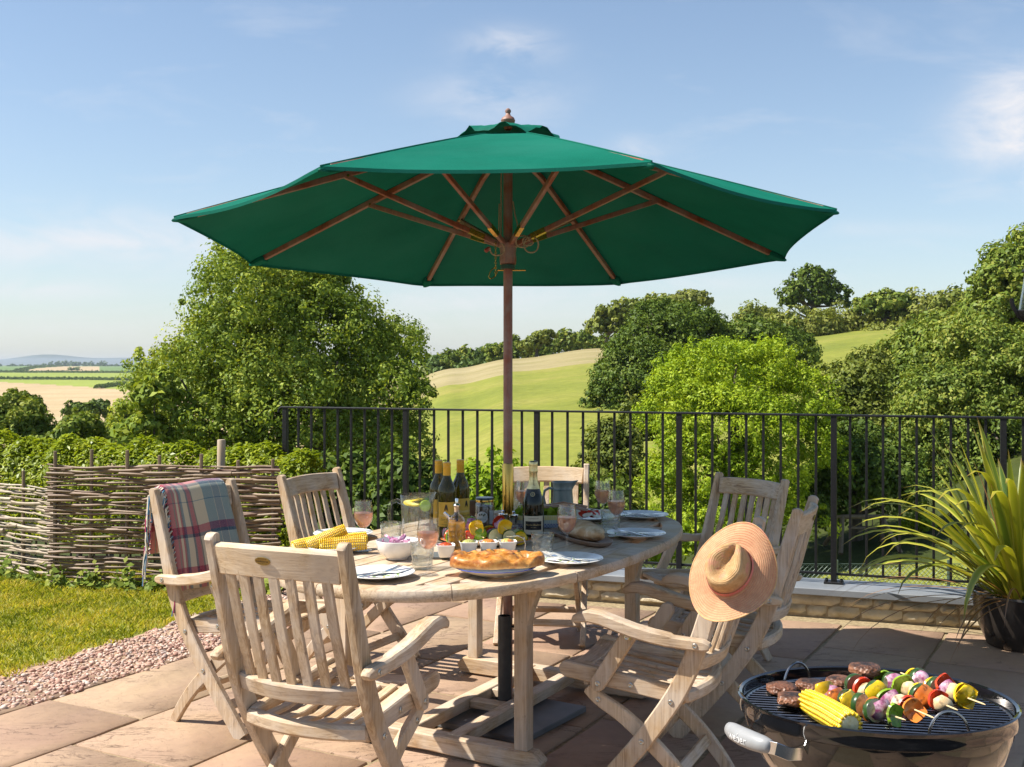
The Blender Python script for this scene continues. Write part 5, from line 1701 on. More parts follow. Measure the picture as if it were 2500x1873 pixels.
# oil and vinegar bottle with spiral
ox_, oy_ = (1115 - 1250) / 2750 * 4.09, 4.09
ob = thing('oil_bottle', 'glass oil bottle with dark spiral and steel pourer', 'oil bottle', (ox_, oy_, TZ))
m_ = MB(); m_.lathe([(.0005, 0), (.030, 0), (.0325, .004), (.0325, .112), (.030, .125), (.019, .137), (.0105, .143), (.0100, .160), (.0085, .160), (.0085, .142), (.0170, .134), (.0285, .122), (.0308, .110), (.0308, .006), (.0005, .005)], 32); obj('glass', m_, GLASS, ob, True, 60)
m_ = MB(); m_.lathe([(.0005, .0055), (.0303, .0062), (.0303, .110), (.0285, .118), (.0005, .118)], 28); obj('oil', m_, OIL, ob, True, 40)
VIN = M_flat('balsamic', (.018, .008, .005), .15)
m_ = MB(); m_.tube([(.0245 * cos(a), .0245 * sin(a), .012 + .019 * a / (2 * pi)) for a in np.linspace(0, 4.8 * 2 * pi, 150)], .0032, 7); m_.tube([(0, 0, .008), (0, 0, .142)], .0055, 10); obj('vinegar_spiral', m_, VIN, ob)
CORK = M_noise('cork', [(.3, (.42, .26, .13)), (.7, (.55, .37, .2))], 90, 4, .85)
m_ = MB(); m_.lathe([(.0085, .150), (.0092, .172), (.0005, .172)], 14); obj('cork', m_, CORK, ob)
m_ = MB(); m_.lathe([(.0115, .172), (.0125, .175), (.0105, .178), (.006, .182), (.006, .197), (.0045, .200), (.0005, .200)], 16)
m_.tube([(-.018, -.006, .128), (-.030, -.010, .136), (-.044, -.014, .150)], [.0085, .0075, .0052], 12); m_.lathe([(.011, -.004), (.012, .004), (.008, .008)], 12, False, (-.024, -.008, .130)); obj('pourer', m_, STEEL, ob)

# jar of olives
x, y = (1183 - 1250) / 2750 * 4.66, 4.66
jar = thing('preserve_jar', 'glass jar of dark tapenade with a dark lid', 'jar', (x, y, TZ))
m_ = MB(); m_.lathe([(.0005, 0), (.036, 0), (.040, .004), (.040, .098), (.037, .110), (.034, .114), (.034, .126), (.032, .126), (.032, .112), (.038, .096), (.038, .006), (.0005, .005)], 30); obj('glass', m_, GLASS, jar, True, 60)
m_ = MB(); m_.lathe([(.0005, .0055), (.0375, .0062), (.0375, .095), (.0345, .102), (.0005, .102)], 26); obj('filling', m_, M_noise('tapenade', [(.3, (.05, .022, .008)), (.7, (.14, .075, .03))], 90, 5, .5, .6), jar, True, 40)
m_ = MB(); m_.lathe([(.0365, .118), (.0372, .120), (.0372, .133), (.0355, .136), (.0005, .137)], 30); lid = obj('lid', m_, M_flat('navy_lid', (.02, .03, .04), .3), jar)
m_ = MB(); m_.lathe([(.0374, .1185), (.0378, .121), (.0378, .126), (.0374, .127)], 30); obj('lid_band', m_, BRASS, lid)
lab = MB(); vs = [(.0404 * cos(FC - .25), .0404 * sin(FC - .25), .058)]; fs = []
for j in range(24):
    a = 2 * pi * j / 24; vs.append((.0404 * cos(FC - .25 + .024 * cos(a) / .04), .0404 * sin(FC - .25 + .024 * cos(a) / .04), .058 + .024 * sin(a)))
for j in range(24): fs.append((0, 1 + j, 1 + (j + 1) % 24))
lab.add(vs, fs); lb_ = obj('label', lab, M_flat('white_paper', (.72, .71, .66), .6), jar, False)
m_ = MB()
for k, (da, dz_) in enumerate([(-.25, .008), (-.02, .010), (.18, .006), (.3, .011)]):
    m_.lathe([(.0005, -.004), (.003, -.002), (.0032, .001), (.0005, .004)], 7, False, (.0412 * cos(FC - .25 + da), .0412 * sin(FC - .25 + da), .060 + dz_))
m2 = wrap_text('OLIVES ET AL', .0058, .0409, .050, FC - .25); m_.add(m2.v, m2.f); obj('lettering', m_, M_flat('olive_ink', (.08, .09, .03), .5), lb_, False)
obj('side_label', cyl_patch(.0404, .03, .085, FC + .55, FC + 1.15), M_flat('grey_paper', (.45, .44, .42), .6), jar)
# dark rye loaf behind the jar
def lump(name, label, cat, loc, s, mat, seed, rz=0.0, amp=.08, sub=3, flat=.0, fr=6.0, parent=None, grp=None):
    v, f = ico(sub)
    d = hnoise(v * 2.0, 1.0, seed) * amp + hnoise(v * fr, 1.0, seed + 3) * amp * .35
    v = v * (1 + d)[:, None]
    v = v * np.array(s)
    if flat: v[:, 2] = np.maximum(v[:, 2], -s[2] * flat)
    o = obj(name, fast_mesh(name, v, f, mat, True), None, parent)
    o.location = loc; o.rotation_euler = (0, 0, rz)
    if parent is None: tag(o, label, cat, grp)
    return o


CRUST = M_noise('dark_crust', [(.3, (.13, .055, .022)), (.6, (.24, .11, .045)), (.8, (.38, .21, .1))], 14, 6, .75, .5, bdist=.004)
lump('rye_loaf', 'dark crusty loaf behind the jar and wine bottles', 'bread', ((1152 - 1250) / 2750 * 4.85, 4.85, TZ + .05), (.055, .05, .052), CRUST, 3, .4, .07, flat=.95)
# salt and pepper mills
def shaker(label, u, Y, fill):
    s = thing('condiment_shaker', label, 'shaker', ((u - 1250) / 2750 * Y, Y, TZ), 0, 'salt and pepper mills')
    m_ = MB(); m_.lathe([(.0005, 0), (.0195, 0), (.0205, .003), (.0165, .020), (.0125, .040), (.0115, .042), (.015, .02), (.0005, .004)], 20); obj('glass', m_, GLASS, s, True, 60)
    m_ = MB(); m_.lathe([(.0005, .0045), (.0175, .005), (.0145, .018), (.0125, .028), (.0005, .029)], 16); obj('filling', m_, fill, s)
    rings = [[(r * (1 + .05 * (k % 2)) * cos(2 * pi * k / 16), r * (1 + .05 * (k % 2)) * sin(2 * pi * k / 16), z) for k in range(16)] for r, z in [(.0125, .039), (.0145, .045), (.0175, .068), (.019, .076), (.0185, .079), (.005, .081), (.005, .085), (.0055, .09), (.0035, .094), (.0005, .0945)]]
    m_ = MB(); m_.rings(rings, False); obj('steel_top', m_, STEEL, s, True, 30)
shaker('steel-topped mill of white salt beside the pole', 1228, 4.58, M_noise('salt', [(.3, (.7, .7, .7)), (.7, (.85, .85, .85))], 300, 3, .6))
shaker('steel-topped mill of pepper, right of the salt mill', 1254, 4.55, M_noise('peppercorn', [(.35, (.03, .025, .02)), (.6, (.22, .17, .12))], 300, 3, .7))


# plates with napkin and cutlery
def plate_prof(R):
    return [(.0005, .0035), (R * .52, .0035), (R * .60, .005), (R * .70, .011), (R * .97, .018), (R, .0195), (R * .985, .0212), (R * .72, .0140), (R * .60, .0085), (R * .52, .0068), (R * .4, .0062), (.0005, .006)]


def M_napkin():
    m, nt, N, L, B = nodes_of('floral_napkin')
    v = coords(N, L, 'Object')
    n1 = noise(N, L, v, 55, 3, .5); n2 = noise(N, L, v, 85, 2, .5); n3 = noise(N, L, v, 40, 2, .4, 1)
    c = mix(N, L, ramp(N, L, n1, [(.57, (0, 0, 0)), (.60, (1, 1, 1))]), (.78, .77, .72), (.18, .30, .08))
    c = mix(N, L, ramp(N, L, n2, [(.62, (0, 0, 0)), (.65, (1, 1, 1))]), c, (.62, .42, .12))
    c = mix(N, L, ramp(N, L, n3, [(.66, (0, 0, 0)), (.69, (1, 1, 1))]), c, (.45, .40, .55))
    L.new(c, B.inputs['Base Color']); setp(B, Roughness=.85)
    return m


NAPKIN = M_napkin()


def fork_mb(L_=.19):
    m = MB()
    m.sweep([(0, -L_ / 2, .001), (0, -L_ * .2, .002), (0, .01, .005), (0, L_ * .18, .003)], [.0075, .005, .003, .0035], [.0012, .0014, .0018, .0014], (1, 0, 0), .0006)
    m.sweep([(0, L_ * .17, .003), (0, L_ * .23, .002), (0, L_ * .29, .003)], [.0035, .0115, .0120], [.0012] * 3, (1, 0, 0), .0005)
    for x in (-.0098, -.0033, .0033, .0098):
        m.sweep([(x, L_ * .285, .003), (x, L_ * .40, .006), (x, L_ * .5, .010)], [.0018, .0016, .0009], [.0011] * 3, (1, 0, 0), .0004)
    return m


def knife_mb(L_=.215):
    m = MB()
    m.sweep([(0, -L_ / 2, 0), (0, -L_ * .3, .0005), (0, .0, .001)], [.0095, .008, .006], [.003, .0035, .003], (1, 0, 0), .0015)
    m.sweep([(0, 0, .001), (.001, L_ * .2, .001), (.001, L_ * .4, .001), (-.002, L_ * .5, .001)], [.008, .0095, .009, .002], [.0009, .0008, .0007, .0005], (1, 0, 0), .0003)
    return m


PLATE_ME = None
FORK_ME = mesh_from('fork', fork_mb(), STEEL); KNIFE_ME = mesh_from('knife', knife_mb(), STEEL)
nm = MB(); vs = []; fs = []
for i in range(13):
    for j in range(7):
        a, b = i / 12 - .5, j / 6 - .5
        vs.append((a * .17, b * .075, .0105 + .002 * sin(a * 9 + b * 5) + .010 * max(0, abs(a) - .32) * 2 + .0015 * sin(b * 14)))
for i in range(12):
    for j in range(6):
        q = i * 7 + j; fs.append((q, q + 7, q + 8, q + 1))
nm.add(vs, fs); NAP_ME = mesh_from('napkin', nm, NAPKIN)
m_ = MB(); m_.lathe(plate_prof(.118), 48); PLATE_ME = mesh_from('dinner_plate', m_, CERAMIC, True, 50)
for lb, u, Y, az in [('nearest place setting, behind the badge chair', 924, 3.625, 20), ('sunlit place setting right of the flatbread', 1390, 3.89, -32), ('shaded place setting near the right edge of the table', 1553, 4.47, -28),
                     ('farthest place setting at the right end of the table', 1567, 5.02, -12), ('place setting behind the corn cobs', 838, 4.47, 10)]:
    x = (u - 1250) / 2750 * Y
    p = tag(obj('dinner_plate', PLATE_ME, None, None, loc=(x, Y, TZ)), 'white plate, ' + lb, 'plate', 'white dinner plates')
    a = radians(az); c, s = cos(a), sin(a)
    tag(obj('napkin', NAP_ME, None, None, loc=(x + .005, Y - .005, TZ), rot=(0, 0, a)), 'floral napkin, ' + lb, 'napkin', 'floral napkins')
    k = obj('fork', FORK_ME, None, None, loc=(x - .01 * c + .018 * s, Y - .01 * s - .018 * c + .0, TZ + .016), rot=(radians(4), 0, a - pi / 2 + (.35 if az > 15 else pi - .2)))
    tag(k, 'steel fork, ' + lb, 'fork', 'forks')
    k = obj('knife', KNIFE_ME, None, None, loc=(x + .012 * c + .004 * s, Y + .012 * s - .004 * c, TZ + .017), rot=(radians(3), 0, a - pi / 2 + .10))
    tag(k, 'steel knife, ' + lb, 'knife', 'knives')


# bowl of red onion
x, y = (970 - 1250) / 2750 * 3.98, 3.98
m_ = MB(); m_.lathe([(.0005, 0), (.035, 0), (.037, .004), (.055, .016), (.070, .036), (.076, .060), (.0765, .066), (.0745, .067), (.068, .038), (.053, .020), (.03, .009), (.0005, .008)], 44)
tag(obj('serving_bowl', m_, CERAMIC, None, True, 50, (x, y, TZ)), 'white ceramic bowl of sliced red onion', 'bowl')
ONION = M_noise('red_onion', [(.3, (.32, .05, .16)), (.5, (.55, .26, .42)), (.7, (.80, .66, .72))], 60, 4, .35)
on = thing('sliced_onion', 'sliced red onion rings heaped in the white bowl', 'onion', (x, y, TZ + .045))
rg = random.Random(8)
for i in range(22):
    m_ = MB(); r = rg.uniform(.014, .032); a0 = rg.uniform(0, 6); sp = rg.uniform(1.6, 3.2)
    m_.sweep([(r * cos(a), r * sin(a) * .8, .004 * sin(2 * a)) for a in np.linspace(a0, a0 + sp, 12)], .004, .0014, (0, 0, 1), .0008)
    obj('onion_ring', m_, ONION, on, loc=(rg.uniform(-.032, .032), rg.uniform(-.032, .032), rg.uniform(0, .024)), rot=(rg.uniform(-.7, .7), rg.uniform(-.7, .7), 0))


# corn cobs
def M_corn():
    m, nt, N, L, B = nodes_of('sweetcorn')
    oi = N.new('ShaderNodeNewGeometry')
    L.new(ramp(N, L, oi.outputs['Random Per Island'], [(0, (.76, .46, .012)), (.5, (.83, .56, .02)), (1, (.86, .63, .05))]), B.inputs['Base Color'])
    setp(B, Roughness=.28); B.inputs['Subsurface Weight'].default_value = .15; B.inputs['Subsurface Radius'].default_value = (.01, .006, .001)
    return m


CORN = M_corn(); COBEND = M_noise('cob_core', [(.3, (.62, .50, .22)), (.7, (.78, .70, .45))], 120, 4, .7)


def corn_mesh(L_=.165, R=.0235, rows=16, per=25):
    v, f = ico(1); VV = []; FF = []; n = 0
    for r in range(rows):
        for k in range(per):
            t = k / (per - 1)
            rad = R * (1.0 - .28 * max(0, t - .55) ** 1.6 * 2.4 - .12 * max(0, .12 - t) * 6)
            a = 2 * pi * (r + .18 * sin(t * 4)) / rows
            cs = np.array([cos(a), sin(a), 0])
            w = 2 * pi * rad / rows * .54
            q = v * np.array([.0056, w * .97, L_ / per * .44])
            ca, sa = cos(a), sin(a)
            q = np.stack([q[:, 0] * ca - q[:, 1] * sa, q[:, 0] * sa + q[:, 1] * ca, q[:, 2]], 1) + cs * rad + np.array([0, 0, (t - .5) * L_])
            VV.append(q); FF.append(f + n); n += len(v)
    return fast_mesh('kernels', np.concatenate(VV), np.concatenate(FF), CORN, True)


CORN_ME = corn_mesh()
m_ = MB(); m_.lathe([(.0005, -.0845), (.0165, -.0840), (.0225, -.078), (.0228, .02), (.017, .06), (.006, .083), (.0005, .085)], 18); CORE_ME = mesh_from('cob', m_, COBEND)


def corn(label, loc, axis, roll=0.0, sc_=1.0):
    t = thing('corn_cob', label, 'corn cob', loc, 0, 'cobs of sweetcorn')
    t.rotation_euler = (Vector(axis).to_track_quat('Z', 'Y').to_matrix() @ Matrix.Rotation(roll, 3, 'Z')).to_euler()
    t.scale = (sc_,) * 3
    obj('core', CORE_ME, None, t); k = obj('kernels', CORN_ME, None, t); stuff(k)
    return t


cp = ((826 - 1250) / 2750 * 4.12, 4.12)
m_ = MB(); m_.lathe([(.0005, .003), (.06, .003), (.085, .010), (.105, .022), (.103, .024), (.082, .013), (.06, .007), (.0005, .006)], 40)
tag(obj('serving_plate', m_, CERAMIC, None, True, 50, (cp[0] - .015, cp[1] + .01, TZ)), 'white plate under the yellow corn cobs', 'plate')
corn('corn cob at the front right of its plate, lying level', (cp[0] + .022, cp[1] - .028, TZ + .033), (-.93, -.1, -.05))
corn('plump corn cob standing up steepest on the plate', (cp[0] - .042, cp[1] - .008, TZ + .054), (.78, .25, .32), .4, .9)
corn('corn cob at the left of the plate, mostly behind the chair back', (cp[0] - .085, cp[1] + .0, TZ + .032), (.8, .45, .12), 1.0)
corn('corn cob at the back of the plate, half hidden', (cp[0] + .015, cp[1] + .045, TZ + .032), (.9, .35, .10), 2.0)

# slate with ramekins
sx0, sy0 = (1152 - 1250) / 2750 * 4.02, 4.03
m_ = MB(); m_.sweep([(-.15, 0, .004), (.15, 0, .004)], .055, .0038, (0, 1, 0), .0012)
tag(obj('slate_board', m_, SLATE, None, loc=(sx0 - .002, sy0, TZ), rot=(0, 0, radians(3))), 'thin slate board under the four ramekins', 'board')
rings = []
for r, z in [(.0005, 0), (.024, 0), (.026, .002), (.034, .036), (.0365, .042), (.0350, .043), (.031, .037), (.0235, .005), (.0005, .004)]:
    ring = []
    for j in range(40):
        a = 2 * pi * j / 40; c, s = cos(a), sin(a); k = (abs(c) ** 5 + abs(s) ** 5) ** (-1 / 5)
        ring.append((r * k * c * .93, r * k * s * .93, z))
    rings.append(ring)
m_ = MB(); m_.rings(rings, False); RAM_ME = mesh_from('ramekin', m_, CERAMIC, True, 40)


def chutney(name, cols, sc_=70):
    m, nt, N, L, B = nodes_of(name)
    v = coords(N, L, 'Object'); vo = N.new('ShaderNodeTexVoronoi'); vo.inputs['Scale'].default_value = 130
    L.new(v, vo.inputs['Vector'])
    n = noise(N, L, v, sc_, 4)
    L.new(ramp(N, L, n, cols), B.inputs['Base Color']); setp(B, Roughness=.35)
    bump(N, L, vo.outputs['Distance'], B, .8, .003)
    return m


for i, (lb, u, Y, cols) in enumerate([('bright red pepper relish', 1088, 3.975, [(.3, (.35, .03, .01)), (.55, (.52, .07, .02)), (.75, (.6, .2, .05))]), ('green guacamole', 1144, 4.045, [(.3, (.28, .30, .06)), (.7, (.48, .47, .16))]),
                                      ('orange tomato salsa', 1192, 4.05, [(.3, (.55, .12, .02)), (.6, (.68, .24, .05)), (.8, (.7, .4, .12))]), ('mixed green and red salsa', 1239, 4.06, [(.3, (.30, .32, .06)), (.5, (.45, .42, .12)), (.55, (.6, .12, .03)), (.8, (.68, .3, .1))])]):
    x = (u - 1250) / 2750 * Y
    tag(obj('ramekin', RAM_ME, None, None, loc=(x, Y, TZ + .0082), rot=(0, 0, radians(6))), 'white square ramekin of ' + lb, 'ramekin', 'white ramekins on the slate')
    v, f = ico(3); d = hnoise(v * 6, 1, i) * .12 + hnoise(v * 14, 1, i + 9) * .1
    v = v * (1 + d)[:, None] * np.array([.026, .026, .016]); v[:, 2] = np.maximum(v[:, 2], -.012)
    o = obj('relish', fast_mesh('relish', v, f, chutney('relish_%d' % i, cols), True), None); o.location = (x, Y, TZ + .0082 + .034)
    tag(o, lb + ' heaped in its ramekin', 'relish')
x = (1284 - 1250) / 2750 * 4.10
m_ = MB(); m_.sweep([(-.05, .02, .052), (-.01, .006, .056), (.012, 0, .050), (.020, -.003, .03), (.018, -.004, .006)], [.004, .004, .006, .008, .008], [.0014] * 5, (.3, 1, 0), .0006)
tag(obj('spoon', m_, STEEL, None, loc=(x - .02, 4.08, TZ + .008)), 'steel spoon leaning out of the right ramekin', 'spoon')

# focaccia on a blue-rimmed plate
x, y = (1209 - 1250) / 2750 * 3.69, 3.69
fp = thing('round_plate', 'cream plate with a blue rim under the flatbread', 'plate', (x, y, TZ))
m_ = MB(); m_.lathe([(.0005, .0), (.07, .0), (.075, .002), (.11, .014), (.135, .026), (.134, .0285), (.108, .018), (.07, .008), (.0005, .007)], 52); obj('dish', m_, M_noise('cream_glaze', [(.3, (.66, .61, .50)), (.7, (.72, .67, .56))], 14, 4, .15), fp, True, 50)
m_ = MB(); m_.lathe([(.1345, .0262), (.1360, .0270), (.1356, .0290), (.1338, .0289)], 52); obj('blue_rim', m_, M_noise('cobalt_glaze', [(.3, (.02, .035, .30)), (.7, (.08, .11, .48))], 60, 4, .2), fp)


def M_focaccia():
    m, nt, N, L, B = nodes_of('baked_crust')
    v = coords(N, L, 'Object')
    a = noise(N, L, v, 26, 6, .7, .4); b = noise(N, L, v, 70, 4)
    geo = N.new('ShaderNodeNewGeometry'); sp = N.new('ShaderNodeSeparateXYZ'); L.new(geo.outputs['Normal'], sp.inputs[0])
    c = ramp(N, L, a, [(.34, (.22, .055, .008)), (.47, (.44, .155, .025)), (.6, (.62, .30, .07)), (.75, (.72, .44, .14))])
    c = mix(N, L, ramp(N, L, b, [(.55, (0, 0, 0)), (.75, (.5, .5, .5))]), c, (.78, .55, .26))
    # the pale unbaked underside
    tc = N.new('ShaderNodeTexCoord'); s2 = N.new('ShaderNodeSeparateXYZ'); L.new(tc.outputs['Object'], s2.inputs[0])
    c = mix(N, L, ramp(N, L, s2.outputs[2], [(.0, (.75, .75, .75)), (.018, (0, 0, 0))]), c, (.74, .56, .30))
    L.new(c, B.inputs['Base Color']); setp(B, Roughness=.38)
    bump(N, L, b, B, .3, .003)
    return m


v, f = ico(5)
an = np.arctan2(v[:, 1], v[:, 0])
prof = 1 + .07 * np.sin(2 * an + .5) + .05 * np.sin(3 * an + 2) + .03 * np.sin(7 * an)
z = np.sign(v[:, 2]) * np.abs(v[:, 2]) ** .55
rxy = np.hypot(v[:, 0], v[:, 1])[:, None] ** .6
xy = v[:, :2] / (np.hypot(v[:, 0], v[:, 1])[:, None] + 1e-9) * rxy * prof[:, None] * np.array([.148, .104])
dim = np.zeros(len(v)); rg2 = np.random.default_rng(4)
for i in range(40):
    c = rg2.uniform(-1, 1, 2) * np.array([.115, .075])
    dim += np.exp(-((xy - c) ** 2).sum(1) / .00018) * .013
zz = np.where(v[:, 2] > 0, z * .036 + .004 * np.sin(xy[:, 0] * 40 + 1) + .006 * np.abs(xy[:, 0]) / .14 - dim + .004 * hnoise(np.stack([xy[:, 0], xy[:, 1], xy[:, 0] * 0], 1) * 70), z * .009)
o = obj('flatbread', fast_mesh('flatbread', np.stack([xy[:, 0], xy[:, 1], zz + .012], 1), f, M_focaccia(), True), None)
o.location = (x, y + .0, TZ + .026); o.rotation_euler = (0, 0, radians(-4))
fb = thing('focaccia', 'golden dimpled focaccia with rosemary on the blue-rimmed plate', 'bread', (x, y, TZ + .024), radians(-4)); o.parent = fb; o.location = (0, 0, 0); o.rotation_euler = (0, 0, 0); o.name = 'loaf'
HERB = M_noise('rosemary', [(.3, (.03, .035, .012)), (.7, (.10, .085, .03))], 60, 3, .7)
rg = random.Random(2)
for i in range(7):
    m_ = MB(); cx_, cy_ = rg.uniform(-.09, .08), rg.uniform(-.06, .05); a = rg.uniform(0, 6)
    m_.tube([(0, 0, 0), (.012 * cos(a), .012 * sin(a), .003), (.024 * cos(a + .3), .024 * sin(a + .3), .002)], .0008, 4)
    for k in range(6):
        t = k / 6; b = a + rg.choice([-1, 1]) * .9
        m_.tube([(.022 * t * cos(a), .022 * t * sin(a), .003), (.022 * t * cos(a) + .008 * cos(b), .022 * t * sin(a) + .008 * sin(b), .005)], [.0009, .0003], 4)
    obj('rosemary_sprig', m_, HERB, fb, loc=(cx_, cy_, .044))

# ciabatta on a wooden board
bx0, by0 = .267, 4.40; ba = atan2(-.4, .175)
bd = thing('bread_board', 'long dished wooden bread board', 'board', (bx0, by0, TZ), ba)
rings = []
for k, (sx_, sy_, z) in enumerate([(.86, .72, 0), (.95, .9, .006), (1, 1, .019), (.985, .97, .0205), (.93, .86, .013), (.80, .62, .008)]):
    rings.append([(.215 * sx_ * abs(cos(a)) ** .75 * (1 if cos(a) >= 0 else -1), .072 * sy_ * abs(sin(a)) ** .85 * (1 if sin(a) >= 0 else -1), z) for a in np.linspace(0, 2 * pi, 41)[:-1]])
m_ = MB(); m_.rings(rings); obj('board', m_, M_wood('walnut_board', 0, (.36, .19, .09), (.28, .135, .06), (.17, .075, .03), False, .5), bd, True, 50)


def M_ciab():
    m, nt, N, L, B = nodes_of('floury_crust')
    v = coords(N, L, 'Object', (1, 1, 1)); a = noise(N, L, v, 13, 6, .65, .6); b = noise(N, L, v, 45, 4)
    c = ramp(N, L, a, [(.3, (.30, .15, .055)), (.5, (.50, .31, .15)), (.68, (.68, .53, .34))])
    L.new(mix(N, L, ramp(N, L, b, [(.5, (0, 0, 0)), (.8, (.6, .6, .6))]), c, (.75, .66, .52)), B.inputs['Base Color']); setp(B, Roughness=.8)
    bump(N, L, a, B, .5, .004)
    return m


lump('ciabatta_loaf', 'floury ciabatta loaf lying on the wooden board', 'bread', (bx0 + .01 * cos(ba), by0 + .01 * sin(ba), TZ + .040), (.175, .056, .036), M_ciab(), 12, ba, .07, 4, .85)

# caprese plate
x, y = (1432 - 1250) / 2750 * 4.96, 4.96
m_ = MB(); m_.lathe(plate_prof(.125), 44)
tag(obj('salad_plate', m_, CERAMIC, None, True, 50, (x, y, TZ)), 'white plate of tomato and mozzarella behind the ciabatta', 'plate')
TOM = M_noise('tomato_flesh', [(.3, (.45, .015, .008)), (.7, (.62, .06, .03))], 50, 4, .25)
MOZ = M_noise('mozzarella', [(.3, (.70, .64, .50)), (.7, (.80, .76, .64))], 30, 4, .4)
BASIL = M_leaf('basil', (.02, .05, .01), (.04, .09, .015), (.06, .13, .03), .3)
rg = random.Random(3)
cp_ = thing('caprese_salad', 'fan of tomato and mozzarella slices with basil', 'salad', (x, y, TZ + .008))
for i in range(16):
    a = 2 * pi * i / 16; r = rg.uniform(.035, .075)
    m_ = MB(); R_ = rg.uniform(.022, .028); m_.lathe([(.0005, -.004), (R_ * .9, -.004), (R_, 0), (R_ * .9, .004), (.0005, .004)], 18)
    obj('tomato_slice' if i % 2 else 'mozzarella_slice', m_, TOM if i % 2 else MOZ, cp_, loc=(r * cos(a), r * sin(a), .018 + rg.uniform(0, .008)), rot=(rg.uniform(-.6, .6), rg.uniform(-.6, .6), 0))
for i in range(4):
    m_ = MB(); m_.add([(0, -.02, 0), (.010, 0, .006), (0, .022, .004), (-.010, 0, .006)], [(0, 1, 2), (0, 2, 3)])
    obj('basil_leaf', m_, BASIL, cp_, False, loc=(rg.uniform(-.05, .06), rg.uniform(-.05, .03), .036), rot=(rg.uniform(-.5, .5), rg.uniform(-.5, .5), rg.uniform(0, 6)))

# striped salad dish with servers
x, y = (1318 - 1250) / 2750 * 4.78, 4.78
sd = thing('salad_dish', 'rectangular yellow and blue striped dish of green salad', 'dish', (x, y, TZ), radians(4))


def M_dish():
    m, nt, N, L, B = nodes_of('striped_glaze')
    tc = N.new('ShaderNodeTexCoord'); sp = N.new('ShaderNodeSeparateXYZ'); L.new(tc.outputs['Object'], sp.inputs[0])
    w = N.new('ShaderNodeTexWave'); w.inputs['Scale'].default_value = 42; w.bands_direction = 'X'; L.new(tc.outputs['Object'], w.inputs['Vector'])
    ck = N.new('ShaderNodeTexChecker'); ck.inputs['Scale'].default_value = 160; L.new(tc.outputs['Object'], ck.inputs['Vector'])
    blue = mix(N, L, ck.outputs['Fac'], (.02, .045, .16), (.45, .50, .55))
    pale = mix(N, L, ramp(N, L, w.outputs['Fac'], [(.45, (0, 0, 0)), (.55, (1, 1, 1))]), (.62, .62, .50), (.24, .34, .36))
    yel = mix(N, L, ramp(N, L, w.outputs['Fac'], [(.45, (0, 0, 0)), (.55, (1, 1, 1))]), (.66, .50, .10), (.62, .58, .36))
    mp = N.new('ShaderNodeMath'); mp.operation = 'MULTIPLY'; mp.inputs[1].default_value = 1 / .055; L.new(sp.outputs[2], mp.inputs[0])
    c = mix(N, L, ramp(N, L, mp.outputs[0], [(.34, (0, 0, 0)), (.36, (1, 1, 1))], True), blue, pale)
    c = mix(N, L, ramp(N, L, mp.outputs[0], [(.62, (0, 0, 0)), (.64, (1, 1, 1))], True), c, yel)
    L.new(c, B.inputs['Base Color']); setp(B, Roughness=.15)
    return m


rings = []
for k, (w_, d_, z) in enumerate([(.085, .06, .0), (.095, .07, .002), (.115, .085, .052), (.114, .084, .055), (.108, .078, .052), (.092, .066, .008), (.03, .03, .006)]):
    rings.append([(w_ * abs(cos(a)) ** .35 * (1 if cos(a) >= 0 else -1), d_ * abs(sin(a)) ** .35 * (1 if sin(a) >= 0 else -1), z) for a in np.linspace(.01, 2 * pi + .01, 45)[:-1]])
m_ = MB(); m_.rings(rings, True); obj('dish', m_, M_dish(), sd, True, 40)
rngs = np.random.default_rng(9)
P = np.stack([rngs.uniform(-.1, .1, 260), rngs.uniform(-.07, .07, 260), rngs.uniform(.03, .075, 260)], 1)
v, f = leaf_cloud(P, np.tile([0, -.2, 1.0], (260, 1)), .018, rngs, .8, .8, .35)
o = stuff(obj('salad_leaves', fast_mesh('salad_leaves', v, f, L_BRIGHT), None)); o.location = (x, y, TZ); o['label'] = 'green salad leaves filling the striped dish'; o['category'] = 'salad'
SERV = M_wood('olive_wood', 0, (.42, .20, .08), (.33, .14, .05), (.2, .08, .03), False, .5)
for i, (dy_, tilt) in enumerate([(-.02, .03), (.02, .05)]):
    m_ = MB(); m_.sweep([(-.05, dy_, .07), (.02, dy_, .083), (.10, dy_, .085 + tilt * .2), (.20, dy_ - .03, .062 + tilt * .4)], [.02, .012, .008, .009], [.004, .005, .006, .005], (0, 1, 0), .002)
    tag(obj('salad_server', m_, SERV, None, loc=(x, y, TZ)), ('nearer' if i == 0 else 'farther') + ' wooden salad server resting across the striped dish', 'salad server', 'wooden salad servers')

# stoneware jug
x, y = (1374 - 1250) / 2750 * 5.12, 5.12
sj = thing('stoneware_jug', 'grey-green stoneware jug with a loop handle', 'jug', (x, y, TZ))


def M_stone():
    m, nt, N, L, B = nodes_of('celadon_stoneware')
    v = coords(N, L, 'Object', (1, 1, .35)); n = noise(N, L, v, 24, 6)
    L.new(ramp(N, L, n, [(.3, (.10, .135, .135)), (.5, (.17, .21, .20)), (.75, (.29, .31, .27))]), B.inputs['Base Color']); setp(B, Roughness=.28)
    bump(N, L, noise(N, L, v, 10, 3), B, .2, .004)
    return m


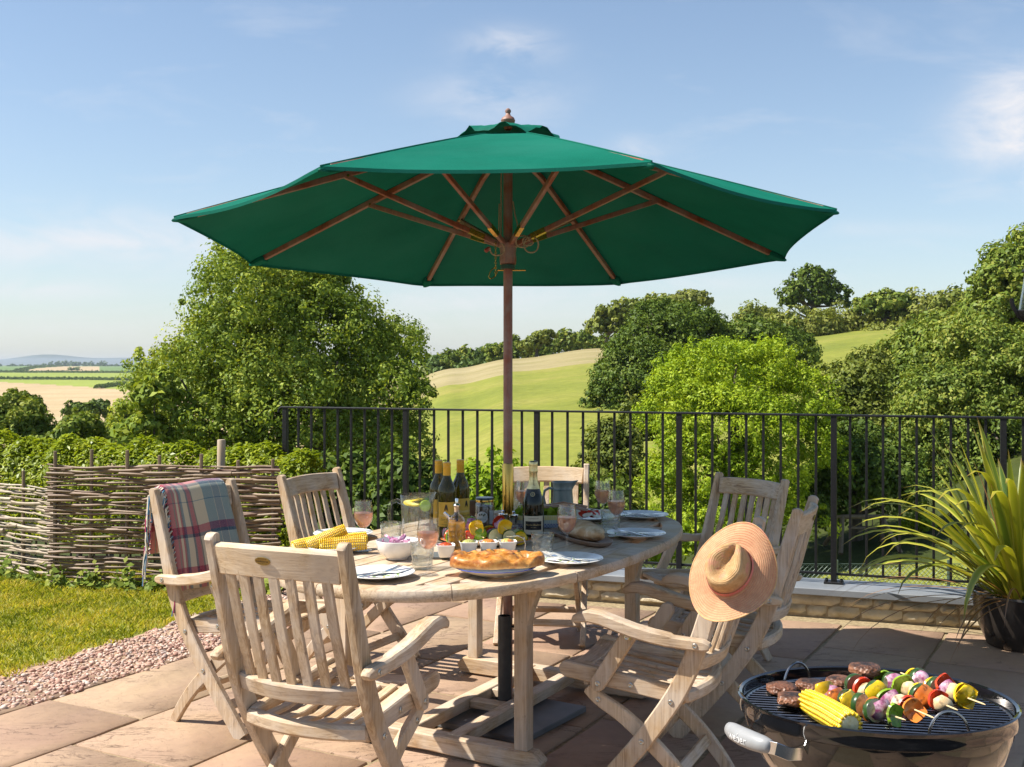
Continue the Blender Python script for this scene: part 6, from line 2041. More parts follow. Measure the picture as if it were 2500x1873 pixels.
STONEW = M_stone(); rings = []
for r, z in [(.0005, 0), (.044, 0), (.048, .004), (.0475, .06), (.0445, .11), (.0445, .118), (.046, .120), (.0445, .123), (.047, .145), (.050, .152), (.0475, .1525), (.043, .14), (.042, .11), (.044, .06), (.044, .01), (.0005, .008)]:
    ring = []
    for j in range(40):
        a = 2 * pi * j / 40; sp = max(0, cos(a)) ** 10 * .020 * max(0, (z - .12) / .03)
        ring.append(((r + sp) * cos(a), r * sin(a), z + sp * .3))
    rings.append(ring)
m_ = MB(); m_.rings(rings, False); obj('body', m_, STONEW, sj, True, 50)
m_ = MB(); m_.sweep([(-.044, 0, .118), (-.062, 0, .124), (-.082, 0, .112), (-.088, 0, .085), (-.080, 0, .05), (-.062, 0, .026), (-.046, 0, .02)], [.010, .009, .008, .008, .008, .009, .012], .0055, (0, 1, 0), .003); obj('handle', m_, STONEW, sj)
# ------------------------------------------------------------------ vegetables on skewers
COURG = M_noise('courgette_skin', [(.3, (.015, .045, .010)), (.55, (.03, .08, .018)), (.75, (.09, .15, .05))], 60, 5, .3)
COURGF = M_noise('courgette_flesh', [(.3, (.56, .55, .26)), (.7, (.68, .66, .40))], 60, 4, .4)
COURGG = M_noise('grilled_courgette', [(.3, (.30, .14, .08)), (.7, (.45, .30, .16))], 60, 4, .4)
PEP = {'yellow': M_noise('yellow_pepper', [(.3, (.72, .42, .005)), (.7, (.82, .56, .02))], 14, 3, .18), 'red': M_noise('red_pepper', [(.3, (.48, .025, .008)), (.7, (.66, .07, .02))], 14, 3, .18),
       'green': M_noise('green_pepper', [(.3, (.14, .28, .012)), (.7, (.28, .42, .03))], 14, 3, .18), 'orange': M_noise('orange_pepper', [(.3, (.68, .16, .02)), (.7, (.76, .26, .05))], 14, 3, .2)}
CHICK = M_noise('grilled_chicken', [(.3, (.50, .30, .12)), (.55, (.70, .55, .32)), (.75, (.76, .66, .46))], 30, 5, .5, .5, bdist=.003)
OSKIN = M_noise('onion_skin', [(.35, (.30, .05, .15)), (.55, (.58, .34, .44)), (.7, (.74, .60, .64))], 70, 4, .3)
OFLESH = M_noise('onion_flesh', [(.3, (.50, .22, .34)), (.42, (.74, .64, .66)), (.6, (.80, .77, .73))], 90, 4, .3)
BAMBOO = M_noise('bamboo', [(.3, (.62, .45, .22)), (.7, (.74, .58, .33))], 40, 4, .6, stretch=(1, 1, .1))


def pepper_piece(col, parent, loc, rot, s=.02):
    """curved square of pepper wall"""
    vs = []; fs = []; n = 9
    for i in range(n):
        for j in range(n):
            a, b = (i / (n - 1) - .5) * 2, (j / (n - 1) - .5) * 2
            k = 1 - .22 * (a * a) * (b * b)
            vs.append((a * s * k, b * s * k * .95, -s * .55 * (a * a + b * b) * .5 + .0015 * sin(5 * a + 3)))
    for i in range(n - 1):
        for j in range(n - 1):
            q = i * n + j; fs.append((q, q + n, q + n + 1, q + 1))
    m = n * n; vs += [(x * .94, y * .94, z - .0045) for x, y, z in vs]
    fs += [tuple(m + i for i in reversed(f_)) for f_ in fs]
    ed = [i * n for i in range(n)] + [(n - 1) * n + j for j in range(1, n)] + [i * n + n - 1 for i in range(n - 2, -1, -1)] + [j for j in range(n - 2, 0, -1)]
    for a, b in zip(ed, ed[1:] + ed[:1]): fs.append((b, a, a + m, b + m))
    m_ = MB(); m_.add(vs, fs)
    return obj('pepper_piece', m_, PEP[col], parent, True, 60, loc, rot)


def courgette(parent, loc, rot, r=.021, h=.012, grilled=False):
    m_ = MB(); m_.lathe([(r * .96, -h / 2), (r, -h * .4), (r, h * .4), (r * .96, h / 2)], 22)
    o = obj('courgette_slice', m_, COURG, parent, True, 40, loc, rot)
    m_ = MB(); m_.lathe([(.0005, -h / 2 - .0002), (r * .96, -h / 2)], 22); m_.lathe([(r * .96, h / 2), (.0005, h / 2 + .0006)], 22)
    obj('flesh', m_, COURGG if grilled else COURGF, o)
    return o


def onion_piece(parent, loc, rot, r=.021):
    o = None
    for k in range(4):
        rr_ = r * (1 - .2 * k)
        vs = []; fs = []; n = 10
        for i in range(n):
            a = -1.1 + 2.2 * i / (n - 1)
            for j in range(5):
                b = -.9 + 1.8 * j / 4
                vs.append((rr_ * sin(a) * cos(b), rr_ * sin(b), rr_ * cos(a) * cos(b) - r * .7))
        for i in range(n - 1):
            for j in range(4):
                q = i * 5 + j; fs.append((q, q + 5, q + 6, q + 1))
        m = len(vs); vs += [(x * .9, y * .9, z * .9 - .002) for x, y, z in vs]; fs += [tuple(m + i for i in reversed(f_)) for f_ in fs]
        m_ = MB(); m_.add(vs, fs)
        q = obj('onion_layer' if k else 'onion_wedge', m_, OSKIN if k == 0 else OFLESH, parent if k == 0 else o, True, 60)
        if k == 0: q.location = loc; q.rotation_euler = rot; o = q
    return o


def chicken(parent, loc, seed, s=.018):
    return lump('chicken_piece', '', '', loc, (s, s * .85, s * .8), CHICK, seed, seed * .7, .16, 2, 0, 5, parent)


def skewer(label, p0, p1, z0, z1, seq, seed, grp, s=.021, ext=(.02, .04)):
    """a bamboo stick from p0 to p1 with pieces threaded on it"""
    rg = random.Random(seed)
    a = Vector((p0[0], p0[1], z0)); b = Vector((p1[0], p1[1], z1))
    t = thing('vegetable_skewer', label, 'skewer', a, 0, grp)
    d = b - a; L_ = d.length
    t.rotation_euler = d.to_track_quat('Z', 'Y').to_euler()
    m_ = MB(); m_.tube([(0, 0, -ext[0]), (0, 0, L_ + ext[1] - .008), (0, 0, L_ + ext[1])], [.0018, .0018, .0004], 7); obj('stick', m_, BAMBOO, t)
    n = len(seq); step = L_ / n
    for i, k in enumerate(seq):
        z = step * (i + .5); w = (rg.uniform(-.25, .25), rg.uniform(-.25, .25), rg.uniform(0, 6))
        off = (rg.uniform(-.004, .004), rg.uniform(-.004, .004), z)
        if k in 'yrgo': pepper_piece({'y': 'yellow', 'r': 'red', 'g': 'green', 'o': 'orange'}[k], t, off, (w[0], w[1], w[2]) if rg.random() < .5 else (pi + w[0], w[1], w[2]), s * rg.uniform(.9, 1.1))
        elif k in 'cC': courgette(t, off, (w[0] * .7, w[1] * .7, w[2]), s * rg.uniform(.9, 1.05), .013, k == 'C')
        elif k == 'n': onion_piece(t, (off[0], off[1], off[2] + .005), (w[0], w[1], w[2]), s * 1.05)
        else: chicken(t, off, seed + i, s * .85)
    return t


# platter of raw kebabs on the table
px, py = (1186 - 1250) / 2750 * 4.30, 4.30
pl = thing('oval_platter', 'oval white platter with an orange rim under the raw kebabs', 'platter', (px, py, TZ), radians(-3))
rg_ = lambda rx, ry, z: [(rx * cos(a), ry * sin(a), z) for a in np.linspace(0, 2 * pi, 49)[:-1]]
m_ = MB(); m_.rings([rg_(.11, .055, 0), rg_(.13, .07, .003), (rg_(.168, .098, .018)), rg_(.172, .101, .0205), rg_(.168, .098, .022), rg_(.13, .07, .010), rg_(.06, .03, .008)]); obj('dish', m_, CERAMIC, pl, True, 50)
m_ = MB(); m_.rings([rg_(.1700, .0995, .0195), rg_(.1740, .1030, .0205), rg_(.1735, .1025, .0225), rg_(.1660, .0965, .0226)], False); obj('orange_rim', m_, M_noise('orange_glaze', [(.3, (.55, .13, .03)), (.7, (.68, .24, .06))], 60, 4, .2), pl)
z = TZ + .036
G1 = 'raw vegetable kebabs on the platter'
for i, (x0, dz_, seq, lb) in enumerate([(-.135, .0, 'ncrg', 'raw kebab at the left end of the platter'), (-.085, .0, 'ycnr', 'raw kebab second from the left on the platter'), (-.03, .0, 'crgg', 'raw kebab left of centre on the platter, green pepper in front'),
                                        (.02, .0, 'yrnc', 'raw kebab in the middle of the platter, pale courgette slice in front'), (.072, .0, 'gcyc', 'raw kebab right of centre on the platter, ending in a courgette slice'), (.12, -.004, 'rcgy', 'raw kebab at the right end of the platter, yellow pepper in front'),
                                        (-.055, .042, 'gny', 'raw kebab lying on top of the pile, big yellow pepper in front'), (.055, .038, 'rny', 'raw kebab on top of the pile at right')]):
    skewer(lb, (px + x0 - .015, py + .058), (px + x0 + .02, py - .062), z + dz_, z + dz_ + (.0 if dz_ < .02 else -.006), seq, 30 + i, G1, .0275, (.02, .022))

# ------------------------------------------------------------------ kettle barbecue
GX, GY, GZ = .782, 2.43, .727
ENAMEL = M_noise('black_enamel', [(.3, (.006, .006, .007)), (.7, (.011, .011, .012))], 6, 4, .06)
ENAMEL.node_tree.nodes['Principled BSDF'].inputs['Coat Weight'].default_value = .6
CHROME = M_flat('chrome_wire', (.34, .32, .31), .22, 1.0)
bbq = thing('kettle_barbecue', 'black enamel kettle barbecue with open grill and grey side handle', 'barbecue', (GX, GY, 0), 0)
M_CHAR = M_noise('charcoal', [(.3, (.012, .012, .012)), (.6, (.04, .04, .04)), (.8, (.22, .21, .2))], 50, 5, .95, .5)
TILT = Matrix.Translation((0, 0, GZ)) @ Matrix.Rotation(radians(-2.4), 4, 'X')
R = .285
m_ = MB(); prof = [(.288, .0), (.2895, .004), (.286, .0065), (.280, .004), (.278, -.006), (.2765, -.022)]
inner = [(.270, -.045), (.255, -.09), (.22, -.145), (.16, -.19), (.08, -.212), (.0005, -.216)]
outer = [(.0005, -.222), (.085, -.218), (.165, -.196), (.226, -.150), (.261, -.094), (.2755, -.050), (.2785, -.032), (.2850, -.028), (.2865, -.018), (.2865, -.004)]
m_.lathe(outer + prof + inner, 72); m_.xf(TILT); obj('bowl', m_, ENAMEL, bbq, True, 40)
grate = MB(); grate.tube([(.272 * cos(a), .272 * sin(a), -.020) for a in np.linspace(0, 2 * pi, 61)], .0035, 6, False)
for s in (-.09, .09): grate.tube([(s, -.257, -.0245), (s, .257, -.0245)], .003, 6)
grate.xf(TILT); gr_o = obj('cooking_grate', grate, CHROME, bbq)
nb = 27
GROT = radians(-12)
for i in range(nb):
    yy = -.262 + .524 * i / (nb - 1); hw = sqrt(max(.272 ** 2 - yy * yy, 0))
    m_ = MB(); m_.tube([(-hw, yy, -.0195), (hw, yy, -.0195)], .0024, 6); m_.xf(TILT @ Matrix.Rotation(GROT, 4, 'Z')); obj('grate_wire', m_, CHROME, gr_o)
for (cx_, cy_, ang) in [(-.115, .205, .5), (.075, -.222, .0)]:
    m_ = MB(); m_.tube([(cx_ + .04 * cos(a) * cos(ang), cy_ + .04 * cos(a) * sin(ang), -.02 + .052 * sin(a)) for a in np.linspace(0, pi, 16)], .0030, 7); m_.xf(TILT); obj('grate_handle', m_, CHROME, gr_o)
m_ = MB()
for i in range(15):
    yy = -.17 + .34 * i / 14; hw = sqrt(max(.185 ** 2 - yy * yy, 0)); m_.tube([(-hw, yy, -.125), (hw, yy, -.125)], .003, 5)
m_.xf(TILT); obj('charcoal_grate', m_, BLACK_IRON, bbq)
# glowing-out charcoal is dark
for i in range(26):
    rg = random.Random(i); r = .15 * sqrt(rg.random()); a = rg.uniform(0, 6.28)
    o = lump('charcoal', '', '', TILT @ Vector((r * cos(a), r * sin(a), -.104)), (.024, .02, .018), M_CHAR, i, i * .9, .2, 2, 0, 4, bbq)
# side handle: chrome strap and moulded grey grip
HA = radians(205)
hx, hy = cos(HA), sin(HA); tx_, ty_ = -hy, hx
P3 = lambda r, t, z: TILT @ Vector((hx * r + tx_ * t, hy * r + ty_ * t, z))
strap = [P3(.262, .085, -.075), P3(.30, .088, -.064), P3(.335, .07, -.058)]
hd = MB(); hd.sweep([P3(.266, -.085, -.06), P3(.30, -.088, -.056), P3(.325, -.078, -.045), P3(.335, -.05, -.045), P3(.337, 0, -.045), P3(.335, .05, -.045), P3(.325, .078, -.045), P3(.30, .088, -.056), P3(.266, .085, -.06)], .013, .0016, (0, 0, 1), .0008)
hnd = obj('side_handle', hd, STEEL, bbq)
m_ = MB(); rings = []
for t, w, h in [(-.085, .006, .008), (-.080, .013, .014), (-.06, .017, .0175), (-.02, .0185, .019), (.02, .0185, .019), (.05, .0175, .0175), (.068, .013, .014), (.072, .007, .009)]:
    c = P3(.338 - .012 * (t / .09) ** 2 - .002, t * .92, -.044)
    rings.append([c + (Vector((hx, hy, 0)) * w * cos(a) + Vector((0, 0, 1)) * h * sin(a)) for a in np.linspace(0, 2 * pi, 19)[:-1]])
m_.rings(rings); GRIP = M_flat('grey_moulded_grip', (.29, .295, .30), .42); obj('grip', m_, GRIP, hnd, True, 60)
m_ = text_mb('weber', .026)
m_.v = [tuple(P3(.338 + .0186 * cos(y / .019) - .012 * ((x - .012) / .09) ** 2 - .0012, (x - .012) * .92, -.044 + .0196 * sin(y / .019))) for x, y, _ in m_.v]
obj('lettering', m_, M_flat('white_print', (.75, .75, .75), .5), hnd, False)
for a in (radians(100), radians(220), radians(340)):
    c = Vector((cos(a), sin(a), 0))
    m_ = MB(); m_.tube([c * .20 + Vector((0, 0, GZ - .165)), c * .30 + Vector((0, 0, .0))], .0125, 10); obj('leg', m_, M_flat('grey_leg', (.35, .35, .36), .4, .6), bbq)
m_ = MB(); m_.lathe([(.0005, .30), (.10, .302), (.135, .315), (.137, .318), (.10, .306), (.0005, .304)], 30); obj('ash_pan', m_, STEEL, bbq)


def grill_pt(u, v, up=0.0):
    """place on the cooking grate seen at a point of the survey picture"""
    n = TILT.to_3x3() @ Vector((0, 0, 1)); p0 = TILT @ Vector((0, 0, -.017 + up)) + Vector((GX, GY, 0))
    d = Vector(((u - 1250) / 2750, 1, (888 - v) / 2750)); o = Vector((0, 0, CAM_H))
    return o + d * ((p0 - o).dot(n) / d.dot(n))


def M_burger():
    m, nt, N, L, B = nodes_of('grilled_mince')
    v = coords(N, L, 'Object', (1, 1, 1), True); a = noise(N, L, v, 22, 5); vo = N.new('ShaderNodeTexVoronoi'); vo.inputs['Scale'].default_value = 130; L.new(v, vo.inputs['Vector'])
    tc = N.new('ShaderNodeTexCoord'); sp = N.new('ShaderNodeSeparateXYZ'); L.new(tc.outputs['Object'], sp.inputs[0])
    c = ramp(N, L, a, [(.3, (.13, .05, .025)), (.6, (.27, .115, .06)), (.8, (.36, .18, .10))])
    ch_ = N.new('ShaderNodeMath'); ch_.operation = 'MULTIPLY'; L.new(ramp(N, L, sp.outputs[2], [(.004, (0, 0, 0)), (.011, (1, 1, 1))]), ch_.inputs[0]); L.new(ramp(N, L, a, [(.40, (0, 0, 0)), (.58, (1, 1, 1))]), ch_.inputs[1])
    c = mix(N, L, ch_.outputs[0], c, (.025, .013, .009))
    L.new(c, B.inputs['Base Color']); setp(B, Roughness=.48)
    bump(N, L, vo.outputs['Distance'], B, .9, .004)
    return m


BURGER = M_burger()


def burger(label, p, seed, s=.040):
    v, f = ico(4); r = np.hypot(v[:, 0], v[:, 1])
    z = np.sign(v[:, 2]) * np.abs(v[:, 2]) ** .6
    d = hnoise(v * 2.5, 1, seed) * .07 + hnoise(v * 12, 1, seed + 2) * .03
    q = np.stack([v[:, 0], v[:, 1], z * .36], 1) * (1 + d)[:, None] * s
    q[:, :2] *= (np.maximum(r, 1e-6) ** -.25)[:, None]
    o = obj('burger', fast_mesh('burger', q, f, BURGER, True), None); o.location = p; o.rotation_euler = (0, 0, seed)
    return tag(o, label, 'burger', 'beef burgers on the grill')


for i, (u, v_, up, lb) in enumerate([(1908, 1681, .013, 'burger farthest left on the grill'), (1936, 1707, .022, 'burger at front left overlapping its neighbour'), (1980, 1674, .014, 'burger just left of the corn cob, behind it'),
                                     (2052, 1665, .014, 'burger in the middle of the back row'), (2112, 1634, .042, 'topmost burger, stacked on another at the back'), (2128, 1662, .014, 'lower burger under the topmost one')]):
    burger(lb, grill_pt(u, v_, up), 3 + i, .034 if i != 4 else .036)
pa, pb = grill_pt(1975, 1712, .024), grill_pt(2072, 1768, .024)
gc_ = corn('corn cob lying on the barbecue grill', (pa + pb) / 2, pa - pb, .3)
gc_.scale = (1.02, 1.02, ((pb - pa).length + .012) / .165)
G2 = 'grilled kebabs on the barbecue'
CHARRED = {}


def charred(mat):
    if mat.name in CHARRED: return CHARRED[mat.name]
    m = mat.copy(); m.name = 'grilled_' + mat.name; N = m.node_tree.nodes; L = m.node_tree.links; B = N['Principled BSDF']
    src = B.inputs['Base Color'].links[0].from_socket
    v = coords(N, L, 'Object', (1, 1, 1), True)
    f = ramp(N, L, noise(N, L, v, 55, 5, .65, .4), [(.53, (0, 0, 0)), (.68, (.85, .85, .85))])
    L.new(mix(N, L, f, src, (.055, .022, .010)), B.inputs['Base Color'])
    CHARRED[mat.name] = m; CHARRED[m.name] = m
    return m


for i, (a0, a1, seq, lb, ex) in enumerate([((2012, 1693), (2180, 1748), 'ynoCycocng', 'front kebab on the grill ending in a green pepper, beside the corn cob', (.03, .035)), ((2082, 1668), (2238, 1735), 'Crxcygnxro', 'second kebab on the grill with a long bare stick end', (.03, .06)),
                                           ((2150, 1655), (2310, 1722), 'gcngxyCorx', 'third kebab on the grill ending in a piece of chicken', (.02, .04)), ((2218, 1650), (2372, 1708), 'ycnycrnxyy', 'rearmost kebab on the grill ending in yellow pepper', (.03, .045))]):
    A = grill_pt(*a0, .021); B_ = grill_pt(*a1, .021)
    sk_ = skewer(lb, (A.x, A.y), (B_.x, B_.y), A.z, B_.z, seq, 60 + i, G2, .0255, ex)
    for o_ in list(sk_.children_recursive):
        if o_.name.startswith('stick'): continue
        o_.data.materials[0] = charred(o_.data.materials[0])

# ------------------------------------------------------------------ straw hat on the chair post
def M_straw():
    m, nt, N, L, B = nodes_of('woven_straw')
    uv = N.new('ShaderNodeUVMap'); sp = N.new('ShaderNodeSeparateXYZ'); L.new(uv.outputs[0], sp.inputs[0])
    r = sp.outputs[1]; th = sp.outputs[0]

    def mth(op, a, b):
        n = N.new('ShaderNodeMath'); n.operation = op
        for i, v in enumerate((a, b)):
            if isinstance(v, (int, float)): n.inputs[i].default_value = v
            else: L.new(v, n.inputs[i])
        return n.outputs[0]
    ring = mth('SINE', mth('MULTIPLY', r, 2 * pi * 34), 0)
    wv = mth('SINE', mth('ADD', mth('MULTIPLY', th, 2 * pi * 190), mth('MULTIPLY', mth('FLOOR', mth('MULTIPLY', r, 68), 0), 2.1)), 0)
    alt = mth('GREATER_THAN', mth('SINE', mth('MULTIPLY', r, 2 * pi * 34), 0), -.6)
    on_brim = mth('GREATER_THAN', r, .52)
    pk = mth('MULTIPLY', mth('MULTIPLY', mth('GREATER_THAN', wv, .1), alt), on_brim)
    v = coords(N, L, 'Object'); n1 = noise(N, L, v, 40, 5)
    st = ramp(N, L, n1, [(.3, (.48, .27, .11)), (.5, (.58, .355, .16)), (.75, (.70, .47, .24))])
    n2 = noise(N, L, v, 9, 3)
    pkc = mth('MULTIPLY', mth('GREATER_THAN', n1, .5), mth('MULTIPLY', ramp(N, L, n2, [(.48, (0, 0, 0)), (.6, (.6, .6, .6))]), mth('SUBTRACT', 1.0, on_brim)))
    st = mix(N, L, mth('MULTIPLY', on_brim, .4), st, (.58, .30, .17))
    c = mix(N, L, mth('MULTIPLY', pk, .62), st, (.54, .12, .11))
    c = mix(N, L, pkc, c, (.66, .20, .17))
    L.new(c, B.inputs['Base Color']); setp(B, Roughness=.75)
    h = mth('ADD', mth('MULTIPLY', ring, .5), mth('MULTIPLY', wv, .35))
    bump(N, L, h, B, .7, .0016)
    return m


def uv_obj(name, rings_uv, mat, parent, ang=60):
    """rings of (pos, (u,v))"""
    n = len(rings_uv[0]); me = bpy.data.meshes.new(name)
    V = [tuple(p) for r in rings_uv for p, _ in r]; UV = [q for r in rings_uv for _, q in r]; F_ = []
    for i in range(len(rings_uv) - 1):
        for j in range(n - 1):
            F_.append((i * n + j, i * n + j + 1, (i + 1) * n + j + 1, (i + 1) * n + j))
    me.from_pydata(V, [], F_)
    l = me.uv_layers.new(name='UVMap')
    for p in me.polygons:
        p.use_smooth = True
        for li, vi in zip(p.loop_indices, p.vertices): l.data[li].uv = UV[vi]
    me.materials.append(mat); me.update()
    o = link(bpy.data.objects.new(name, me)); o.parent = parent
    return o


nd = Vector((-.36, -.80, .47)).normalized()
upv = Vector((.45, 0, .9)); xax = (upv - nd * upv.dot(nd)).normalized(); yax = nd.cross(xax)
hc = Vector(((1784 - 1250) / 2750 * 3.36, 3.36, CAM_H - (1397 - 888) / 2750 * 3.36))
hat = thing('straw_hat', 'pink and straw woven fedora hat hanging on the chair back', 'hat', hc)
hat.scale = (.86, .86, .86)
hat.rotation_euler = Matrix((xax, yax, nd)).transposed().to_euler()
rings_ = []
NH = 97
prof = [(0.0, .112), (.02, .113), (.042, .114), (.058, .112), (.069, .104), (.0745, .090), (.077, .066), (.080, .036), (.0825, .012), (.085, .004), (.092, .0)] + [(.092 + .072 * k / 16, 0) for k in range(1, 17)]
tot = 0; ds = [0]
for (r0, z0), (r1, z1) in zip(prof, prof[1:]): tot += sqrt((r1 - r0) ** 2 + (z1 - z0) ** 2); ds.append(tot)
for i, (r, z) in enumerate(prof):
    ring = []
    for j in range(NH):
        a = 2 * pi * j / (NH - 1); c, s = cos(a), sin(a)
        ex, ey = 1.10, .90
        x, y = r * c * ex, r * s * ey
        zz = z
        if i <= 7:
            # teardrop crease, narrower and pinched towards +x
            w = .030 - .018 * max(0, x) / .07
            dent = math.exp(-(y / w) ** 2) * max(0, 1 - (max(0, abs(x - .005) - .035) / .04) ** 2) * (.034 if i < 5 else .012)
            zz -= dent * (1 if z > .085 else .5)
            zz -= .010 * max(0, -x) / .07 * (1 if z > .06 else .3)
            if x > .0: y *= 1 - .32 * (x / .075) * min(1, z / .09) * (1 if i > 1 else 1)
        if i >= 10:
            t = (r - .092) / .072
            wob = .026 * sin(2 * a + .9) + .018 * sin(3 * a + 2.2)
            zz += t ** 1.3 * (wob - .006) - t * t * .008
            k = 1 + .04 * sin(2 * a + .3) * t
            x *= k; y *= k
        ring.append(((x, y, zz), (j / (NH - 1), ds[i] / tot)))
    rings_.append(ring)
STRAW = M_straw()
uv_obj('hat_body', rings_, STRAW, hat)
m_ = MB(); m_.tube([(p[0], p[1], p[2]) for p, _ in rings_[-1]], .0022, 6, False); obj('brim_edge', m_, STRAW, hat)


def M_ribbon():
    m, nt, N, L, B = nodes_of('patterned_ribbon')
    uv = N.new('ShaderNodeUVMap')
    w = N.new('ShaderNodeTexWave'); w.wave_profile = 'TRI'; w.inputs['Scale'].default_value = 6.0; L.new(uv.outputs[0], w.inputs['Vector'])
    sp = N.new('ShaderNodeSeparateXYZ'); L.new(uv.outputs[0], sp.inputs[0])
    d = N.new('ShaderNodeMath'); d.operation = 'SUBTRACT'; L.new(w.outputs['Fac'], d.inputs[0]); L.new(sp.outputs[1], d.inputs[1])
    ab = N.new('ShaderNodeMath'); ab.operation = 'ABSOLUTE'; L.new(d.outputs[0], ab.inputs[0])
    c = ramp(N, L, ab.outputs[0], [(.0, (.62, .05, .12)), (.14, (.70, .18, .04)), (.34, (.30, .36, .42)), (.5, (.68, .16, .05)), (.75, (.60, .04, .14))], True)
    L.new(c, B.inputs['Base Color']); setp(B, Roughness=.6)
    return m


rb = []
for k, (dr, z) in enumerate([(.0015, .008), (.0022, .010), (.0022, .026), (.0015, .028)]):
    rz2 = [(.0805, .012), (.078, .035)]
    r = .083 - (z - .010) * .09 + dr
    rb.append([((r * cos(a) * 1.10, r * sin(a) * .90, z), (j / 96 * 4.0, k / 3)) for j, a in enumerate(np.linspace(0, 2 * pi, 97))])
uv_obj('hat_band', rb, M_ribbon(), hat)

# ------------------------------------------------------------------ plaid blanket over the left chair
def M_plaid():
    m, nt, N, L, B = nodes_of('plaid_wool')
    uv = N.new('ShaderNodeUVMap'); sp = N.new('ShaderNodeSeparateXYZ'); L.new(uv.outputs[0], sp.inputs[0])
    cream, blue, navy, mag, teal, grey = (.60, .54, .42), (.045, .145, .23), (.012, .035, .085), (.36, .022, .075), (.07, .20, .27), (.07, .065, .075)
    U = ramp(N, L, sp.outputs[0], [(0, mag), (.07, grey), (.09, mag), (.12, cream), (.16, mag), (.18, navy), (.20, blue), (.23, cream), (.31, navy), (.34, mag), (.41, grey), (.43, cream), (.63, teal), (.78, cream), (.785, blue), (.88, cream), (.885, teal)], True)
    Vv = ramp(N, L, sp.outputs[1], [(0, cream), (.12, mag), (.15, grey), (.165, cream), (.23, blue), (.26, mag), (.28, navy), (.30, mag), (.315, cream), (.36, mag), (.42, navy), (.44, cream), (.52, blue), (.525, cream), (.60, cream), (.66, mag), (.70, navy), (.72, cream), (.80, cream), (.88, mag), (.93, cream)], True)
    c = mix(N, L, .5, U, Vv)
    hs = N.new('ShaderNodeHueSaturation'); hs.inputs['Saturation'].default_value = 1.3; L.new(c, hs.inputs['Color']); c = hs.outputs[0]
    c = mix(N, L, .45, c, mix(N, L, 1.0, mix(N, L, 1.0, U, Vv, 'MULTIPLY'), (1.9, 1.9, 2.1), 'MULTIPLY'))
    wv = noise(N, L, coords(N, L, 'Object'), 320, 3)
    c = mix(N, L, ramp(N, L, wv, [(.35, (.25, .25, .25)), (.6, (0, 0, 0))]), c, (.45, .42, .40))
    L.new(c, B.inputs['Base Color']); setp(B, Roughness=.95)
    B.inputs['Sheen Weight'].default_value = .3
    bump(N, L, wv, B, .4, .001)
    return m


c2 = CHAIRS['blanket']
bl_ = thing('plaid_blanket', 'folded plaid wool blanket with tassels draped over the left chair back', 'blanket', c2.location)
bl_.rotation_euler = c2.rotation_euler
zs = c2.scale[2]
W0, W1 = -.165, .185
# drape profile in the chair's (y,z): rear hem, over the rail, front hem
prof = [(-.390, .64), (-.388, .72), (-.383, .82), (-.378, .875), (-.365, .905), (-.345, .913), (-.322, .905), (-.306, .88), (-.292, .82), (-.270, .74), (-.248, .66), (-.228, .58), (-.208, .51)]
prof = [(y, z * zs) for y, z in prof]
cum = [0]
for (a, b), (c, d) in zip(prof, prof[1:]): cum.append(cum[-1] + sqrt((a - c) ** 2 + (b - d) ** 2))
rows = []; NW = 22
rgb = random.Random(6)
for side in (0, 1):
    rr4 = []
    for i, ((y, z), cu) in enumerate(zip(prof, cum)):
        row = []
        for j in range(NW):
            w = j / (NW - 1); u_ = (W0 + (W1 - W0) * w) / .2075
            hang = max(0, (cu - cum[5])) ; f = hang / (cum[-1] - cum[5]) if hang > 0 else 0
            x = W0 + (W1 - W0) * w + .03 * f * (w - .3) - .010 * sin(3 * f)
            fold = .006 * sin(w * 11 + 2 * f) * (f + .15) + .004 * sin(w * 5 + i * .5)
            bl = -.030 * (1 - min(1, u_ * u_)) * (1 - .3 * f)
            off = (-.006 if side else 0)
            row.append(((x, y + bl + fold + (off if i > 5 else -off), z - (off if 3 < i < 8 else 0) * -1 + .003 * sin(w * 8)), (1 - w, cu / cum[-1])))
        rr4.append(row)
    rows.append(rr4)
PLAID = M_plaid()
cl1 = uv_obj('cloth', rows[0], PLAID, bl_)
sm = cl1.modifiers.new('thick', 'SOLIDIFY'); sm.thickness = .010; sm.offset = 0
M_FR = bpy.data.materials.new('wool_tassels'); M_FR.use_nodes = True
_m, _nt, N_, L_, B_2 = M_FR, M_FR.node_tree, M_FR.node_tree.nodes, M_FR.node_tree.links, M_FR.node_tree.nodes['Principled BSDF']
_g = N_.new('ShaderNodeNewGeometry')
L_.new(ramp(N_, L_, _g.outputs['Random Per Island'], [(0, (.62, .56, .44)), (.38, (.04, .16, .28)), (.62, (.38, .03, .10)), (.74, (.62, .56, .44)), (.9, (.03, .06, .11))], True), B_2.inputs['Base Color']); B_2.inputs['Roughness'].default_value = .95
def tassels(name, anchors, ln, seed, spread=.006):
    rg = random.Random(seed); m_ = MB()
    for (x, y, z), dirn in anchors:
        for k in range(2):
            l = ln * rg.uniform(.7, 1.15); a = Vector((x, y, z)); d = Vector(dirn)
            p1 = a + d * .018 + Vector((rg.uniform(-spread, spread), rg.uniform(-spread, spread), -.008))
            p2 = p1 + Vector((rg.uniform(-.008, .008) + d.x * .006, rg.uniform(-.008, .008), -l * .5)); p3 = p2 + Vector((rg.uniform(-.006, .006), rg.uniform(-.006, .006), -l * .4)); p4 = p3 + Vector((0, 0, -.008))
            m_.tube([a, p1, p2, p3, p4], [.0034, .0038, .0034, .003, .0042], 5)
    return stuff(obj(name, m_, M_FR, bl_))


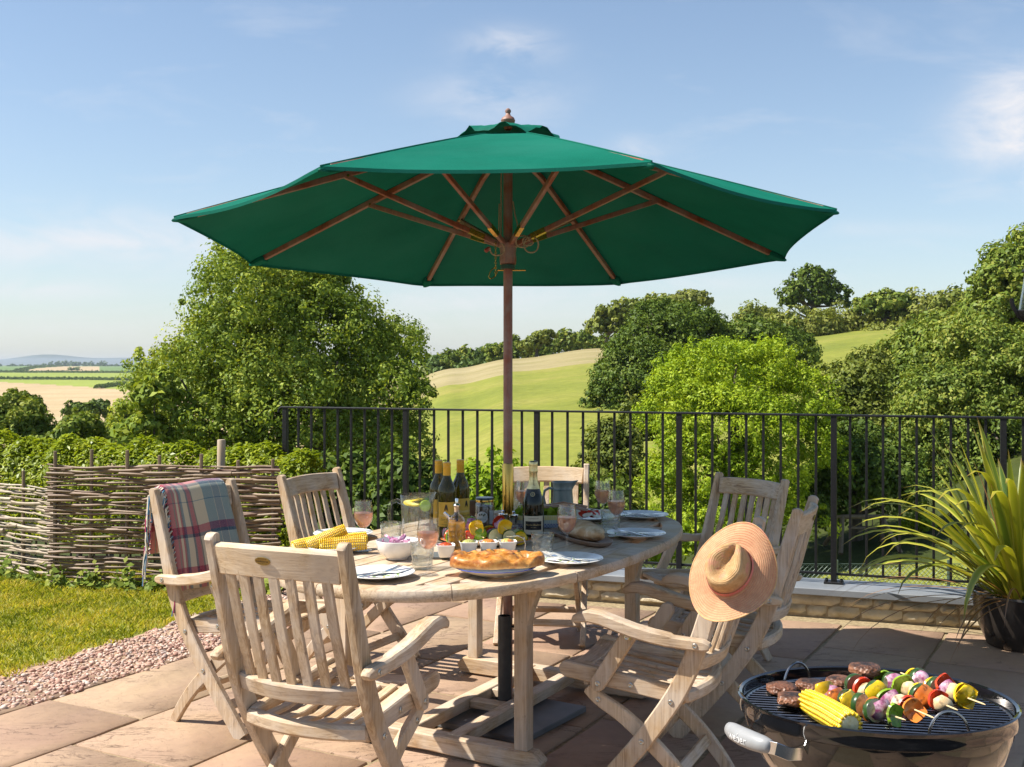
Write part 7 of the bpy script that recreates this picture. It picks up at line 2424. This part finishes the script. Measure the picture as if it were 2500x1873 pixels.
anc = []
for i in range(len(prof) - 1):
    for t in (0, .25, .5, .75):
        p0 = Vector(rows[0][i][-1][0]); p1 = Vector(rows[0][i + 1][-1][0]); anc.append((tuple(p0.lerp(p1, t)), (1, -.15 if i < 5 else .25, 0)))
tassels('tassel_fringe', anc, .115, 3)
# ------------------------------------------------------------------ potted phormium
PX, PY = 2.625, 5.78
POTM = M_noise('dark_glazed_pot', [(.3, (.015, .013, .012)), (.55, (.045, .036, .03)), (.72, (.13, .105, .085))], 9, 7, .22, .1, stretch=(1, 1, .35))
pot = thing('plant_pot', 'dark brown glazed round plant pot at the right', 'plant pot', (PX, PY, 0))
m_ = MB(); m_.lathe([(.0005, 0), (.155, 0), (.175, .01), (.215, .10), (.24, .20), (.248, .265), (.254, .272), (.252, .283), (.240, .283), (.236, .265), (.226, .2), (.2, .12)], 56); obj('pot', m_, POTM, pot, True, 50)
m_ = MB(); m_.lathe([(.232, .245), (.12, .255), (.0005, .262)], 28); obj('soil', m_, M_noise('compost', [(.3, (.02, .014, .01)), (.7, (.07, .05, .035))], 60, 6, .95, .8, bdist=.01), pot)


def M_blade(name, mid, edge, dry=0.0):
    m, nt, N, L, B = nodes_of(name)
    N.remove(B); out = N['Material Output']
    uv = N.new('ShaderNodeUVMap'); sp = N.new('ShaderNodeSeparateXYZ'); L.new(uv.outputs[0], sp.inputs[0])
    oi = N.new('ShaderNodeObjectInfo')
    c = ramp(N, L, sp.outputs[0], [(0, edge), (.12, edge), (.26, mid), (.5, tuple(x * .85 for x in mid)), (.74, mid), (.88, edge), (1, edge)])
    dk = mix(N, L, ramp(N, L, oi.outputs['Random'], [(.3, (0, 0, 0)), (1, (.7, .7, .7))]), c, tuple((a + b) * .5 * f for a, b, f in zip(mid, edge, (1.2, 1.1, .6))))
    tip = mix(N, L, ramp(N, L, sp.outputs[1], [(.9, (0, 0, 0)), (1, (.8, .8, .8))]), dk, (.30, .14, .05))
    d = N.new('ShaderNodeBsdfDiffuse'); L.new(tip, d.inputs['Color'])
    t = N.new('ShaderNodeBsdfTranslucent'); L.new(mix(N, L, 1.0, tip, (1.1, 1.1, .5), 'MULTIPLY'), t.inputs['Color'])
    mx = N.new('ShaderNodeMixShader'); mx.inputs[0].default_value = .35
    L.new(d.outputs[0], mx.inputs[1]); L.new(t.outputs[0], mx.inputs[2])
    g = N.new('ShaderNodeBsdfGlossy'); g.inputs['Roughness'].default_value = .3
    m2 = N.new('ShaderNodeMixShader'); m2.inputs[0].default_value = .07
    L.new(mx.outputs[0], m2.inputs[1]); L.new(g.outputs[0], m2.inputs[2]); L.new(m2.outputs[0], out.inputs['Surface'])
    return m


BL_G = M_blade('phormium_green', (.10, .17, .025), (.30, .33, .05))
BL_Y = M_blade('phormium_yellow', (.28, .34, .03), (.56, .52, .09))
BL_D = M_blade('phormium_dead', (.26, .12, .05), (.40, .24, .12))
ph = thing('phormium', 'sword-leaved yellow-green phormium arching out of the dark pot', 'plant', (PX, PY, .25))
rg = random.Random(12)


def blade(az, ln, rise, droop, wid, mat, r0=.06, bend=0.0, nseg=11):
    c, s = cos(az), sin(az)
    rings_ = []; p = Vector((c * r0, s * r0, 0)); el = rise
    for i in range(nseg + 1):
        t = i / nseg
        w = wid * (.55 + .9 * t if t < .4 else .91) * (1 if t < .62 else max(.02, 1 - ((t - .62) / .38) ** 1.5))
        side = Vector((-s, c, 0))
        dv = Vector((c * cos(el), s * cos(el), sin(el)))
        nrm = side.cross(dv)
        vfold = .35 * (1 - t * .6)
        rings_.append([(p + side * w + nrm * -w * vfold * -1, (0, t)), (p + side * w * .5, (.25, t)), (p, (.5, t)), (p - side * w * .5, (.75, t)), (p - side * w + nrm * w * vfold, (1, t))])
        p = p + dv * (ln / nseg)
        el -= droop / nseg * (.3 + 2.2 * t * t)
        if bend and t > .55: el -= bend / nseg
        az2 = az
    return uv_obj('leaf', rings_, mat, ph)


def dirr(u):
    return u


for i in range(36):     # upright fan
    az = rg.uniform(0, 2 * pi); blade(az, rg.uniform(.65, .98), rg.uniform(1.0, 1.45), rg.uniform(.1, .6), rg.uniform(.025, .036), rg.choice([BL_G, BL_Y]), rg.uniform(.01, .10))
for i in range(28):     # arching, most towards the left and the camera
    az = rg.gauss(pi + .25, .75); blade(az, rg.uniform(.75, 1.12), rg.uniform(.55, 1.15), rg.uniform(1.3, 2.6), rg.uniform(.022, .034), rg.choice([BL_G, BL_Y, BL_Y]), rg.uniform(.03, .13))
for i in range(10):     # folded over leaves
    az = rg.gauss(pi + .5, .6); blade(az, rg.uniform(.8, 1.0), rg.uniform(.9, 1.3), rg.uniform(.4, .8), rg.uniform(.024, .032), BL_Y, .06, rg.uniform(3.0, 4.5))
for i in range(12):     # right side
    az = rg.uniform(-.9, .9); blade(az, rg.uniform(.7, 1.0), rg.uniform(.6, 1.2), rg.uniform(1.0, 2.2), rg.uniform(.014, .022), rg.choice([BL_G, BL_Y]), .08)
for i in range(24):     # dead ones, low
    az = rg.gauss(pi + .45, .5); blade(az, rg.uniform(.7, 1.0), rg.uniform(.05, .5), rg.uniform(.9, 1.6), rg.uniform(.003, .008), BL_D, .12)
for i in range(4):
    blade(rg.uniform(0, 6), rg.uniform(.6, .8), rg.uniform(1.1, 1.4), .3, .008, BL_D, .05)
blade(-pi / 2 - .1, .9, .6, 2.6, .012, BL_D, .18)

# ------------------------------------------------------------------ lantern at the right edge, hung on a crook
LXc, LYc, LZc = 1.893, 4.05, 1.61
lan = thing('hanging_lantern', 'black iron lantern with glass at the right edge of the view', 'lantern', (LXc, LYc, LZc))
m_ = MB()
m_.lathe([(.0005, -.01), (.05, -.008), (.072, .01), (.078, .03), (.075, .033), (.06, .012), (.0005, .0)], 28); obj('tray', m_, BLACK_IRON, lan)
m_ = MB(); m_.lathe([(.068, .02), (.055, .10), (.045, .17), (.0435, .17), (.0535, .10), (.0665, .02)], 28); obj('glass', m_, GLASS, lan, True, 60)
m_ = MB(); m_.lathe([(.046, .168), (.056, .172), (.03, .21), (.012, .225), (.0005, .226)], 28); obj('cap', m_, BLACK_IRON, lan)
for a in (radians(60), radians(180), radians(300)):
    m_ = MB(); m_.tube([(.098 * cos(a), .098 * sin(a), .075), (.094 * cos(a), .094 * sin(a), .05), (.07 * cos(a), .07 * sin(a), .01), (.03 * cos(a), .03 * sin(a), -.022), (0, 0, -.03)], [.0075, .008, .008, .007, .006], 8); obj('curved_arm', m_, BLACK_IRON, lan)
m_ = MB(); m_.tube([(0, 0, .224), (0, 0, .40)], .002, 6); obj('chain', m_, BLACK_IRON, lan)
ck = thing('shepherd_crook', 'black iron crook holding the lantern beyond the right edge', 'crook', (LXc + .26, LYc, 0))
m_ = MB(); m_.tube([(0, 0, 0), (0, 0, 1.85)] + [(-.13 + .13 * cos(a), 0, 1.85 + .17 * sin(a)) for a in np.linspace(0, pi, 12)] + [(-.26, 0, LZc + .398)], .008, 10); obj('rod', m_, BLACK_IRON, ck)
m_ = MB(); m_.lathe([(.0005, .012), (.09, .010), (.10, .0)], 24); obj('foot', m_, BLACK_IRON, ck)

# ------------------------------------------------------------------ the air: thin haze over the whole valley
HZ = 0.00011
m_ = MB(); m_.box(-9000, 9000, -60, 14500, -15, 32)
hz = obj('haze', m_, None, None, False)
hm = bpy.data.materials.new('valley_air'); hm.use_nodes = True
hn = hm.node_tree.nodes; hl = hm.node_tree.links; hn.clear()
ho = hn.new('ShaderNodeOutputMaterial'); hv = hn.new('ShaderNodeVolumePrincipled')
hv.inputs['Color'].default_value = (.72, .82, .95, 1); hv.inputs['Density'].default_value = HZ; hv.inputs['Anisotropy'].default_value = .2
hl.new(hv.outputs[0], ho.inputs['Volume'])
hz.data.materials.append(hm)
stuff(hz); hz['label'] = 'thin blue summer haze over the valley'; hz['category'] = 'haze'
